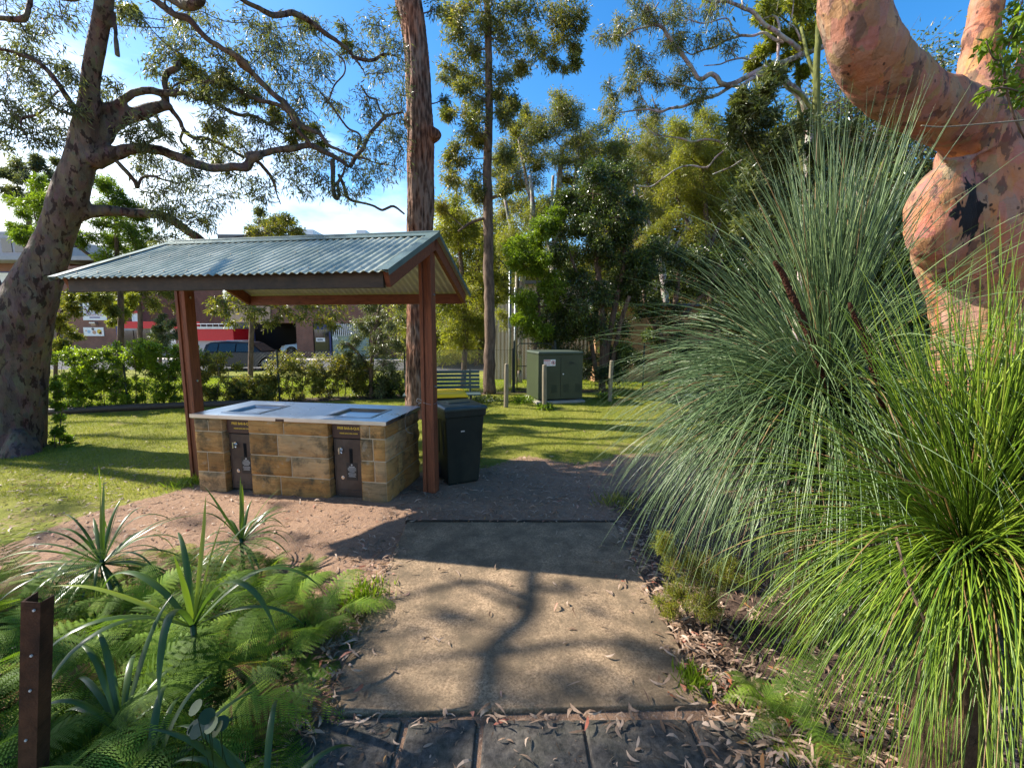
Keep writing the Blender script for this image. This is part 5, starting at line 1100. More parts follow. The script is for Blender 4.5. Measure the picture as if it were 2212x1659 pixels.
p, r = P3(880, 262, 8.65, 12); b.tube([p + V(.1, 0, .2), p + V(.06, 0, .1), p + V(.05, 0, -.05), p + V(.1, 0, -.3)], [r * .3, r, r * 1.1, r * .3], 12, jit=.1)
part(b, 'bark_burl', 'fissured_bark', root, smooth=True)
cr = Crown(.10, .02, .5, 13); cr.skeleton([(C, R)])
for (u, v, r) in ((960, 215, 10), (860, 30, 20), (940, 20, 20), (930, -60, 60), (840, -80, 60), (900, -160, 80), (960, -140, 60), (820, -160, 60), (880, -260, 90)):
    p, Rr = P3(u, v, 8.7, r); cr.clump(p, Rr, int(8 + r * .3), .9, 0)
part(cr.wood, 'branches', 'fissured_bark', root); part(cr.leaf, 'crown', 'gum_leaf', root)

# ------------------------------------------------------------------ slim straight tree right of the shelter
sl = [(1060, 852, 14), (1061, 790, 12.5), (1060, 700, 11.5), (1060, 600, 11), (1058, 500, 10.5), (1057, 400, 9.5), (1055, 300, 8.5), (1056, 200, 7.5), (1054, 100, 7), (1052, 0, 6.5), (1050, -150, 5), (1049, -350, 3)]
px_tree('slender_tree', 'slender straight brown-trunked tree with dense leafy crown, standing left of the cabinet', 'tree', 12.0, [sl, [(1056, 330, 5), (1048, 300, 5), (1036, 290, 4)], [(1058, 430, 3), (1090, 415, 3), (1110, 380, 2)], [(1057, 470, 3), (1020, 480, 3), (990, 500, 2)]],
 [(965, 20, 30), (1000, 15, 35), (1040, 10, 35), (1090, 10, 35), (1140, 20, 40), (1190, 10, 35), (1230, 30, 30), (1255, 50, 18), (975, 60, 30), (1010, 60, 40), (1070, 60, 40), (1120, 70, 40), (1175, 60, 40), (1220, 70, 30), (990, 100, 36), (1030, 110, 36), (1085, 110, 36), (1140, 110, 36), (1195, 105, 34), (1235, 105, 18), (1205, 140, 16), (1240, 135, 12), (970, 150, 26), (1005, 150, 34), (1040, 165, 30), (1085, 160, 26), (1130, 150, 16), (985, 200, 30), (1020, 210, 30), (1080, 200, 22), (1095, 240, 20), (1000, 250, 30), (1030, 250, 24), (965, 250, 18), (1085, 255, 22), (1110, 225, 12), (1010, 290, 28), (980, 310, 24), (1040, 310, 16), (975, 360, 20, .12), (1000, 340, 28), (1015, 380, 28, .12), (985, 400, 26, .1), (965, 430, 22, .15), (1030, 420, 20), (1090, 330, 20), (1085, 400, 18)],
 'brown_bark', 'gum_leaf', .12, .026, .40, 12, .85, None, 3, .9, .9, .18)
# ------------------------------------------------------------------ background trees
bgt = [
 ('leafy_tree', 'pale yellow-green tree between the dark trunk and the slender tree', 13.5, [[(1000, 840, 6), (1005, 700, 6), (1000, 600, 5), (990, 500, 4), (985, 420, 3)]],
  [(960, 470, 26), (985, 460, 26), (1010, 480, 26), (960, 520, 28), (1000, 530, 30), (1030, 510, 24), (975, 580, 30), (1015, 590, 30), (1040, 560, 20), (960, 630, 26), (1000, 650, 34), (1035, 640, 24), (970, 700, 34), (1010, 710, 34), (1040, 700, 20), (960, 750, 28), (1000, 760, 30), (1085, 640, 20), (1080, 590, 16)], 'brown_bark', 'yellow_leaf', .09, .022, .9),
 ('olive_tree', 'tall rounded olive-green tree with pink stems behind the cabinet', 17.5, [[(1190, 800, 9), (1195, 640, 8), (1200, 520, 7), (1205, 420, 6), (1215, 320, 4)], [(1200, 520, 5), (1235, 420, 4), (1250, 330, 3), (1255, 280, 2)], [(1198, 560, 5), (1150, 440, 4), (1130, 350, 3), (1120, 300, 2)], [(1202, 480, 4), (1280, 400, 3), (1310, 350, 2)]],
  [(1200, 222, 18), (1225, 235, 26), (1195, 255, 28), (1245, 255, 26), (1170, 270, 26), (1215, 280, 30), (1265, 285, 30), (1290, 310, 30), (1145, 255, 16), (1140, 290, 28), (1115, 275, 16), (1100, 310, 24), (1130, 330, 28), (1175, 310, 30), (1235, 325, 30), (1315, 335, 28), (1340, 360, 22), (1330, 310, 14), (1160, 355, 26), (1205, 360, 26), (1265, 350, 28), (1300, 370, 28), (1110, 360, 24), (1085, 380, 20), (1135, 395, 24), (1085, 430, 22), (1110, 450, 22), (1345, 395, 24), (1230, 390, 20), (1090, 340, 16)], 'pale_bark', 'olive_leaf', .10, .022, .95),
 ('olive_tree', 'thin open tree with a bare pink fork, behind and left of the dark glossy tree', 16.5, [[(1120, 800, 7), (1125, 640, 6), (1140, 540, 6), (1150, 450, 5), (1145, 380, 3)], [(1130, 600, 4), (1105, 500, 4), (1090, 430, 3)], [(1140, 540, 4), (1185, 470, 4), (1195, 380, 3)]],
  [(1100, 490, 22), (1130, 470, 22), (1160, 480, 22), (1090, 540, 24), (1130, 530, 22), (1110, 590, 28), (1150, 560, 20), (1090, 620, 22), (1085, 680, 16), (1180, 450, 18), (1200, 420, 18)], 'pale_bark', 'yellow_leaf', .09, .02, .7),
 ('glossy_tree', 'dense dark green glossy tree with many thin stems behind the cabinet', 13.2, [[(1300, 850, 8), (1302, 740, 8), (1296, 640, 7), (1290, 560, 6), (1275, 470, 4)], [(1305, 800, 6), (1325, 680, 6), (1345, 590, 5), (1350, 500, 3)], [(1290, 820, 5), (1270, 700, 5), (1255, 620, 4), (1235, 560, 3)], [(1315, 830, 5), (1340, 700, 5), (1360, 640, 4)]],
  [(1265, 385, 26), (1300, 380, 28), (1330, 395, 28), (1240, 415, 28), (1285, 420, 34), (1330, 430, 34), (1360, 450, 26), (1225, 450, 24), (1260, 460, 32), (1310, 470, 36), (1355, 490, 30), (1230, 500, 26), (1280, 510, 32), (1330, 530, 32), (1370, 530, 26), (1210, 540, 26), (1250, 560, 30), (1300, 560, 30), (1350, 580, 30), (1385, 580, 26), (1225, 600, 30), (1275, 610, 30), (1320, 620, 28), (1370, 640, 28), (1250, 650, 34), (1210, 660, 34), (1290, 670, 26), (1180, 690, 34), (1220, 710, 38), (1260, 710, 34), (1160, 720, 26), (1300, 730, 34), (1290, 780, 30), (1320, 800, 24), (1340, 740, 28), (1195, 740, 30), (1240, 745, 30)], 'brown_bark', 'dark_leaf', .075, .030, 1.25),
 ('bright_shrub', 'bright green ferny-leaved shrub left of the dark glossy tree', 12.9, [[(1150, 850, 4), (1155, 760, 4), (1165, 680, 3), (1160, 600, 2)]],
  [(1130, 535, 20, .1), (1155, 520, 22, .1), (1180, 500, 20), (1110, 560, 16, .2), (1145, 570, 22, .1), (1175, 560, 20), (1190, 470, 18), (1130, 660, 20, .2), (1150, 650, 24, .15), (1180, 640, 24, .1), (1130, 700, 20, .15), (1160, 690, 24), (1120, 690, 12, .2), (1200, 610, 22)], 'brown_bark', 'bright_leaf', .09, .028, 1.0),
 ('pale_gum_tree', 'pale-trunked gum tree with sparse crown in the gap right of the dark tree', 19, [[(1440, 800, 9), (1435, 650, 8), (1425, 560, 8), (1400, 490, 7), (1375, 440, 5), (1370, 380, 4)], [(1428, 560, 7), (1450, 470, 6), (1455, 400, 5), (1450, 330, 3)], [(1430, 580, 6), (1490, 480, 5), (1500, 400, 4), (1510, 340, 2)]],
  [(1400, 275, 18), (1420, 285, 22), (1395, 310, 24), (1430, 320, 26), (1375, 340, 24), (1370, 380, 24), (1410, 360, 24), (1450, 350, 24), (1380, 420, 20), (1420, 400, 22), (1460, 400, 24), (1400, 460, 18), (1440, 450, 22), (1390, 510, 20), (1425, 510, 20), (1470, 300, 22), (1480, 350, 24)], 'pale_bark', 'olive_leaf', .09, .02, .8),
 ('golden_wattle_tree', 'yellow-green tree with fine golden foliage above the grass tree leaves', 15, [[(1540, 800, 8), (1535, 640, 7), (1530, 520, 6), (1520, 420, 5), (1510, 340, 3)], [(1532, 540, 5), (1570, 440, 4), (1590, 350, 3)], [(1530, 560, 5), (1480, 470, 4), (1460, 420, 3)]],
  [(1480, 280, 26), (1510, 270, 26), (1540, 290, 30), (1500, 310, 32), (1540, 330, 32), (1470, 330, 28), (1575, 310, 30), (1480, 370, 32), (1520, 370, 34), (1560, 370, 32), (1600, 350, 30), (1450, 400, 28), (1490, 415, 32), (1530, 420, 30), (1570, 420, 30), (1610, 400, 30), (1470, 460, 30), (1510, 470, 32), (1550, 470, 30), (1590, 470, 30), (1640, 430, 26), (1440, 500, 24), (1480, 520, 30)], 'brown_bark', 'yellow_leaf', .085, .02, 1.15),
 ('dark_bush_tree', 'dark leafy tree filling the background low behind the arching grass-tree leaves', 13.8, [[(1450, 850, 8), (1455, 750, 7), (1460, 650, 6), (1470, 560, 4)], [(1455, 760, 5), (1400, 680, 5), (1390, 600, 3)], [(1460, 700, 5), (1530, 620, 5), (1560, 560, 3)]],
  [(1410, 540, 26), (1440, 560, 28), (1480, 560, 30), (1520, 550, 30), (1560, 560, 30), (1600, 540, 28), (1400, 600, 28), (1440, 620, 32), (1490, 620, 34), (1540, 620, 34), (1590, 610, 34), (1640, 600, 34), (1340, 700, 26), (1350, 650, 26), (1330, 760, 24), (1370, 780, 26), (1400, 670, 26), (1450, 690, 30), (1510, 690, 34), (1570, 690, 34), (1630, 680, 36), (1690, 660, 36), (1420, 740, 24), (1480, 760, 28), (1550, 760, 34), (1620, 760, 34), (1700, 740, 36), (1450, 800, 24), (1520, 810, 28), (1600, 820, 30)], 'brown_bark', 'dark_leaf', .08, .030, 1.1),
 ('dark_bush_tree', 'dark understorey tree between the grass tree and the big orange trunk', 9.5, [[(1850, 850, 12), (1850, 700, 10), (1845, 560, 8), (1840, 450, 5)], [(1850, 650, 7), (1920, 540, 6), (1940, 450, 3)]],
  [(1760, 500, 40), (1820, 470, 44), (1880, 480, 44), (1930, 470, 34), (1780, 560, 44), (1850, 560, 50), (1910, 570, 44), (1950, 590, 30), (1760, 640, 44), (1830, 650, 50), (1900, 660, 50), (1960, 660, 34), (1800, 740, 50), (1890, 750, 50), (1960, 740, 44), (1860, 420, 36), (1900, 400, 34), (1930, 360, 24)], 'brown_bark', 'dark_leaf', .085, .032, 1.0)]
for nm, lab, Y, tr, cl, bk, lf, L, W, dn in bgt: px_tree(nm, lab, 'tree' if 'shrub' not in nm else 'shrub', Y, tr, [(c[0] + rg.normal(0, 4), c[1] + rg.normal(0, 4), c[2] * 1.25, (c[3] if len(c) > 3 else 0) + .08) for c in cl], bk, lf, L * 1.1, W * 1.15, .35, 12, dn * 1.8, 'trees behind the cabinet' if 'tree' in nm else None, 4)

# banksia with serrated leaves and cones, over the grass tree
px_tree('banksia_tree', 'banksia tree with whitish-backed leaves and mossy yellow-green trunk, left of the big orange limb', 'tree', 8.2,
 [[(1772, 800, 12), (1772, 640, 11), (1770, 500, 9), (1768, 400, 8), (1766, 300, 8), (1764, 220, 8), (1765, 140, 7), (1768, 60, 6), (1772, -40, 5)], [(1770, 420, 5), (1720, 370, 4), (1660, 330, 3)], [(1770, 480, 5), (1820, 420, 4), (1850, 370, 3)], [(1766, 260, 4), (1735, 210, 4), (1705, 190, 3)], [(1764, 180, 4), (1745, 120, 4), (1730, 60, 3)], [(1770, 560, 6), (1700, 500, 5), (1620, 470, 3)]],
 [(1600, 250, 22), (1630, 240, 24), (1660, 250, 24), (1590, 290, 26), (1630, 290, 28), (1670, 300, 28), (1710, 280, 26), (1640, 340, 30), (1690, 350, 30), (1740, 330, 30), (1790, 320, 28), (1620, 390, 28), (1670, 400, 32), (1720, 400, 32), (1780, 380, 32), (1830, 360, 28), (1870, 330, 20), (1600, 440, 28), (1660, 450, 30), (1720, 460, 32), (1780, 450, 32), (1840, 430, 32), (1690, 510, 30), (1750, 520, 32), (1620, 500, 28), (1650, 200, 16), (1680, 165, 18), (1600, 220, 16), (1820, 290, 16)],
 'mossy_bark', 'banksia_leaf', .12, .030, .15, 11, 1.0, None, 3)
b = MB()
for (u, v) in ((1705, 278), (1712, 284), (1796, 187), (1655, 245)):
    p, r = P3(u, v, 8.0, 7); b.tube([p - V(0, 0, r), p, p + V(.02, 0, r * 1.4)], [r * .7, r, r * .5], 10, jit=.2)
tag(b.build('banksia_cones', 'spike_brown', bpy.data.objects['banksia_tree']), None); bpy.data.objects['banksia_cones'].name = 'seed_cone'
px_tree('yellow_leaved_tree', 'yellow-green leafy tree at the very top, just left of the orange limb', 'tree', 9.5, [[(1735, 800, 9), (1735, 500, 8), (1728, 300, 6), (1722, 150, 5), (1718, 0, 4), (1716, -150, 3)]],
 [(1660, 10, 22), (1690, 20, 24), (1720, 15, 26), (1755, 20, 20), (1640, 40, 16), (1680, 55, 22), (1710, 60, 24), (1745, 60, 22), (1665, 90, 18), (1700, 100, 18), (1735, 100, 20), (1640, 120, 14), (1650, 150, 16), (1690, 130, 16), (1620, 150, 14), (1760, 90, 12), (1740, 150, 16), (1690, -40, 40), (1740, -40, 30)], 'mossy_bark', 'yellow_leaf', .10, .026, .3, 12, 1.0, None, 3)
# open gum whose bare limbs cross the blue sky
z3 = lambda x, y, r: (1284 + x * .2692, y * .2692, r * .2692)
A = [z3(1700, 1900, 44), z3(1720, 1300, 40), z3(1730, 1000, 36), z3(1700, 900, 34), z3(1640, 780, 33), z3(1560, 690, 30), z3(1480, 620, 26)]
px_t = [A, [z3(2000, 300, 22), z3(1830, 390, 22), z3(1700, 430, 22), z3(1560, 500, 22), z3(1400, 550, 21), z3(1250, 620, 20), z3(1110, 690, 20), z3(1030, 680, 19), z3(985, 620, 18), z3(940, 590, 18), z3(850, 630, 17), z3(790, 540, 16), z3(700, 420, 15), z3(600, 300, 14), z3(550, 230, 13), z3(480, 205, 11), z3(400, 225, 7), z3(320, 245, 6), z3(240, 290, 5)],
 [z3(540, 230, 9), z3(480, 150, 8), z3(440, 90, 6), z3(430, 40, 5)], [z3(480, 80, 5), z3(520, 20, 4)],
 [z3(1480, 620, 20), z3(1400, 600, 18), z3(1300, 610, 17), z3(1180, 690, 14), z3(1100, 690, 13)],
 [z3(1100, 690, 15), z3(1020, 740, 13), z3(950, 770, 13), z3(850, 800, 12), z3(700, 860, 11), z3(600, 870, 10), z3(530, 895, 9), z3(430, 880, 7), z3(350, 885, 6), z3(200, 905, 4)], [z3(520, 890, 6), z3(480, 830, 5), z3(460, 760, 4)], [z3(450, 885, 5), z3(380, 780, 4), z3(360, 700, 4), z3(380, 620, 3)],
 [z3(1700, 440, 18), z3(1600, 350, 18), z3(1520, 290, 17), z3(1440, 230, 17), z3(1370, 190, 16), z3(1330, 140, 16), z3(1270, 80, 15), z3(1200, 55, 14), z3(1120, 20, 12), z3(1020, 5, 9), z3(940, 20, 8), z3(880, -10, 7)], [z3(1190, 50, 8), z3(1180, -20, 6)],
 [z3(1520, 340, 12), z3(1450, 320, 12), z3(1360, 265, 11), z3(1280, 290, 10), z3(1180, 290, 10), z3(1050, 330, 9), z3(950, 385, 8), z3(860, 410, 6), z3(780, 440, 5), z3(720, 400, 4)], [z3(1170, 290, 7), z3(1110, 250, 7), z3(1090, 180, 6), z3(1050, 150, 5), z3(940, 180, 5), z3(850, 190, 5), z3(760, 160, 4)],
 [z3(1470, 610, 13), z3(1470, 480, 12), z3(1475, 340, 12), z3(1480, 200, 10), z3(1440, 130, 8), z3(1360, 150, 7)],
 [z3(1240, 480, 7), z3(1180, 470, 7), z3(1080, 490, 6), z3(1000, 520, 5), z3(880, 530, 3)], [z3(1300, 460, 6), z3(1240, 480, 6)], [z3(1050, 690, 7), z3(960, 710, 6), z3(830, 715, 6), z3(720, 690, 5), z3(620, 650, 4), z3(540, 600, 3)],
 [z3(1300, 1150, 10), z3(1200, 1175, 10), z3(1100, 1165, 9), z3(980, 1130, 9), z3(880, 1115, 8), z3(780, 1135, 8), z3(690, 1110, 7), z3(580, 1095, 5), z3(480, 1075, 4), z3(395, 1000, 3)],
 [z3(1200, 1175, 8), z3(1080, 1190, 8), z3(980, 1260, 7), z3(900, 1345, 7), z3(780, 1330, 7), z3(680, 1350, 6), z3(560, 1430, 6), z3(450, 1500, 5), z3(340, 1490, 4)], [z3(1290, 1250, 6), z3(1180, 1290, 7), z3(1100, 1340, 6), z3(950, 1400, 4)],
 [z3(1700, 440, 12), z3(1620, 240, 8), z3(1560, 190, 7)], [z3(1560, 250, 6), z3(1590, 100, 5), z3(1600, 0, 4)]]
cl = [(1302, 88, 11), (1318, 62, 13), (1335, 60, 10), (1345, 75, 8), (1372, 12, 14), (1390, 30, 18), (1410, 15, 14), (1400, 50, 14), (1378, 40, 12), (1450, 15, 14), (1465, 35, 18), (1480, 15, 14), (1450, 40, 10), (1515, 20, 16), (1540, 20, 14), (1530, 5, 12), (1470, 70, 14), (1480, 90, 14), (1500, 95, 10), (1440, 95, 12), (1455, 110, 10), (1560, 75, 10), (1545, 85, 9), (1380, 128, 12), (1398, 135, 12), (1365, 140, 10), (1360, 160, 12), (1375, 175, 12), (1395, 160, 9), (1355, 185, 8), (1318, 200, 9), (1325, 212, 9), (1315, 238, 10), (1325, 250, 8), (1415, 165, 10), (1430, 178, 10), (1465, 145, 12), (1475, 165, 9), (1490, 205, 10), (1510, 200, 12), (1505, 220, 9), (1390, 225, 10), (1410, 240, 9), (1460, 185, 8), (1580, 110, 10)]
px_tree('open_gum_tree', 'gum tree with long crooked bare limbs and hanging leaf tufts against the blue sky', 'tree', 9.0, px_t, [(c[0], c[1], c[2] * 1.8) for c in cl], 'pale_bark', 'gum_leaf', .11, .015, .6, 8, .42, None, 3, .5, 1.0, .1)

# left background trees
lbg = [
 ('feathery_tree', 'bright green feathery tree just behind the trunk of the big left gum', 11, [[(255, 870, 8), (260, 760, 8), (262, 650, 7), (255, 560, 6), (250, 480, 4)], [(258, 600, 4), (150, 520, 4), (80, 480, 3)]],
  [(215, 395, 22), (240, 410, 26), (265, 430, 26), (225, 440, 30), (260, 460, 30), (290, 450, 26), (300, 480, 24), (235, 480, 32), (275, 500, 32), (310, 510, 26), (230, 520, 30), (270, 540, 30), (310, 545, 24), (240, 560, 26), (90, 400, 24, .1), (120, 415, 24, .1), (70, 430, 26, .1), (110, 450, 28, .1), (40, 450, 26), (80, 470, 30), (130, 470, 26), (30, 490, 26), (90, 500, 28), (150, 505, 24), (190, 515, 22), (50, 520, 24), (120, 530, 20)], 'brown_bark', 'bright_leaf', .10, .02, 1.1, .25),
 ('dark_pine_tree', 'dark bluish tree high behind the left gum trunk', 24, [[(60, 780, 9), (60, 560, 8), (70, 430, 5), (75, 370, 3)]],
  [(70, 345, 20), (50, 355, 20), (95, 365, 20), (30, 380, 24), (65, 385, 26), (105, 395, 22), (10, 370, 20), (0, 410, 30), (40, 420, 26), (80, 420, 24), (130, 390, 14), (120, 350, 12)], 'brown_bark', 'gum_leaf_blue', .16, .05, 1.2, .3),
 ('street_tree', 'small dark-leaved street tree in front of the red awning', 27, [[(301, 785, 6), (302, 730, 6), (303, 690, 6), (300, 650, 5), (300, 630, 4)]],
  [(255, 590, 24), (300, 600, 26), (340, 600, 24), (270, 630, 26), (310, 630, 30), (350, 630, 26), (250, 650, 18), (330, 655, 26), (375, 640, 22), (290, 660, 20), (380, 665, 14), (270, 665, 14)], 'brown_bark', 'olive_leaf', .16, .05, 1.2, .3),
 ('pink_shrub', 'tall grey-green bush in front of the red awning beside the street tree', 26, [[(345, 785, 4), (347, 740, 4), (350, 700, 3)]],
  [(345, 690, 14), (360, 700, 16), (335, 705, 14), (350, 720, 18), (370, 725, 14), (330, 730, 16), (350, 745, 18)], 'brown_bark', 'banksia_leaf', .14, .04, 1.1, .3),
 ('hanging_leaf_tree', 'low leafy branches hanging right of the left gum trunk below the roof corner', 10.2, [[(118, 880, 5), (122, 780, 5), (128, 700, 4), (140, 640, 3)]],
  [(135, 650, 18), (150, 670, 18), (160, 640, 18), (185, 635, 16), (210, 630, 18), (230, 645, 16), (240, 670, 12), (215, 660, 12), (130, 700, 20), (150, 720, 18), (125, 740, 18), (140, 755, 16), (120, 680, 18)], 'brown_bark', 'olive_leaf', .10, .024, .7, .3),
 ('hanging_leaf_tree', 'yellowish leafy sapling seen between the clinic and the street tree', 15, [[(262, 850, 4), (262, 760, 4), (258, 700, 3), (255, 660, 2)]],
  [(240, 675, 10), (255, 665, 12), (262, 690, 12), (245, 695, 10), (270, 675, 12), (280, 655, 12), (285, 640, 12)], 'brown_bark', 'yellow_leaf', .12, .03, .8, .3),
 ('weeping_shrub', 'grey-green open shrub between the glass shopfront and the dark trunk', 11.2, [[(800, 880, 5), (802, 800, 5), (810, 730, 4), (820, 660, 3)], [(802, 800, 4), (770, 760, 3), (750, 740, 2)]],
  [(800, 650, 22, .1), (830, 640, 24), (860, 650, 24), (790, 690, 22, .15), (820, 690, 26), (855, 700, 28), (780, 730, 22, .1), (810, 740, 28), (845, 750, 30), (870, 740, 22), (750, 750, 18), (780, 770, 26), (820, 790, 28), (760, 790, 20), (860, 800, 24), (740, 770, 14), (850, 600, 18), (870, 600, 16), (790, 810, 22), (830, 830, 20)], 'brown_bark', 'banksia_leaf', .085, .020, .9, .45),
 ('tall_far_tree', 'thin-leaved tree top showing over the left end of the shelter roof', 14, [[(540, 860, 6), (545, 640, 6), (560, 560, 5), (575, 500, 3)]],
  [(560, 480, 20), (590, 470, 22), (615, 480, 20), (580, 500, 22), (610, 505, 20), (545, 500, 18), (640, 500, 12), (560, 455, 12)], 'brown_bark', 'gum_leaf', .10, .022, .9, .5)]
for nm, lab, Y, tr, cl, bk, lf, L, W, dn, dp in lbg: px_tree(nm, lab, 'tree' if 'shrub' not in nm else 'shrub', Y, tr, cl, bk, lf, L, W, dp, 11, dn * 1.2, None, 3)
# far tree belt on the horizon: individual trees
FAR = ['dense far tree', '']
k = 0
for (u, vt, Y, lf, lab) in ((350, 610, 60, 'olive_leaf', 'distant hazy tree above the red awning'), (440, 625, 64, 'gum_leaf_blue', 'distant tree beside the left shelter post'), (990, 560, 34, 'olive_leaf', 'distant tree seen between the two straight trunks'), (1110, 520, 36, 'gum_leaf', 'distant tree above the shed roof'), (1220, 560, 33, 'olive_leaf', 'distant tree behind the rounded olive tree'), (1340, 540, 34, 'dark_leaf', 'distant dark tree behind the glossy tree'), (1410, 330, 30, 'yellow_leaf', 'distant yellow-green tree behind the pale gum'), (1540, 300, 29, 'olive_leaf', 'distant olive tree rising behind the golden wattle'), (1660, 300, 28, 'yellow_leaf', 'distant sunlit tree left of the banksia'), (1800, 330, 27, 'olive_leaf', 'distant tree right behind the banksia crown'), (1030, 430, 30, 'yellow_leaf', 'distant sunlit tree behind the slender tree'), (1450, 500, 32, 'gum_leaf', 'distant tree in the gap beside the pale gum'), (1570, 480, 34, 'dark_leaf', 'distant dark tree behind the golden wattle'), (1700, 450, 32, 'olive_leaf', 'distant tree behind the banksia'), (1840, 420, 30, 'dark_leaf', 'distant dark tree left of the orange trunk'), (1990, 120, 24, 'dark_leaf', 'dark tree showing between the two orange stems at top right'), (2080, 60, 26, 'gum_leaf_blue', 'bluish tree behind the forked orange trunk'), (150, 470, 62, 'olive_leaf', 'distant tree rising behind the brick clinic'), (330, 520, 62, 'yellow_leaf', 'distant tree over the left end of the shelter roof'), (30, 600, 60, 'olive_leaf', 'distant tree left of the brick clinic'), (2180, 300, 28, 'dark_leaf', 'dark tree behind the right edge of the orange trunk')):
    h = 790 - vt; cl = []
    rr = h * .22
    for a in range(22): cl.append((u + rg.uniform(-.5, .5) * h * .8, vt + rr * .5 + rg.uniform(0, .95) * h * .85, rr * rg.uniform(.7, 1.2), .12))
    px_tree('distant_tree', lab, 'tree', Y, [[(u, 790, 6), (u + 3, (790 + vt) / 2, 5), (u, vt + rr, 3)]], cl, 'brown_bark', lf, .22, .08, .3, 12, 2.2, 'far trees', 4)
# ------------------------------------------------------------------ big orange-barked angophora on the right
q5 = lambda x, y, r, Y: (1709.5 + x * .5277, y * .5277, r * .5277, Y)
def surf(x, y, Y0): return tuple(float(c_) for c_ in at(1709.5 + x * .5277, y * .5277, Y0))
barkmat('angophora_bark', (.43, .18, .072), (.15, .08, .055), (.40, .225, .145), k=1.6, pth=.01, mist=(.20, .125, .10), scar=[(surf(940, 790, 3.55), (.19, .5, .34)), (surf(875, 930, 3.5), (.06, .3, .12))])
root = empty('orange_angophora_tree', V(4.6, 4.3, 0), 'massive orange and pink barked tree with a thick curved limb at the right edge', 'tree')
tb = MB()
limbA = [q5(330, -360, 120, 3.5), q5(275, -180, 128, 3.55), q5(252, -40, 132, 3.6), q5(262, 70, 134, 3.65), q5(300, 190, 142, 3.7), q5(372, 300, 146, 3.8), q5(470, 385, 142, 3.9), q5(580, 440, 148, 4.0), q5(680, 490, 150, 4.1), q5(760, 560, 160, 4.2), q5(800, 660, 200, 4.3)]
stemB = [q5(820, -300, 62, 4.5), q5(805, -120, 68, 4.45), q5(790, 40, 74, 4.4), q5(778, 160, 78, 4.4), q5(772, 260, 84, 4.4), q5(770, 350, 95, 4.35), q5(770, 460, 120, 4.3)]
stemC = [q5(1120, -200, 100, 4.4), q5(1080, 60, 110, 4.35), q5(1040, 260, 118, 4.3), q5(1000, 420, 130, 4.3), q5(955, 560, 150, 4.25), q5(920, 700, 180, 4.25)]
trunk = [q5(790, 560, 200, 4.3), q5(800, 650, 228, 4.3), q5(800, 740, 262, 4.3), q5(800, 830, 300, 4.3), q5(795, 920, 325, 4.3), q5(800, 1010, 325, 4.3), q5(815, 1100, 315, 4.3), q5(830, 1200, 300, 4.3), q5(840, 1350, 295, 4.3), q5(845, 1500, 305, 4.3), q5(850, 1700, 340, 4.3), q5(850, 1900, 380, 4.3)]
bulge = [q5(655, 690, 80, 4.1), q5(632, 750, 118, 4.1), q5(610, 820, 142, 4.1), q5(598, 890, 146, 4.1), q5(600, 960, 136, 4.1), q5(622, 1040, 118, 4.15), q5(660, 1130, 90, 4.2)]
for L in (limbA, stemB, stemC, trunk, bulge):
    C, R = limb3(L, 4, 4, 7); tb.tube(C, R, 20)
# neck wrinkles: rings just under the collar
for k, (x, y, r) in enumerate(((668, 640, 92),)):
    C, R = limb3([q5(x - 60, y + 10, 22, 3.98), q5(x, y + 14, 26, 3.92), q5(x + 90, y - 6, 22, 3.95), q5(x + 180, y - 60, 16, 4.0)], 4, 4, 5); tb.tube(C, R, 10)
o = part(tb, 'trunk', 'angophora_bark', root, smooth=True)
rm = o.modifiers.new('join', 'REMESH'); rm.mode = 'VOXEL'; rm.voxel_size = .03; rm.use_smooth_shade = True
sm = o.modifiers.new('smooth', 'SMOOTH'); sm.factor = .5; sm.iterations = 16
tex = bpy.data.textures.new('bark_relief', 'CLOUDS'); tex.noise_scale = .26; tex.noise_depth = 4
dm = o.modifiers.new('relief', 'DISPLACE'); dm.texture = tex; dm.strength = .07; dm.mid_level = .5; dm.texture_coords = 'LOCAL'
cr = Crown(.10, .022, .5, 12); C1, R1 = limb3(limbA, 4, 4); C2, R2_ = limb3(stemB, 4, 4); C3, R3 = limb3(stemC, 4, 4); cr.skeleton([(C1[:5], R1[:5]), (C2[:5], R2_[:5]), (C3[:5], R3[:5])])
for k in range(26):
    p = V(rg.uniform(2.5, 7), rg.uniform(3, 7), rg.uniform(5.6, 8)); cr.clump(p, rg.uniform(.5, .9), 22, .7)
part(cr.wood, 'branches', 'pale_bark', root, smooth=True); part(cr.leaf, 'crown', 'gum_leaf', root)

# climbing vine at the right edge, twig
root = empty('climbing_vine', at(2190, 240, 3.3), 'bright green large-leaved vine climbing on the right-hand stem of the orange tree', 'vine')
cr = Crown(.06, .030, .5, 5, .4); b = MB()
for L in ([(2230, 330, 3, 3.3), (2190, 250, 3, 3.2), (2170, 160, 3, 3.2), (2190, 60, 2.5, 3.2), (2220, -30, 2, 3.2)], [(2210, 200, 2, 3.2), (2160, 190, 2, 3.1), (2110, 205, 1.6, 3.1)], [(2190, 120, 2, 3.2), (2150, 130, 2, 3.15), (2130, 90, 1.5, 3.1)]):
    C, R = limb3(L, 3, 3); b.tube(C, R, 6); cr.skeleton([(C, R)])
for (u, v, r) in ((2190, 60, 26), (2165, 90, 24), (2200, 110, 24), (2150, 130, 22), (2185, 150, 24), (2205, 180, 20), (2160, 185, 18), (2120, 200, 12), (2180, 20, 24), (2210, 30, 20), (2200, 220, 14), (2130, 95, 12), (2205, 75, 22)):
    p, R = P3(u, v, 3.15 + rg.uniform(-.1, .15), r); cr.clump(p, R * .9, 6, .9, .15, br=.003)
part(b, 'stem', 'brown_bark', root, smooth=True); part(cr.leaf, 'foliage', 'bright_leaf', root)
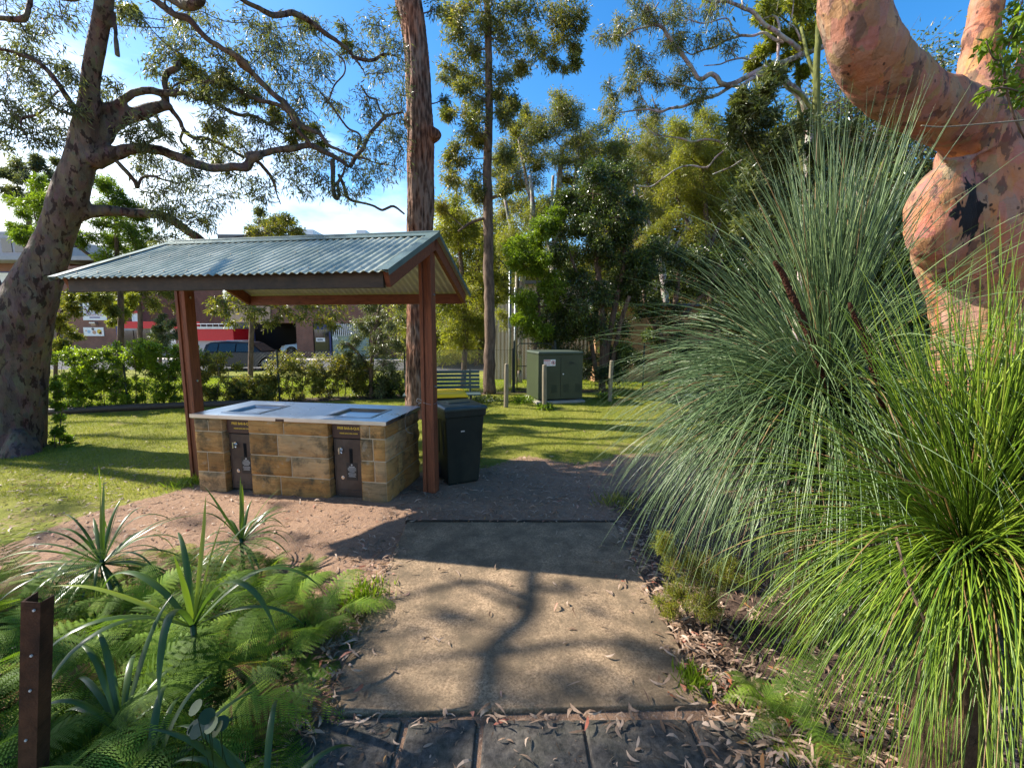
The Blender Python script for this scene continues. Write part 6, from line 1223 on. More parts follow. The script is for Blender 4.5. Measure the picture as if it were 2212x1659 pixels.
C, R = limb3([(2240, 258, 2.6), (2150, 266, 2.4), (2080, 272, 2), (2030, 275, 1.6), (1990, 272, 1.2)], 2.9, 2.8); b = MB(); b.tube(C, R, 6); tag(b.build('bare_twig', 'old_timber', smooth=True), 'thin pale twig reaching in from the right across the orange bark', 'twig')

# ------------------------------------------------------------------ grass trees
def needles(N, c, L0, L1, w, th0, th1, power, grav, lean=V(0, 0, 0), S=10, azr=None, tone=0.0, core=.07, dead=.05):
    az = rg.uniform(0, 6.2832, N) if azr is None else rg.uniform(azr[0], azr[1], N)
    th = np.radians(th0 + (th1 - th0) * rg.random(N) ** power)
    d = np.stack([np.cos(az) * np.sin(th), np.sin(az) * np.sin(th), np.cos(th)], -1); d = nrm(d + lean + rg.normal(0, .05, (N, 3)))
    p = c + d * core * rg.uniform(.3, 1, (N, 1)) * V(1, 1, .6); L = rg.uniform(L0, L1, N); g = grav * rg.uniform(.6, 1.35, N) * (.25 + np.sin(th) * .9)
    P = [p]; st = (L / S)[:, None]; curl = rg.normal(0, .05, (N, 3)) * np.where(rg.random((N, 1)) < .12, 2.2, 1)
    kink = np.where(rg.random(N) < .09, rg.integers(3, S, N), 99)
    for k in range(S):
        d = nrm(d + V(0, 0, -1) * (g * (.35 + 1.3 * k / S) / S * 3.0)[:, None] + curl / 2 + (kink == k)[:, None] * rg.normal(0, .45, (N, 3))); P.append(P[-1] + d * st)
    P = np.stack(P, 1); a = nrm(np.cross(P[:, S // 2] - P[:, 0], rg.normal(size=(N, 3)))); bb = nrm(np.cross(P[:, S // 2] - P[:, 0], a))
    wt = w * np.concatenate([[1.0] * (S - 3), [.85, .65, .4, .1]])[None, :, None]
    ring = [P + a[:, None] * wt * .5, P + (-.5 * a[:, None] + .87 * bb[:, None]) * wt * .5, P + (-.5 * a[:, None] - .87 * bb[:, None]) * wt * .5]
    v = np.stack(ring, 2).reshape(-1, 3); nn = (S + 1) * 3
    i = (np.arange(N) * nn)[:, None, None] + (np.arange(S) * 3)[None, :, None] + np.arange(3)[None, None, :]
    j = (np.arange(N) * nn)[:, None, None] + (np.arange(S) * 3)[None, :, None] + ((np.arange(3) + 1) % 3)[None, None, :]
    f = np.stack([i, j, j + 3, i + 3], -1).reshape(-1, 4)
    r = np.repeat(np.where(rg.random(N) < dead, .97, np.clip(rg.beta(1.6, 2.2, N) + tone, 0, .92)), nn)
    return v, f, r
def spike(root, L, Y0, Y1):
    C, R = limb3(L, Y0, Y1, 12); n_ = 14; b = MB(); ang = np.arange(n_) / n_ * 6.28; T = nrm(np.gradient(C, axis=0)); vs = []
    for i in range(len(C)):
        N_ = nrm(np.cross(T[i], V(0, 1, .2))); B_ = np.cross(T[i], N_); rr = R[i] * (1 + (rg.uniform(-.22, .30, n_) if R[i] > .008 else np.zeros(n_))); vs.append(C[i] + np.cos(ang)[:, None] * np.ones(1) * rr[:, None] * N_ + np.sin(ang)[:, None] * rr[:, None] * B_)
    v = np.concatenate(vs); i = np.arange(len(C) - 1)[:, None] * n_; j = np.arange(n_)[None, :]; j2 = (j + 1) % n_
    b.add(v, np.stack([i + j, i + j2, i + j2 + n_, i + j + n_], -1).reshape(-1, 4)); part(b, 'flower_spike', 'spike_brown', root)
def grass_tree(name, label, c, sets, leaf, skirt=True, tr=.13):
    gz0 = 0.0; root = empty(name, V(c[0], c[1], gz0), label, 'grass tree')
    b = MB(); zs = np.linspace(-.05, c[2] + .03, 16); b.tube([V(c[0] + .02 * math.sin(z * 5), c[1], z) for z in zs], [tr * (1 + rg.uniform(-.12, .12)) for _ in zs], 18, jit=.12); part(b, 'trunk', 'dead_thatch', root)
    if skirt:
        v, f, r = needles(500, c - V(0, 0, .04), .35, c[2] * .95, .0035, 95, 160, 1, 1.6, S=6); b = MB(); b.add(v, f, 0, r); part(b, 'dead_skirt', 'dead_thatch', root)
    b = MB()
    for s_ in sets: v, f, r = needles(*s_[0], **s_[1]); b.add(v, f, 0, r)
    part(b, 'needle_crown', leaf, root, smooth=True); return root
c1 = at(1788, 872, 2.38)
g1 = grass_tree('tall_grass_tree', 'large blue-green grass tree with two brown flower spikes beside the slab', c1, [
    ((430, c1, .95, 1.56, .0062, 0, 13, .8, .03), dict(tone=.06, lean=V(-.03, .0, 0))),
    ((150, c1, .8, 1.38, .0050, 14, 45, 1, .28), dict(azr=(1.7, 4.7), tone=.0)),
    ((70, c1, .7, 1.0, .0046, 14, 60, 1, .34), dict(azr=(-1.4, 1.6), tone=.0)),
    ((620, c1, .75, 1.45, .0050, 40, 92, 1, .52), dict(azr=(1.6, 4.9), tone=.06)),
    ((190, c1, .5, 1.0, .0046, 50, 95, 1, .62), dict(azr=(-1.4, 1.6), tone=.0)),
    ((430, c1, .6, 1.3, .0050, 75, 125, 1, .80), dict(tone=.05)),
    ((480, c1, .95, 1.5, .0050, 55, 105, 1, .60), dict(azr=(2.3, 4.4), tone=.05))], 'needle_blue')
spike(g1, [(1808, 905, 4.5, 2.2), (1795, 860, 5, 2.19), (1782, 820, 5, 2.18), (1768, 785, 6, 2.17), (1755, 740, 8.5, 2.16), (1740, 705, 8.5, 2.16), (1722, 665, 8, 2.15), (1704, 625, 7, 2.15), (1690, 592, 6, 2.15), (1676, 570, 5.5, 2.15), (1672, 564, 3, 2.15)], 2.2, 2.15)
spike(g1, [(1925, 965, 8, 1.9), (1915, 910, 10, 1.9), (1903, 850, 10, 1.85), (1890, 800, 10, 1.85), (1880, 765, 9.5, 1.85), (1868, 730, 8.5, 1.85), (1853, 700, 7, 1.85), (1842, 675, 5.5, 1.85), (1836, 658, 5, 1.85), (1833, 653, 2, 1.85)], 1.85, 1.85)
c2 = at(2088, 1185, 1.50)
g2 = grass_tree('low_grass_tree', 'bright green low grass tree in the lower right corner, closest to the camera', c2, [
    ((520, c2, .7, 1.15, .0052, 0, 30, .8, .10), dict(tone=.1, lean=V(.16, .02, 0))),
    ((320, c2, .6, 1.1, .0050, 20, 55, 1, .30), dict(tone=.05)),
    ((620, c2, .55, 1.05, .0050, 50, 95, 1, .55), dict(tone=.0)),
    ((500, c2, .5, 1.0, .0050, 80, 125, 1, .70), dict(tone=-.02)),
    ((350, c2, .8, 1.05, .0036, 60, 110, 1, .5), dict(azr=(3.4, 5.6), tone=.12))], 'needle_green', False, .10)
b = MB(); C, R = limb3([(1936, 1160, 2, 1.28), (1960, 1250, 2.2, 1.25), (2010, 1370, 2.2, 1.22), (2050, 1450, 2, 1.2), (2075, 1500, 1.4, 1.2)], 1.2, 1.2); b.tube(C, R, 5); part(b, 'dead_needle', 'dry_leaf', g2)

# ------------------------------------------------------------------ ferns
def frond(mb, base, az, elev, L, Wd, droop, tone, npin=19, fine=True):
    d = V(math.cos(az) * math.cos(elev), math.sin(az) * math.cos(elev), math.sin(elev)); p = np.array(base, float); S = 22; pts = [p.copy()]
    for k in range(S):
        d = nrm(d + V(0, 0, -1) * droop * (.4 + k / S) / S * 2.0 + rg.normal(0, .015, 3)); p = p + d * L / S; pts.append(p.copy())
    pts = np.array(pts); T = nrm(np.gradient(pts, axis=0)); side = nrm(np.cross(T, V(0, 0, 1))); up = np.cross(side, T)
    mb.tube(pts, np.linspace(.0024, .0008, S + 1), 3, 0, tone - .1, cap=False)
    ks = np.linspace(.22, .985, npin)
    for t_ in ks:
        i = min(int(t_ * S), S - 1); fr = t_ * S - i; P = pts[i] * (1 - fr) + pts[i + 1] * fr
        s_ = (t_ - .22) / .765; ln = Wd * (math.sin(min(1, s_ * 2.6 + .42) * math.pi / 2) * (1 - s_) ** .8 + .02)
        for sg in (-1, 1):
            D = nrm(side[i] * sg + T[i] * .42 + V(0, 0, -.10) + rg.normal(0, .05, 3)); U = nrm(np.cross(T[i], D)) * sg
            if fine:
                m = max(4, int(ln / .0085)); q = np.linspace(0.03, .97, m); hw = (.0125 * min(1, ln / .09 + .25)) * (1 - q) ** .55 + .0015
                Pn = P + D * (q * ln)[:, None] + V(0, 0, -1) * (q ** 2 * ln * .14)[:, None]; cross = nrm(np.cross(D, U))
                for s2 in (-1, 1):
                    A = Pn; w2 = ln / m * .36; tip = Pn + (cross * s2 + D * .35) * hw[:, None]
                    v = np.stack([A - D * w2, A + D * w2, tip + D * w2 * .45, tip - D * w2 * .35], 1).reshape(-1, 3)
                    mb.add(v, np.arange(len(v)).reshape(-1, 4), 0, np.clip(tone + rg.normal(0, .05), 0, 1))
            else:
                q = np.array([0, .35, 1.0]); Pn = P + D * (q * ln)[:, None] + V(0, 0, -1) * (q ** 2 * ln * .14)[:, None]; mb.ribbon(Pn, np.array([.010, .014, .001]), nrm(np.cross(D, U)), 0, np.clip(tone, 0, 1))
fern_meshes = []
def make_fern(nf, L, seed_az=0, el=(.45, 1.25)):
    mb = MB()
    for k in range(nf):
        az = seed_az + k * 6.2832 / nf + rg.normal(0, .25); frond(mb, V(rg.normal(0, .02), rg.normal(0, .02), 0), az, rg.uniform(*el), L * rg.uniform(.75, 1.15), L * rg.uniform(.24, .34), rg.uniform(.9, 1.7), (.98 if rg.random() < .05 else float(np.clip(rg.normal(.52, .24), .05, .92))))
    return mb.build('fern', 'fern_leaf')
protos = [make_fern(n, L) for n, L in ((8, .56), (7, .62), (9, .48), (6, .66), (8, .44))]
for o in protos: col.objects.unlink(o)
used = [0] * 5
def place_fern(p, rz, s, label, group=None):
    k = int(rg.integers(0, 5)); src = protos[k]; o = src.copy(); col.objects.link(o)
    o.location = (p[0], p[1], p[2]); o.rotation_euler = (rg.normal(0, .08), rg.normal(0, .08), rz); o.scale = (s, s, s); tag(o, label, 'fern', group); return o
FL, FG = 'lacy green fern growing in the dense fern bed left of the concrete slab', 'ferns in the bed left of the slab'
placed = []
tries = 0
while len(placed) < 88 and tries < 6000:
    tries += 1
    u = rg.uniform(-260, 800); v = rg.uniform(1262, 2150) if rg.random() < .68 else rg.uniform(1205, 1400)
    lim = np.interp(v, [1205, 1230, 1330, 1420, 1560, 1700, 1900, 2150], [560, 660, 720, 670, 600, 560, 480, 380])
    if u > lim: continue
    p = G(u, v)
    if p[1] < .75 or p[0] < -4.4: continue
    if np.hypot(p[0], p[1]) < 1.05: continue
    dmin = .18 if p[1] > 1.4 else .2
    if any(np.hypot(p[0] - q[0], p[1] - q[1]) < dmin for q in placed): continue
    placed.append(p)
    s_ = .95 if p[1] < 2.5 else (.75 if p[1] < 2.9 else .5)
    if u < 250 and p[1] > 2.9: continue
    place_fern(p, rg.uniform(0, 6.28), s_ * rg.uniform(.72, 1.1), FL, FG)
# the two showpiece fronds
def lone_fern(name, base, fr, label):
    root_p = np.array(base); mb = MB()
    for (az, el, L, Wd, dr, tn) in fr: frond(mb, V(0, 0, 0), az, el, L, Wd, dr, tn, 24)
    o = mb.build('fern', 'fern_leaf', loc=V(0, 0, 0)); o.location = tuple(root_p); tag(o, label, 'fern'); return o
lone_fern('fern', V(-1.30, 1.60, .12), [(.12, .85, .62, .15, 1.6, .88), (-.5, .7, .5, .13, 1.5, .6), (2.2, .7, .5, .14, 1.4, .5)], 'fern whose pale bright frond arches over the left edge of the slab')
lone_fern('fern', V(-1.62, 1.50, .14), [(-.5, .95, .62, .17, 1.9, .72), (.7, .9, .5, .14, 1.5, .45), (3.0, .6, .55, .15, 1.3, .4)], 'fern with a striped drooping frond under the broad strap leaves')
lone_fern('fern', V(-1.02, 1.10, .02), [(-.2, .5, .42, .12, 1.2, .95), (2.9, .5, .42, .12, 1.2, .95), (-1.2, .5, .4, .12, 1.2, .9), (1.2, .6, .36, .12, 1.3, .85)], 'bright yellow-green fern at the bottom edge of the photo')
for (u, v, s_) in ((1700, 1440, .55), (1740, 1480, .5), (1640, 1400, .45)):
    p = G(u, v + 120); place_fern(p, rg.uniform(0, 6), s_, 'small bluish fern under the needles of the low grass tree', 'small ferns under the grass tree')
# round-leaved plant
b = MB(); p0 = G(450, 1760)
for k in range(9):
    c0 = at(440 + rg.uniform(-30, 40), 1540 + rg.uniform(-30, 40), 1.30 + rg.uniform(-.05, .05)); r = .024; ang = np.arange(10) / 10 * 6.28; nn_ = nrm(V(rg.normal(0, .3), -.5, .8)); tx = nrm(np.cross(nn_, V(0, 1, 0))); ty = np.cross(nn_, tx)
    ring = c0 + tx * (np.cos(ang) * r)[:, None] + ty * (np.sin(ang) * r)[:, None]; v = np.concatenate([ring, [c0]]); f = [[q, (q + 1) % 10, 10] for q in range(10)]; b.add(v, f, 0, .35)
    b.tube([c0, c0 + V(rg.normal(0, .03), 0, -c0[2] * .6), V(p0[0], p0[1], 0)], .0015, 3, 0, .3, cap=False)
tag(b.build('round_leaved_plant', 'dark_leaf'), 'small plant with round dark leaves low in the shade of the ferns', 'plant')

# ------------------------------------------------------------------ strap-leaved plants
def strap_plant(name, base, leaves, label, stem=0.0, mat_='strap_leaf'):
    base = np.array(base, float); root = empty(name, base, label, 'plant'); b = MB(); top = base + V(0, 0, stem)
    for (az, el, L, w, dr, tn) in leaves:
        d = V(math.cos(az) * math.cos(el), math.sin(az) * math.cos(el), math.sin(el)); p = top + d * .01; S = 14; pts = [p]
        for k in range(S): d = nrm(d + V(0, 0, -1) * dr * (.2 + 1.6 * (k / S) ** 1.3) / S * 1.6 + rg.normal(0, .012, 3)); p = p + d * L / S; pts.append(p)
        pts = np.array(pts); T = nrm(np.gradient(pts, axis=0)); sd_ = nrm(np.cross(T, V(0, 0, 1)) + 1e-6)
        t_ = np.linspace(0, 1, S + 1); wv = w * np.interp(t_, [0, .12, .45, .8, 1], [.45, .75, 1, .6, .02])
        b.ribbon(pts, wv, sd_, 0, float(np.clip(tn, 0, 1)), .16)
    part(b, 'leaves', mat_, root, smooth=True)
    b = MB(); b.tube([base - V(0, 0, .05), top + V(0, 0, .03)], [.012, .013], 8, 0, .15, jit=.1); part(b, 'stem', mat_, root, smooth=True)
    return root
def rnd_leaves(n, L, w, el=(.2, 1.35), dr=(.5, 1.8), tn=(.2, .6)): return [(rg.uniform(0, 6.28), rg.uniform(*el), L * rg.uniform(.7, 1.15), w * rg.uniform(.8, 1.2), rg.uniform(*dr), rg.uniform(*tn)) for _ in range(n)]
bA = at(218, 1195, 2.75); bA[2] = .0
strap_plant('strap_leaf_plant', bA, rnd_leaves(48, .56, .023, (-.4, 1.2), (.6, 2.2), (.1, .7)) + [(1.5, 1.5, .66, .030, .06, .75), (1.7, 1.42, .55, .026, .1, .6), (.6, 1.3, .5, .024, .1, .3), (3.3, .5, .75, .026, 1.1, .8), (3.2, .2, .8, .028, .9, .7)], 'dark spiky strap-leaved plant with two upright blades at the left, on the dirt edge', .20)
bB = at(522, 1175, 3.05); bB[2] = .0
strap_plant('strap_leaf_plant', bB, rnd_leaves(28, .43, .021, (-.3, 1.25), (.5, 2.0), (.2, .75)) + [(1.5, 1.5, .48, .032, .05, .75), (1.2, 1.45, .42, .028, .06, .9), (.2, 1.1, .5, .022, .5, .6), (2.9, 1.0, .5, .022, .5, .6)], 'strap-leaved plant with a tall striped centre blade in front of the barbecue', .20)
bC = at(415, 1330, 1.95); bC[2] = .08
strap_plant('strap_leaf_plant', bC, [(1.2, 1.40, .62, .034, .10, .95), (.9, 1.30, .50, .030, .25, .85), (3.25, .62, .66, .030, .55, .97), (.05, .95, .78, .036, 1.75, .60), (-.35, 1.05, .80, .038, 2.3, .45), (2.9, .9, .72, .036, 1.9, .35), (-1.1, 1.0, .75, .036, 2.4, .35), (-2.0, .9, .7, .034, 2.2, .3), (.6, .8, .6, .03, 1.5, .4), (2.2, 1.0, .6, .03, 1.2, .4), (3.9, .8, .7, .034, 2.0, .35), (.4, 1.25, .7, .03, 1.4, .5), (-.1, .6, .6, .03, 1.2, .4), (2.5, 1.35, .36, .03, .5, .8)], 'big strap-leaved plant with a bright yellow-green upright blade in the middle of the ferns', .25)
for (u, v, Y) in ((300, 1560, 1.35), (250, 1480, 1.6), (560, 1600, 1.3)):
    bD = at(u, v, Y); bD[2] = .0
    strap_plant('strap_leaf_plant', bD, rnd_leaves(9, .5, .026, (.5, 1.3), (.8, 2.0), (.1, .4)), {300: 'drooping strap-leaved plant low in the bed between the steel post and the slab', 250: 'strap-leaved plant half buried in ferns right of the rusty post', 560: 'narrow strap-leaved plant at the bottom near the round leaves'}[u], .12)
p = G(1035, 880)
for (u, v, lab) in ((1010, 815, 'spiky grassy tuft behind the bench by the fence'), (1045, 872, 'low strap-leaved clump at the foot of the slender tree')):
    p = G(u, v + 25); strap_plant('grassy_tuft', p, rnd_leaves(22, .35, .016, (.2, 1.4), (.4, 1.4), (.4, .9)), lab, .02)

# ------------------------------------------------------------------ hedge shrubs on the fence
def fence_Y(u, off=.12):
    a = (u - 1106) / F_PX * 1.0
    Y = 9.0
    for _ in range(20): Y = .5 * Y + .5 * (fence_y(a * Y / .99) + off)
    return Y
HG = 'shrubs of the hedge along the fence'
hs_ = [('leafy hedge shrub against the left gum trunk', 138, 66, 748, .15, 'bright_leaf'), ('hedge shrub in front of the brick clinic wall', 212, 60, 742, .1, 'bright_leaf'), ('tall bright hedge shrub below the red awning letter', 290, 55, 724, .2, 'bright_leaf'), ('dark-based hedge shrub left of the left shelter post', 362, 50, 735, .0, 'bright_leaf'), ('hedge shrub between the left post and the black car', 462, 48, 756, -.05, 'olive_leaf'), ('thin low hedge shrub in front of the black car wheel', 545, 40, 800, -.05, 'olive_leaf'), ('rounded dark hedge shrub below the garage opening', 640, 52, 756, -.05, 'olive_leaf'), ('sparse hedge shrub below the glass shopfront', 730, 52, 762, -.02, 'olive_leaf'), ('low dark hedge shrub left of the dark trunk', 815, 52, 800, -.05, 'dark_leaf')]
for lab, u, hw, vt, tn, lf in hs_:
    Y = fence_Y(u); g_ = at(u, 800, Y); vb = 712 + (1.75) * F_PX / Y + 4; cl = []
    n_ = 38
    for k in range(n_):
        f_ = rg.random() ** 1.15; cl.append((u + rg.uniform(-hw, hw) * 1.1, vt + 16 + (vb - vt - 20) * f_, rg.uniform(15, 24) * (1 - .40 * f_), .16 if f_ < .4 else .0))  # upper clumps toned lighter: sunlit hedge top put into the leaf colour
    trs = [[(u + dx, vb, 1.0), (u + dx * 1.3 + rg.uniform(-16, 16), (vb + vt) / 2, .8), (u + dx * 1.8 + rg.uniform(-14, 14), vt + 14, .5)] for dx in (-18, 3, 15)]
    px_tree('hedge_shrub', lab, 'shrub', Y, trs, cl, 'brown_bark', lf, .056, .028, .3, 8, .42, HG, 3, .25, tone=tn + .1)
px_tree('trunk_base_shrub', 'small dark-leaved shrub at the foot of the big left gum', 'shrub', 6.5, [[(128, 985, 2), (130, 930, 1.6), (135, 880, 1)], [(120, 985, 2), (118, 940, 1.4)]], [(120, 900, 16), (132, 880, 14), (125, 930, 18), (140, 950, 16), (118, 960, 16), (150, 968, 10), (128, 850, 10), (122, 830, 10)], 'brown_bark', 'bright_leaf', .05, .022, .3, 10, 1.0, None, 2, .2)
px_tree('feathery_shrub', 'fluffy yellow-green small-leaved shrub between the slab and the grass trees', 'shrub', 2.45, [[(1505, 1400, 2), (1500, 1330, 1.6), (1500, 1250, 1)], [(1510, 1390, 2), (1470, 1290, 1)], [(1500, 1380, 2), (1550, 1280, 1)]], [(1450, 1200, 34), (1430, 1165, 22), (1480, 1240, 50), (1520, 1230, 52), (1550, 1260, 50), (1500, 1280, 50), (1460, 1290, 38), (1540, 1310, 40), (1430, 1310, 22), (1590, 1240, 34)], 'brown_bark', 'yellow_leaf', .026, .0030, .0, 26, .8, None, 3, .10)
for (u, v, r, lab) in ((790, 1285, 26, 'small bright weedy tuft on the left edge of the slab'), (770, 1310, 20, None), (1500, 1480, 20, 'low green weeds among the leaf litter right of the slab'), (410, 1045, 22, 'bright green weeds growing at the left foot of the barbecue'), (1330, 1085, 22, 'dull green groundcover patch at the far right of the slab')):
    p = G(u, v); b = MB(); n_ = 260; R = r / F_PX * p[1]; P = p + rg.normal(0, 1, (n_, 3)) * V(R, R, .0); P[:, 2] = 0; D = rg.normal(0, .5, (n_, 3)) + V(0, 0, 1); b.leaves(P, D, rg.uniform(.03, .12, n_), rg.uniform(.005, .012, n_), rg.uniform(.3, 1, n_)); tag(b.build('weed_tuft', 'bright_leaf' if v != 1085 else 'olive_leaf'), lab or 'second bright weedy tuft on the left edge of the slab, nearer the camera', 'weeds')
# ivy-like ground plants at the foot of the slender tree and cabinet
for (u, v, r, lab) in ((1040, 868, 34, 'dark green groundcover at the foot of the slender tree'), (1130, 868, 24, 'leafy weeds at the left corner of the cabinet'), (1310, 862, 14, 'weeds at the foot of the right bollard'), (1178, 884, 12, 'weeds at the foot of the middle bollard'), (905, 885, 40, 'light green groundcover round the dark trunk')):
    p = G(u, v); b = MB(); n_ = 900; R = r / F_PX * p[1]; P = p + rg.normal(0, .6, (n_, 3)) * V(R, R * 1.2, .0); P[:, 2] = rg.uniform(0, .10, n_); D = rg.normal(0, .7, (n_, 3)) + V(0, 0, .6); b.leaves(P, D, rg.uniform(.04, .09, n_), rg.uniform(.012, .03, n_), rg.uniform(.1, .9, n_)); tag(b.build('ground_plant', 'dark_leaf' if u == 1040 else 'bright_leaf'), lab, 'weeds')

# ------------------------------------------------------------------ lawn grass, leaf litter (nobody could count these)
def gh(x, y): 
    n_ = np.exp(-((x / 14) ** 2 + ((y - 5) / 12) ** 2)); z = gz(x, y) + n_ * (.010 * vnoise(x, y, 1.4, 1) + .004 * vnoise(x, y, 9, 2))
    z = np.where((np.abs(x - .05) < 1.0) & (y > 1.8) & (y < 3.82), .017, z); return np.where((np.abs(x) < 1.3) & (y <= 1.8), .006, z)
def blades(N, xr, yr, h, w, keep, name, mat_, label):
    x = rg.uniform(*xr, N); y = rg.uniform(*yr, N); k = keep(x, y); x, y = x[k], y[k]; n = len(x)
    P = np.stack([x, y, gh(x, y) - .004], -1); D = rg.normal(0, .55, (n, 3)) + V(0, 0, 1.0); b = MB()
    tone = np.clip(.42 + .16 * vnoise(x, y, 1.1, 5) / 2 + rg.normal(0, .17, n), 0, 1)
    b.leaves(P, D, rg.uniform(*h, n), rg.uniform(w * .7, w * 1.3, n), tone, mid=.15); return tag(b.build(name, mat_), label, 'grass', kind='stuff')
def inlawn(x, y):
    e = lawn_edge(x); pr = np.clip((y - e) / .6 + .35 + .25 * vnoise(x, y, 2.3, 3) / 2, 0, 1)
    pr = np.where(np.abs(y - fence_y(x)) < .5, .12, pr); pr = np.where((x > 3.4), .15, pr); pr = pr * np.where(vnoise(x, y, 1.9, 21) > 1.15, .35, 1)
    bq = (x > -3.7) & (x < -.7) & (y > 3.9) & (y < 5.75); return (rg.random(len(x)) < pr * (.62 + .38 * (vnoise(x, y, 3.1, 8) > -.7))) & ~bq & (np.abs(x / y) < 1.3)
blades(420000, (-12.5, 5.0), (4.3, 13.5), (.025, .055), .0042, inlawn, 'lawn_grass', 'grass_blade', 'short dappled yellow-green mown grass around the shelter and cabinet')
blades(130000, (-26, 8), (9.8, 24), (.05, .10), .012, lambda x, y: (y > fence_y(x) + .3) & (y < 23.8) & (np.abs(x / y) < 1.25), 'verge_grass', 'far_grass_blade', 'bright sunlit grass verge beyond the fence')
def litter(P, L, w, tone, name=None):
    n = len(P); az = rg.uniform(0, 6.2832, n); tilt = rg.normal(0, .16, n); D = np.stack([np.cos(az) * np.cos(tilt), np.sin(az) * np.cos(tilt), np.sin(tilt)], -1); S_ = nrm(np.cross(D, V(0, 0, 1) + rg.normal(0, .38, (n, 3)))); U_ = np.cross(S_, D); U_ *= np.sign(U_[:, 2:3])
    st = np.array([0, .22, .5, .8, 1.0]); wd = np.array([.12, .8, 1.0, .6, .03]); cu = rg.uniform(-.05, .22, n)[:, None] * L[:, None]; be = rg.normal(0, .18, n)[:, None] * L[:, None]
    t_ = st[None, :]; arc = (t_ * (1 - t_) * 4)
    cpt = P[:, None] + D[:, None] * (t_ - .5)[..., None] * L[:, None, None] + U_[:, None] * (arc * cu)[..., None] + S_[:, None] * (arc * be)[..., None]
    hw = (wd[None, :] * w[:, None] * .5)[..., None]; v = np.stack([cpt - S_[:, None] * hw + U_[:, None] * hw * .35, cpt + S_[:, None] * hw + U_[:, None] * hw * .35], 2).reshape(-1, 3)
    zmin = v.reshape(n, -1, 3)[:, :, 2].min(1); gnd = gh(P[:, 0], P[:, 1]); v = v.reshape(n, -1, 3); v[:, :, 2] += (gnd + .0015 - zmin + P[:, 2])[:, None]; v = v.reshape(-1, 3)
    i = (np.arange(n) * 10)[:, None] + (np.arange(4) * 2)[None, :]; f = np.stack([i, i + 1, i + 3, i + 2], -1).reshape(-1, 4)
    b = MB(); b.add(v, f, 0, np.repeat(tone, 10)); return b
def lit_pts(N, fn):
    out = []
    while len(out) < N:
        u, v = rg.uniform(-150, 2400), 712 + 1.75 * F_PX / rg.uniform(.85, 9) 
        p = G(u, v)
        if rg.random() < fn(p[0], p[1]): out.append(p)
    P = np.array(out); P[:, 2] = 0; return P
def dens(x, y):
    if 1.80 < y < 3.81 and -.9 < x < .93:
        e = min(x + .86, .93 - x); return .035 + .4 * math.exp(-e / .05) + (.25 * math.exp(-((x - .8) ** 2 + (y - 2.75) ** 2) / .03))
    if y <= 1.8 and -1 < x < 1: return .15
    if -1.3 < x < -.8 and 1 < y < 3.6: return .9
    if .85 < x < 2.6 and .9 < y < 4: return .95 - .25 * (y > 3)
    if 3.8 < y < 5.6 and -1.2 < x < 1.8: return 1.0
    if -3.5 < x < -.9 and 3.2 < y < 4.3: return .22
    if -6 < x < -3 and 3.6 < y < 5.2: return .45
    if y > 5.6: return .06 if abs(y - float(fence_y(x))) > .6 else .5
    return .4
P = lit_pts(10500, dens); n = len(P); P[:, 2] = rg.uniform(0, .006, n)
b = litter(P, rg.uniform(.025, .085, n), rg.uniform(.006, .016, n), np.clip(rg.beta(2.2, 1.8, n), 0, 1)); tag(b.build('leaf_litter', 'dry_leaf'), 'scattered dry curled gum leaves on the slab, dirt and edges', 'leaf litter', kind='stuff')
# thick drifts at the slab edges
Q = []
for (x, y, sx, sy, n_) in ((1.08, 2.0, .12, .35, 260), (1.02, 2.6, .08, .4, 170), (1.25, 1.6, .3, .18, 300), (-.97, 1.9, .08, .4, 230), (-1.0, 1.45, .12, .25, 160), (-.98, 2.6, .05, .4, 90), (.2, 1.77, .6, .025, 60), (1.7, 1.6, .4, .3, 320), (1.0, 3.3, .07, .3, 90)):
    Q.append(np.stack([rg.normal(x, sx, n_), rg.normal(y, sy, n_), rg.uniform(0, .03, n_)], -1))
P = np.concatenate(Q); n = len(P); b = litter(P, rg.uniform(.03, .095, n), rg.uniform(.007, .019, n), np.clip(rg.beta(2.4, 1.7, n), 0, 1)); tag(b.build('leaf_drift', 'dry_leaf'), 'thicker drifts of dry gum leaves heaped along the slab edges', 'leaf litter', kind='stuff')
# woodchip / debris crumbs
P = lit_pts(5000, lambda x, y: 0 if (1.8 < y < 3.81 and -.9 < x < .93) else (.9 if y < 5.8 else .02)); n = len(P)
b = litter(P, rg.uniform(.008, .03, n), rg.uniform(.003, .008, n), np.clip(rg.beta(1.5, 2.5, n), 0, .8)); tag(b.build('bark_crumbs', 'dry_leaf'), 'small bark crumbs and twigs strewn on the bare earth', 'debris', kind='stuff')
# short undergrowth under the ferns and grass trees
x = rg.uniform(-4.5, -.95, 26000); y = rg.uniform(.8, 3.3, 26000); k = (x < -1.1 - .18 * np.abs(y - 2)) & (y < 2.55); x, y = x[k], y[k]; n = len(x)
b = MB(); b.leaves(np.stack([x, y, rg.uniform(0, .10, n)], -1), rg.normal(0, .8, (n, 3)) + V(0, 0, .6), rg.uniform(.02, .05, n), rg.uniform(.008, .02, n), rg.uniform(.0, .6, n)); tag(b.build('undergrowth', 'dark_leaf'), 'low dark undergrowth covering the soil between the ferns', 'undergrowth', kind='stuff')

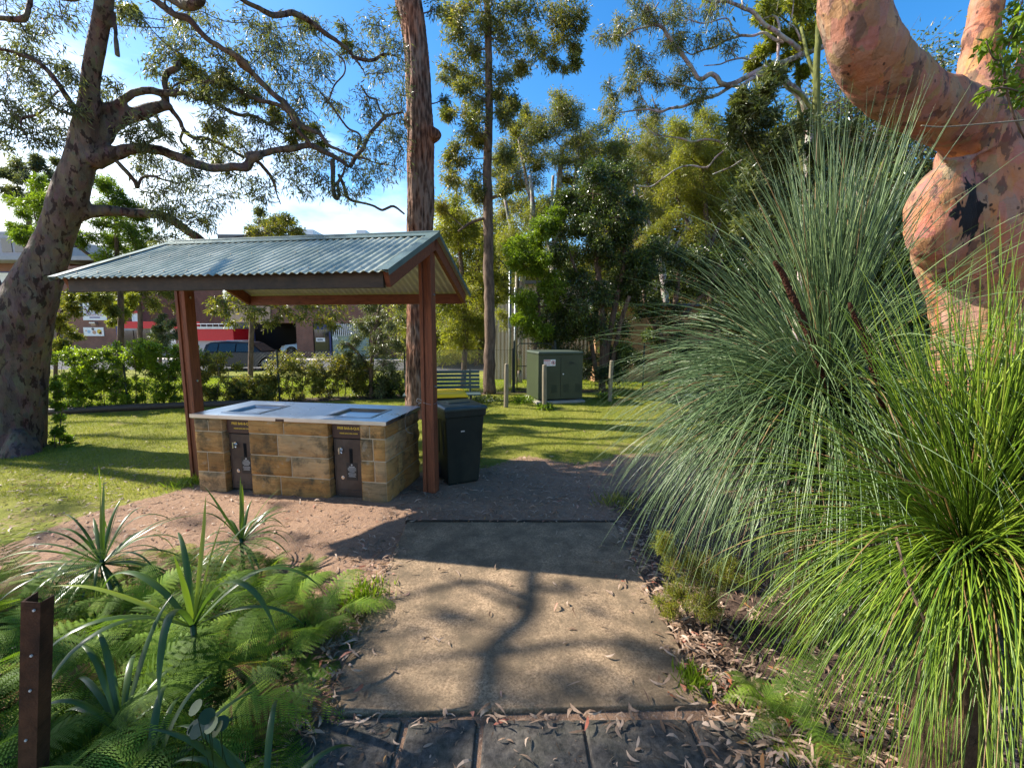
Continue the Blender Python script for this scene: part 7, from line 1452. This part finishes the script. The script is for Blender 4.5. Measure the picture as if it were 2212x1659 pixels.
# ------------------------------------------------------------------ unseen tree left of the view, laid out to shade the foreground
def cast(x, y, t_): return V(x, y, 0) + SUN * t_
root = empty('unseen_shade_tree', V(-8.6, 2.2, 0), 'unseen tree added left of the view, limbs laid out to shade the foreground', 'tree')
b = MB(); cr = Crown(.10, .022, .45, 11, spread=1.3); TT = 10.0
def lim(pts, r0, r1, t_=TT):
    q = catmull([cast(a, c_, t_) for a, c_ in pts], 6); R = np.linspace(r0, r1, len(q)); b.tube(q, R, 8); cr.skeleton([(q, R)])
tr = catmull([V(-8.6, 2.2, -.1), V(-8.3, 2.4, 2.0), V(-8.2, 2.8, 4.2), cast(-1.2, 1.4, TT)], 8); b.tube(tr, np.linspace(.34, .12, len(tr)), 14); cr.skeleton([(tr, np.linspace(.34, .12, len(tr)))])
lim([(-1.2, 1.4), (-.6, 1.45), (-.15, 1.8), (-.08, 2.2), (.12, 2.5), (.16, 2.9), (.25, 3.4)], .062, .04)
lim([(-.1, 2.15), (.35, 2.25), (.75, 2.22), (1.4, 2.0)], .035, .02); lim([(-.08, 2.2), (-.45, 2.12), (-.9, 2.0)], .03, .015)
lim([(.1, 2.65), (-.2, 2.85), (-.6, 2.72), (-.95, 2.5)], .035, .015); lim([(.1, 2.55), (-.15, 2.72), (-.5, 2.95)], .03, .012)
lim([(-1.2, 1.4), (-2.0, 1.9), (-2.8, 2.3), (-3.6, 2.9)], .07, .03); lim([(-1.2, 1.4), (-.4, 1.2), (.5, 1.5), (1.2, 1.7), (2.0, 1.6)], .06, .03)
for (x, y, r, n_) in ((-.7, 1.45, .34, 34), (-.2, 1.35, .34, 34), (.3, 1.42, .32, 32), (.75, 1.5, .30, 30), (1.15, 1.4, .34, 30), (-.45, 1.82, .18, 13), (-.75, 2.0, .16, 12), (.1, 1.85, .18, 12), (.55, 1.9, .24, 20), (.9, 2.05, .20, 16), (.7, 2.2, .14, 9), (-.85, 2.25, .12, 8), (-.35, 2.5, .10, 4), (.1, .9, .4, 30), (-.8, .9, .4, 30), (.9, .9, .4, 26), (1.8, 1.0, .4, 18),
     (-1.2, 1.2, .26, 15), (-1.6, 2.0, .18, 6), (-1.7, 1.2, .3, 13), (-2.2, 1.4, .28, 10), (-2.7, 2.3, .22, 7), (-2.0, 2.6, .16, 5), (-3.2, 2.6, .28, 12), (-3.2, 1.8, .3, 12), (-2.7, 1.2, .34, 14), (-3.8, 2.2, .3, 12), (-2.5, 3.0, .16, 5), (-4.2, 3.0, .26, 9),
     (1.3, 3.0, .3, 12), (1.6, 3.5, .35, 14), (1.2, 3.9, .3, 12), (2.2, 3.2, .35, 12), (-4.2, 4.2, .4, 16), (-5.2, 4.6, .4, 14), (-6.5, 5.6, .5, 16), (-5.5, 6.4, .4, 12), (-4.8, 5.6, .3, 10), (-.2, 2.45, .10, 4), (.45, 2.75, .12, 5), (-.6, 2.3, .12, 5), (.6, 2.5, .10, 4), (.3, 2.0, .12, 5),
     (-2.9, 3.9, .16, 8), (-2.2, 3.6, .16, 7), (-3.4, 3.5, .2, 9), (-2.3, 4.2, .10, 4), (-4.0, 3.6, .22, 9), (-4.6, 4.2, .25, 10), (-1.7, 3.5, .14, 6), (-5.6, 5.3, .3, 9), (-7.2, 5.0, .4, 14), (-7.8, 6.2, .4, 14), (-6.6, 7.0, .35, 10)):
    cr.clump(cast(x, y, TT + rg.uniform(-.5, .6)), r, n_, .9)
part(b, 'trunk', 'spotted_bark', root, smooth=True); part(cr.wood, 'branches', 'spotted_bark', root); part(cr.leaf, 'crown', 'gum_leaf', root)
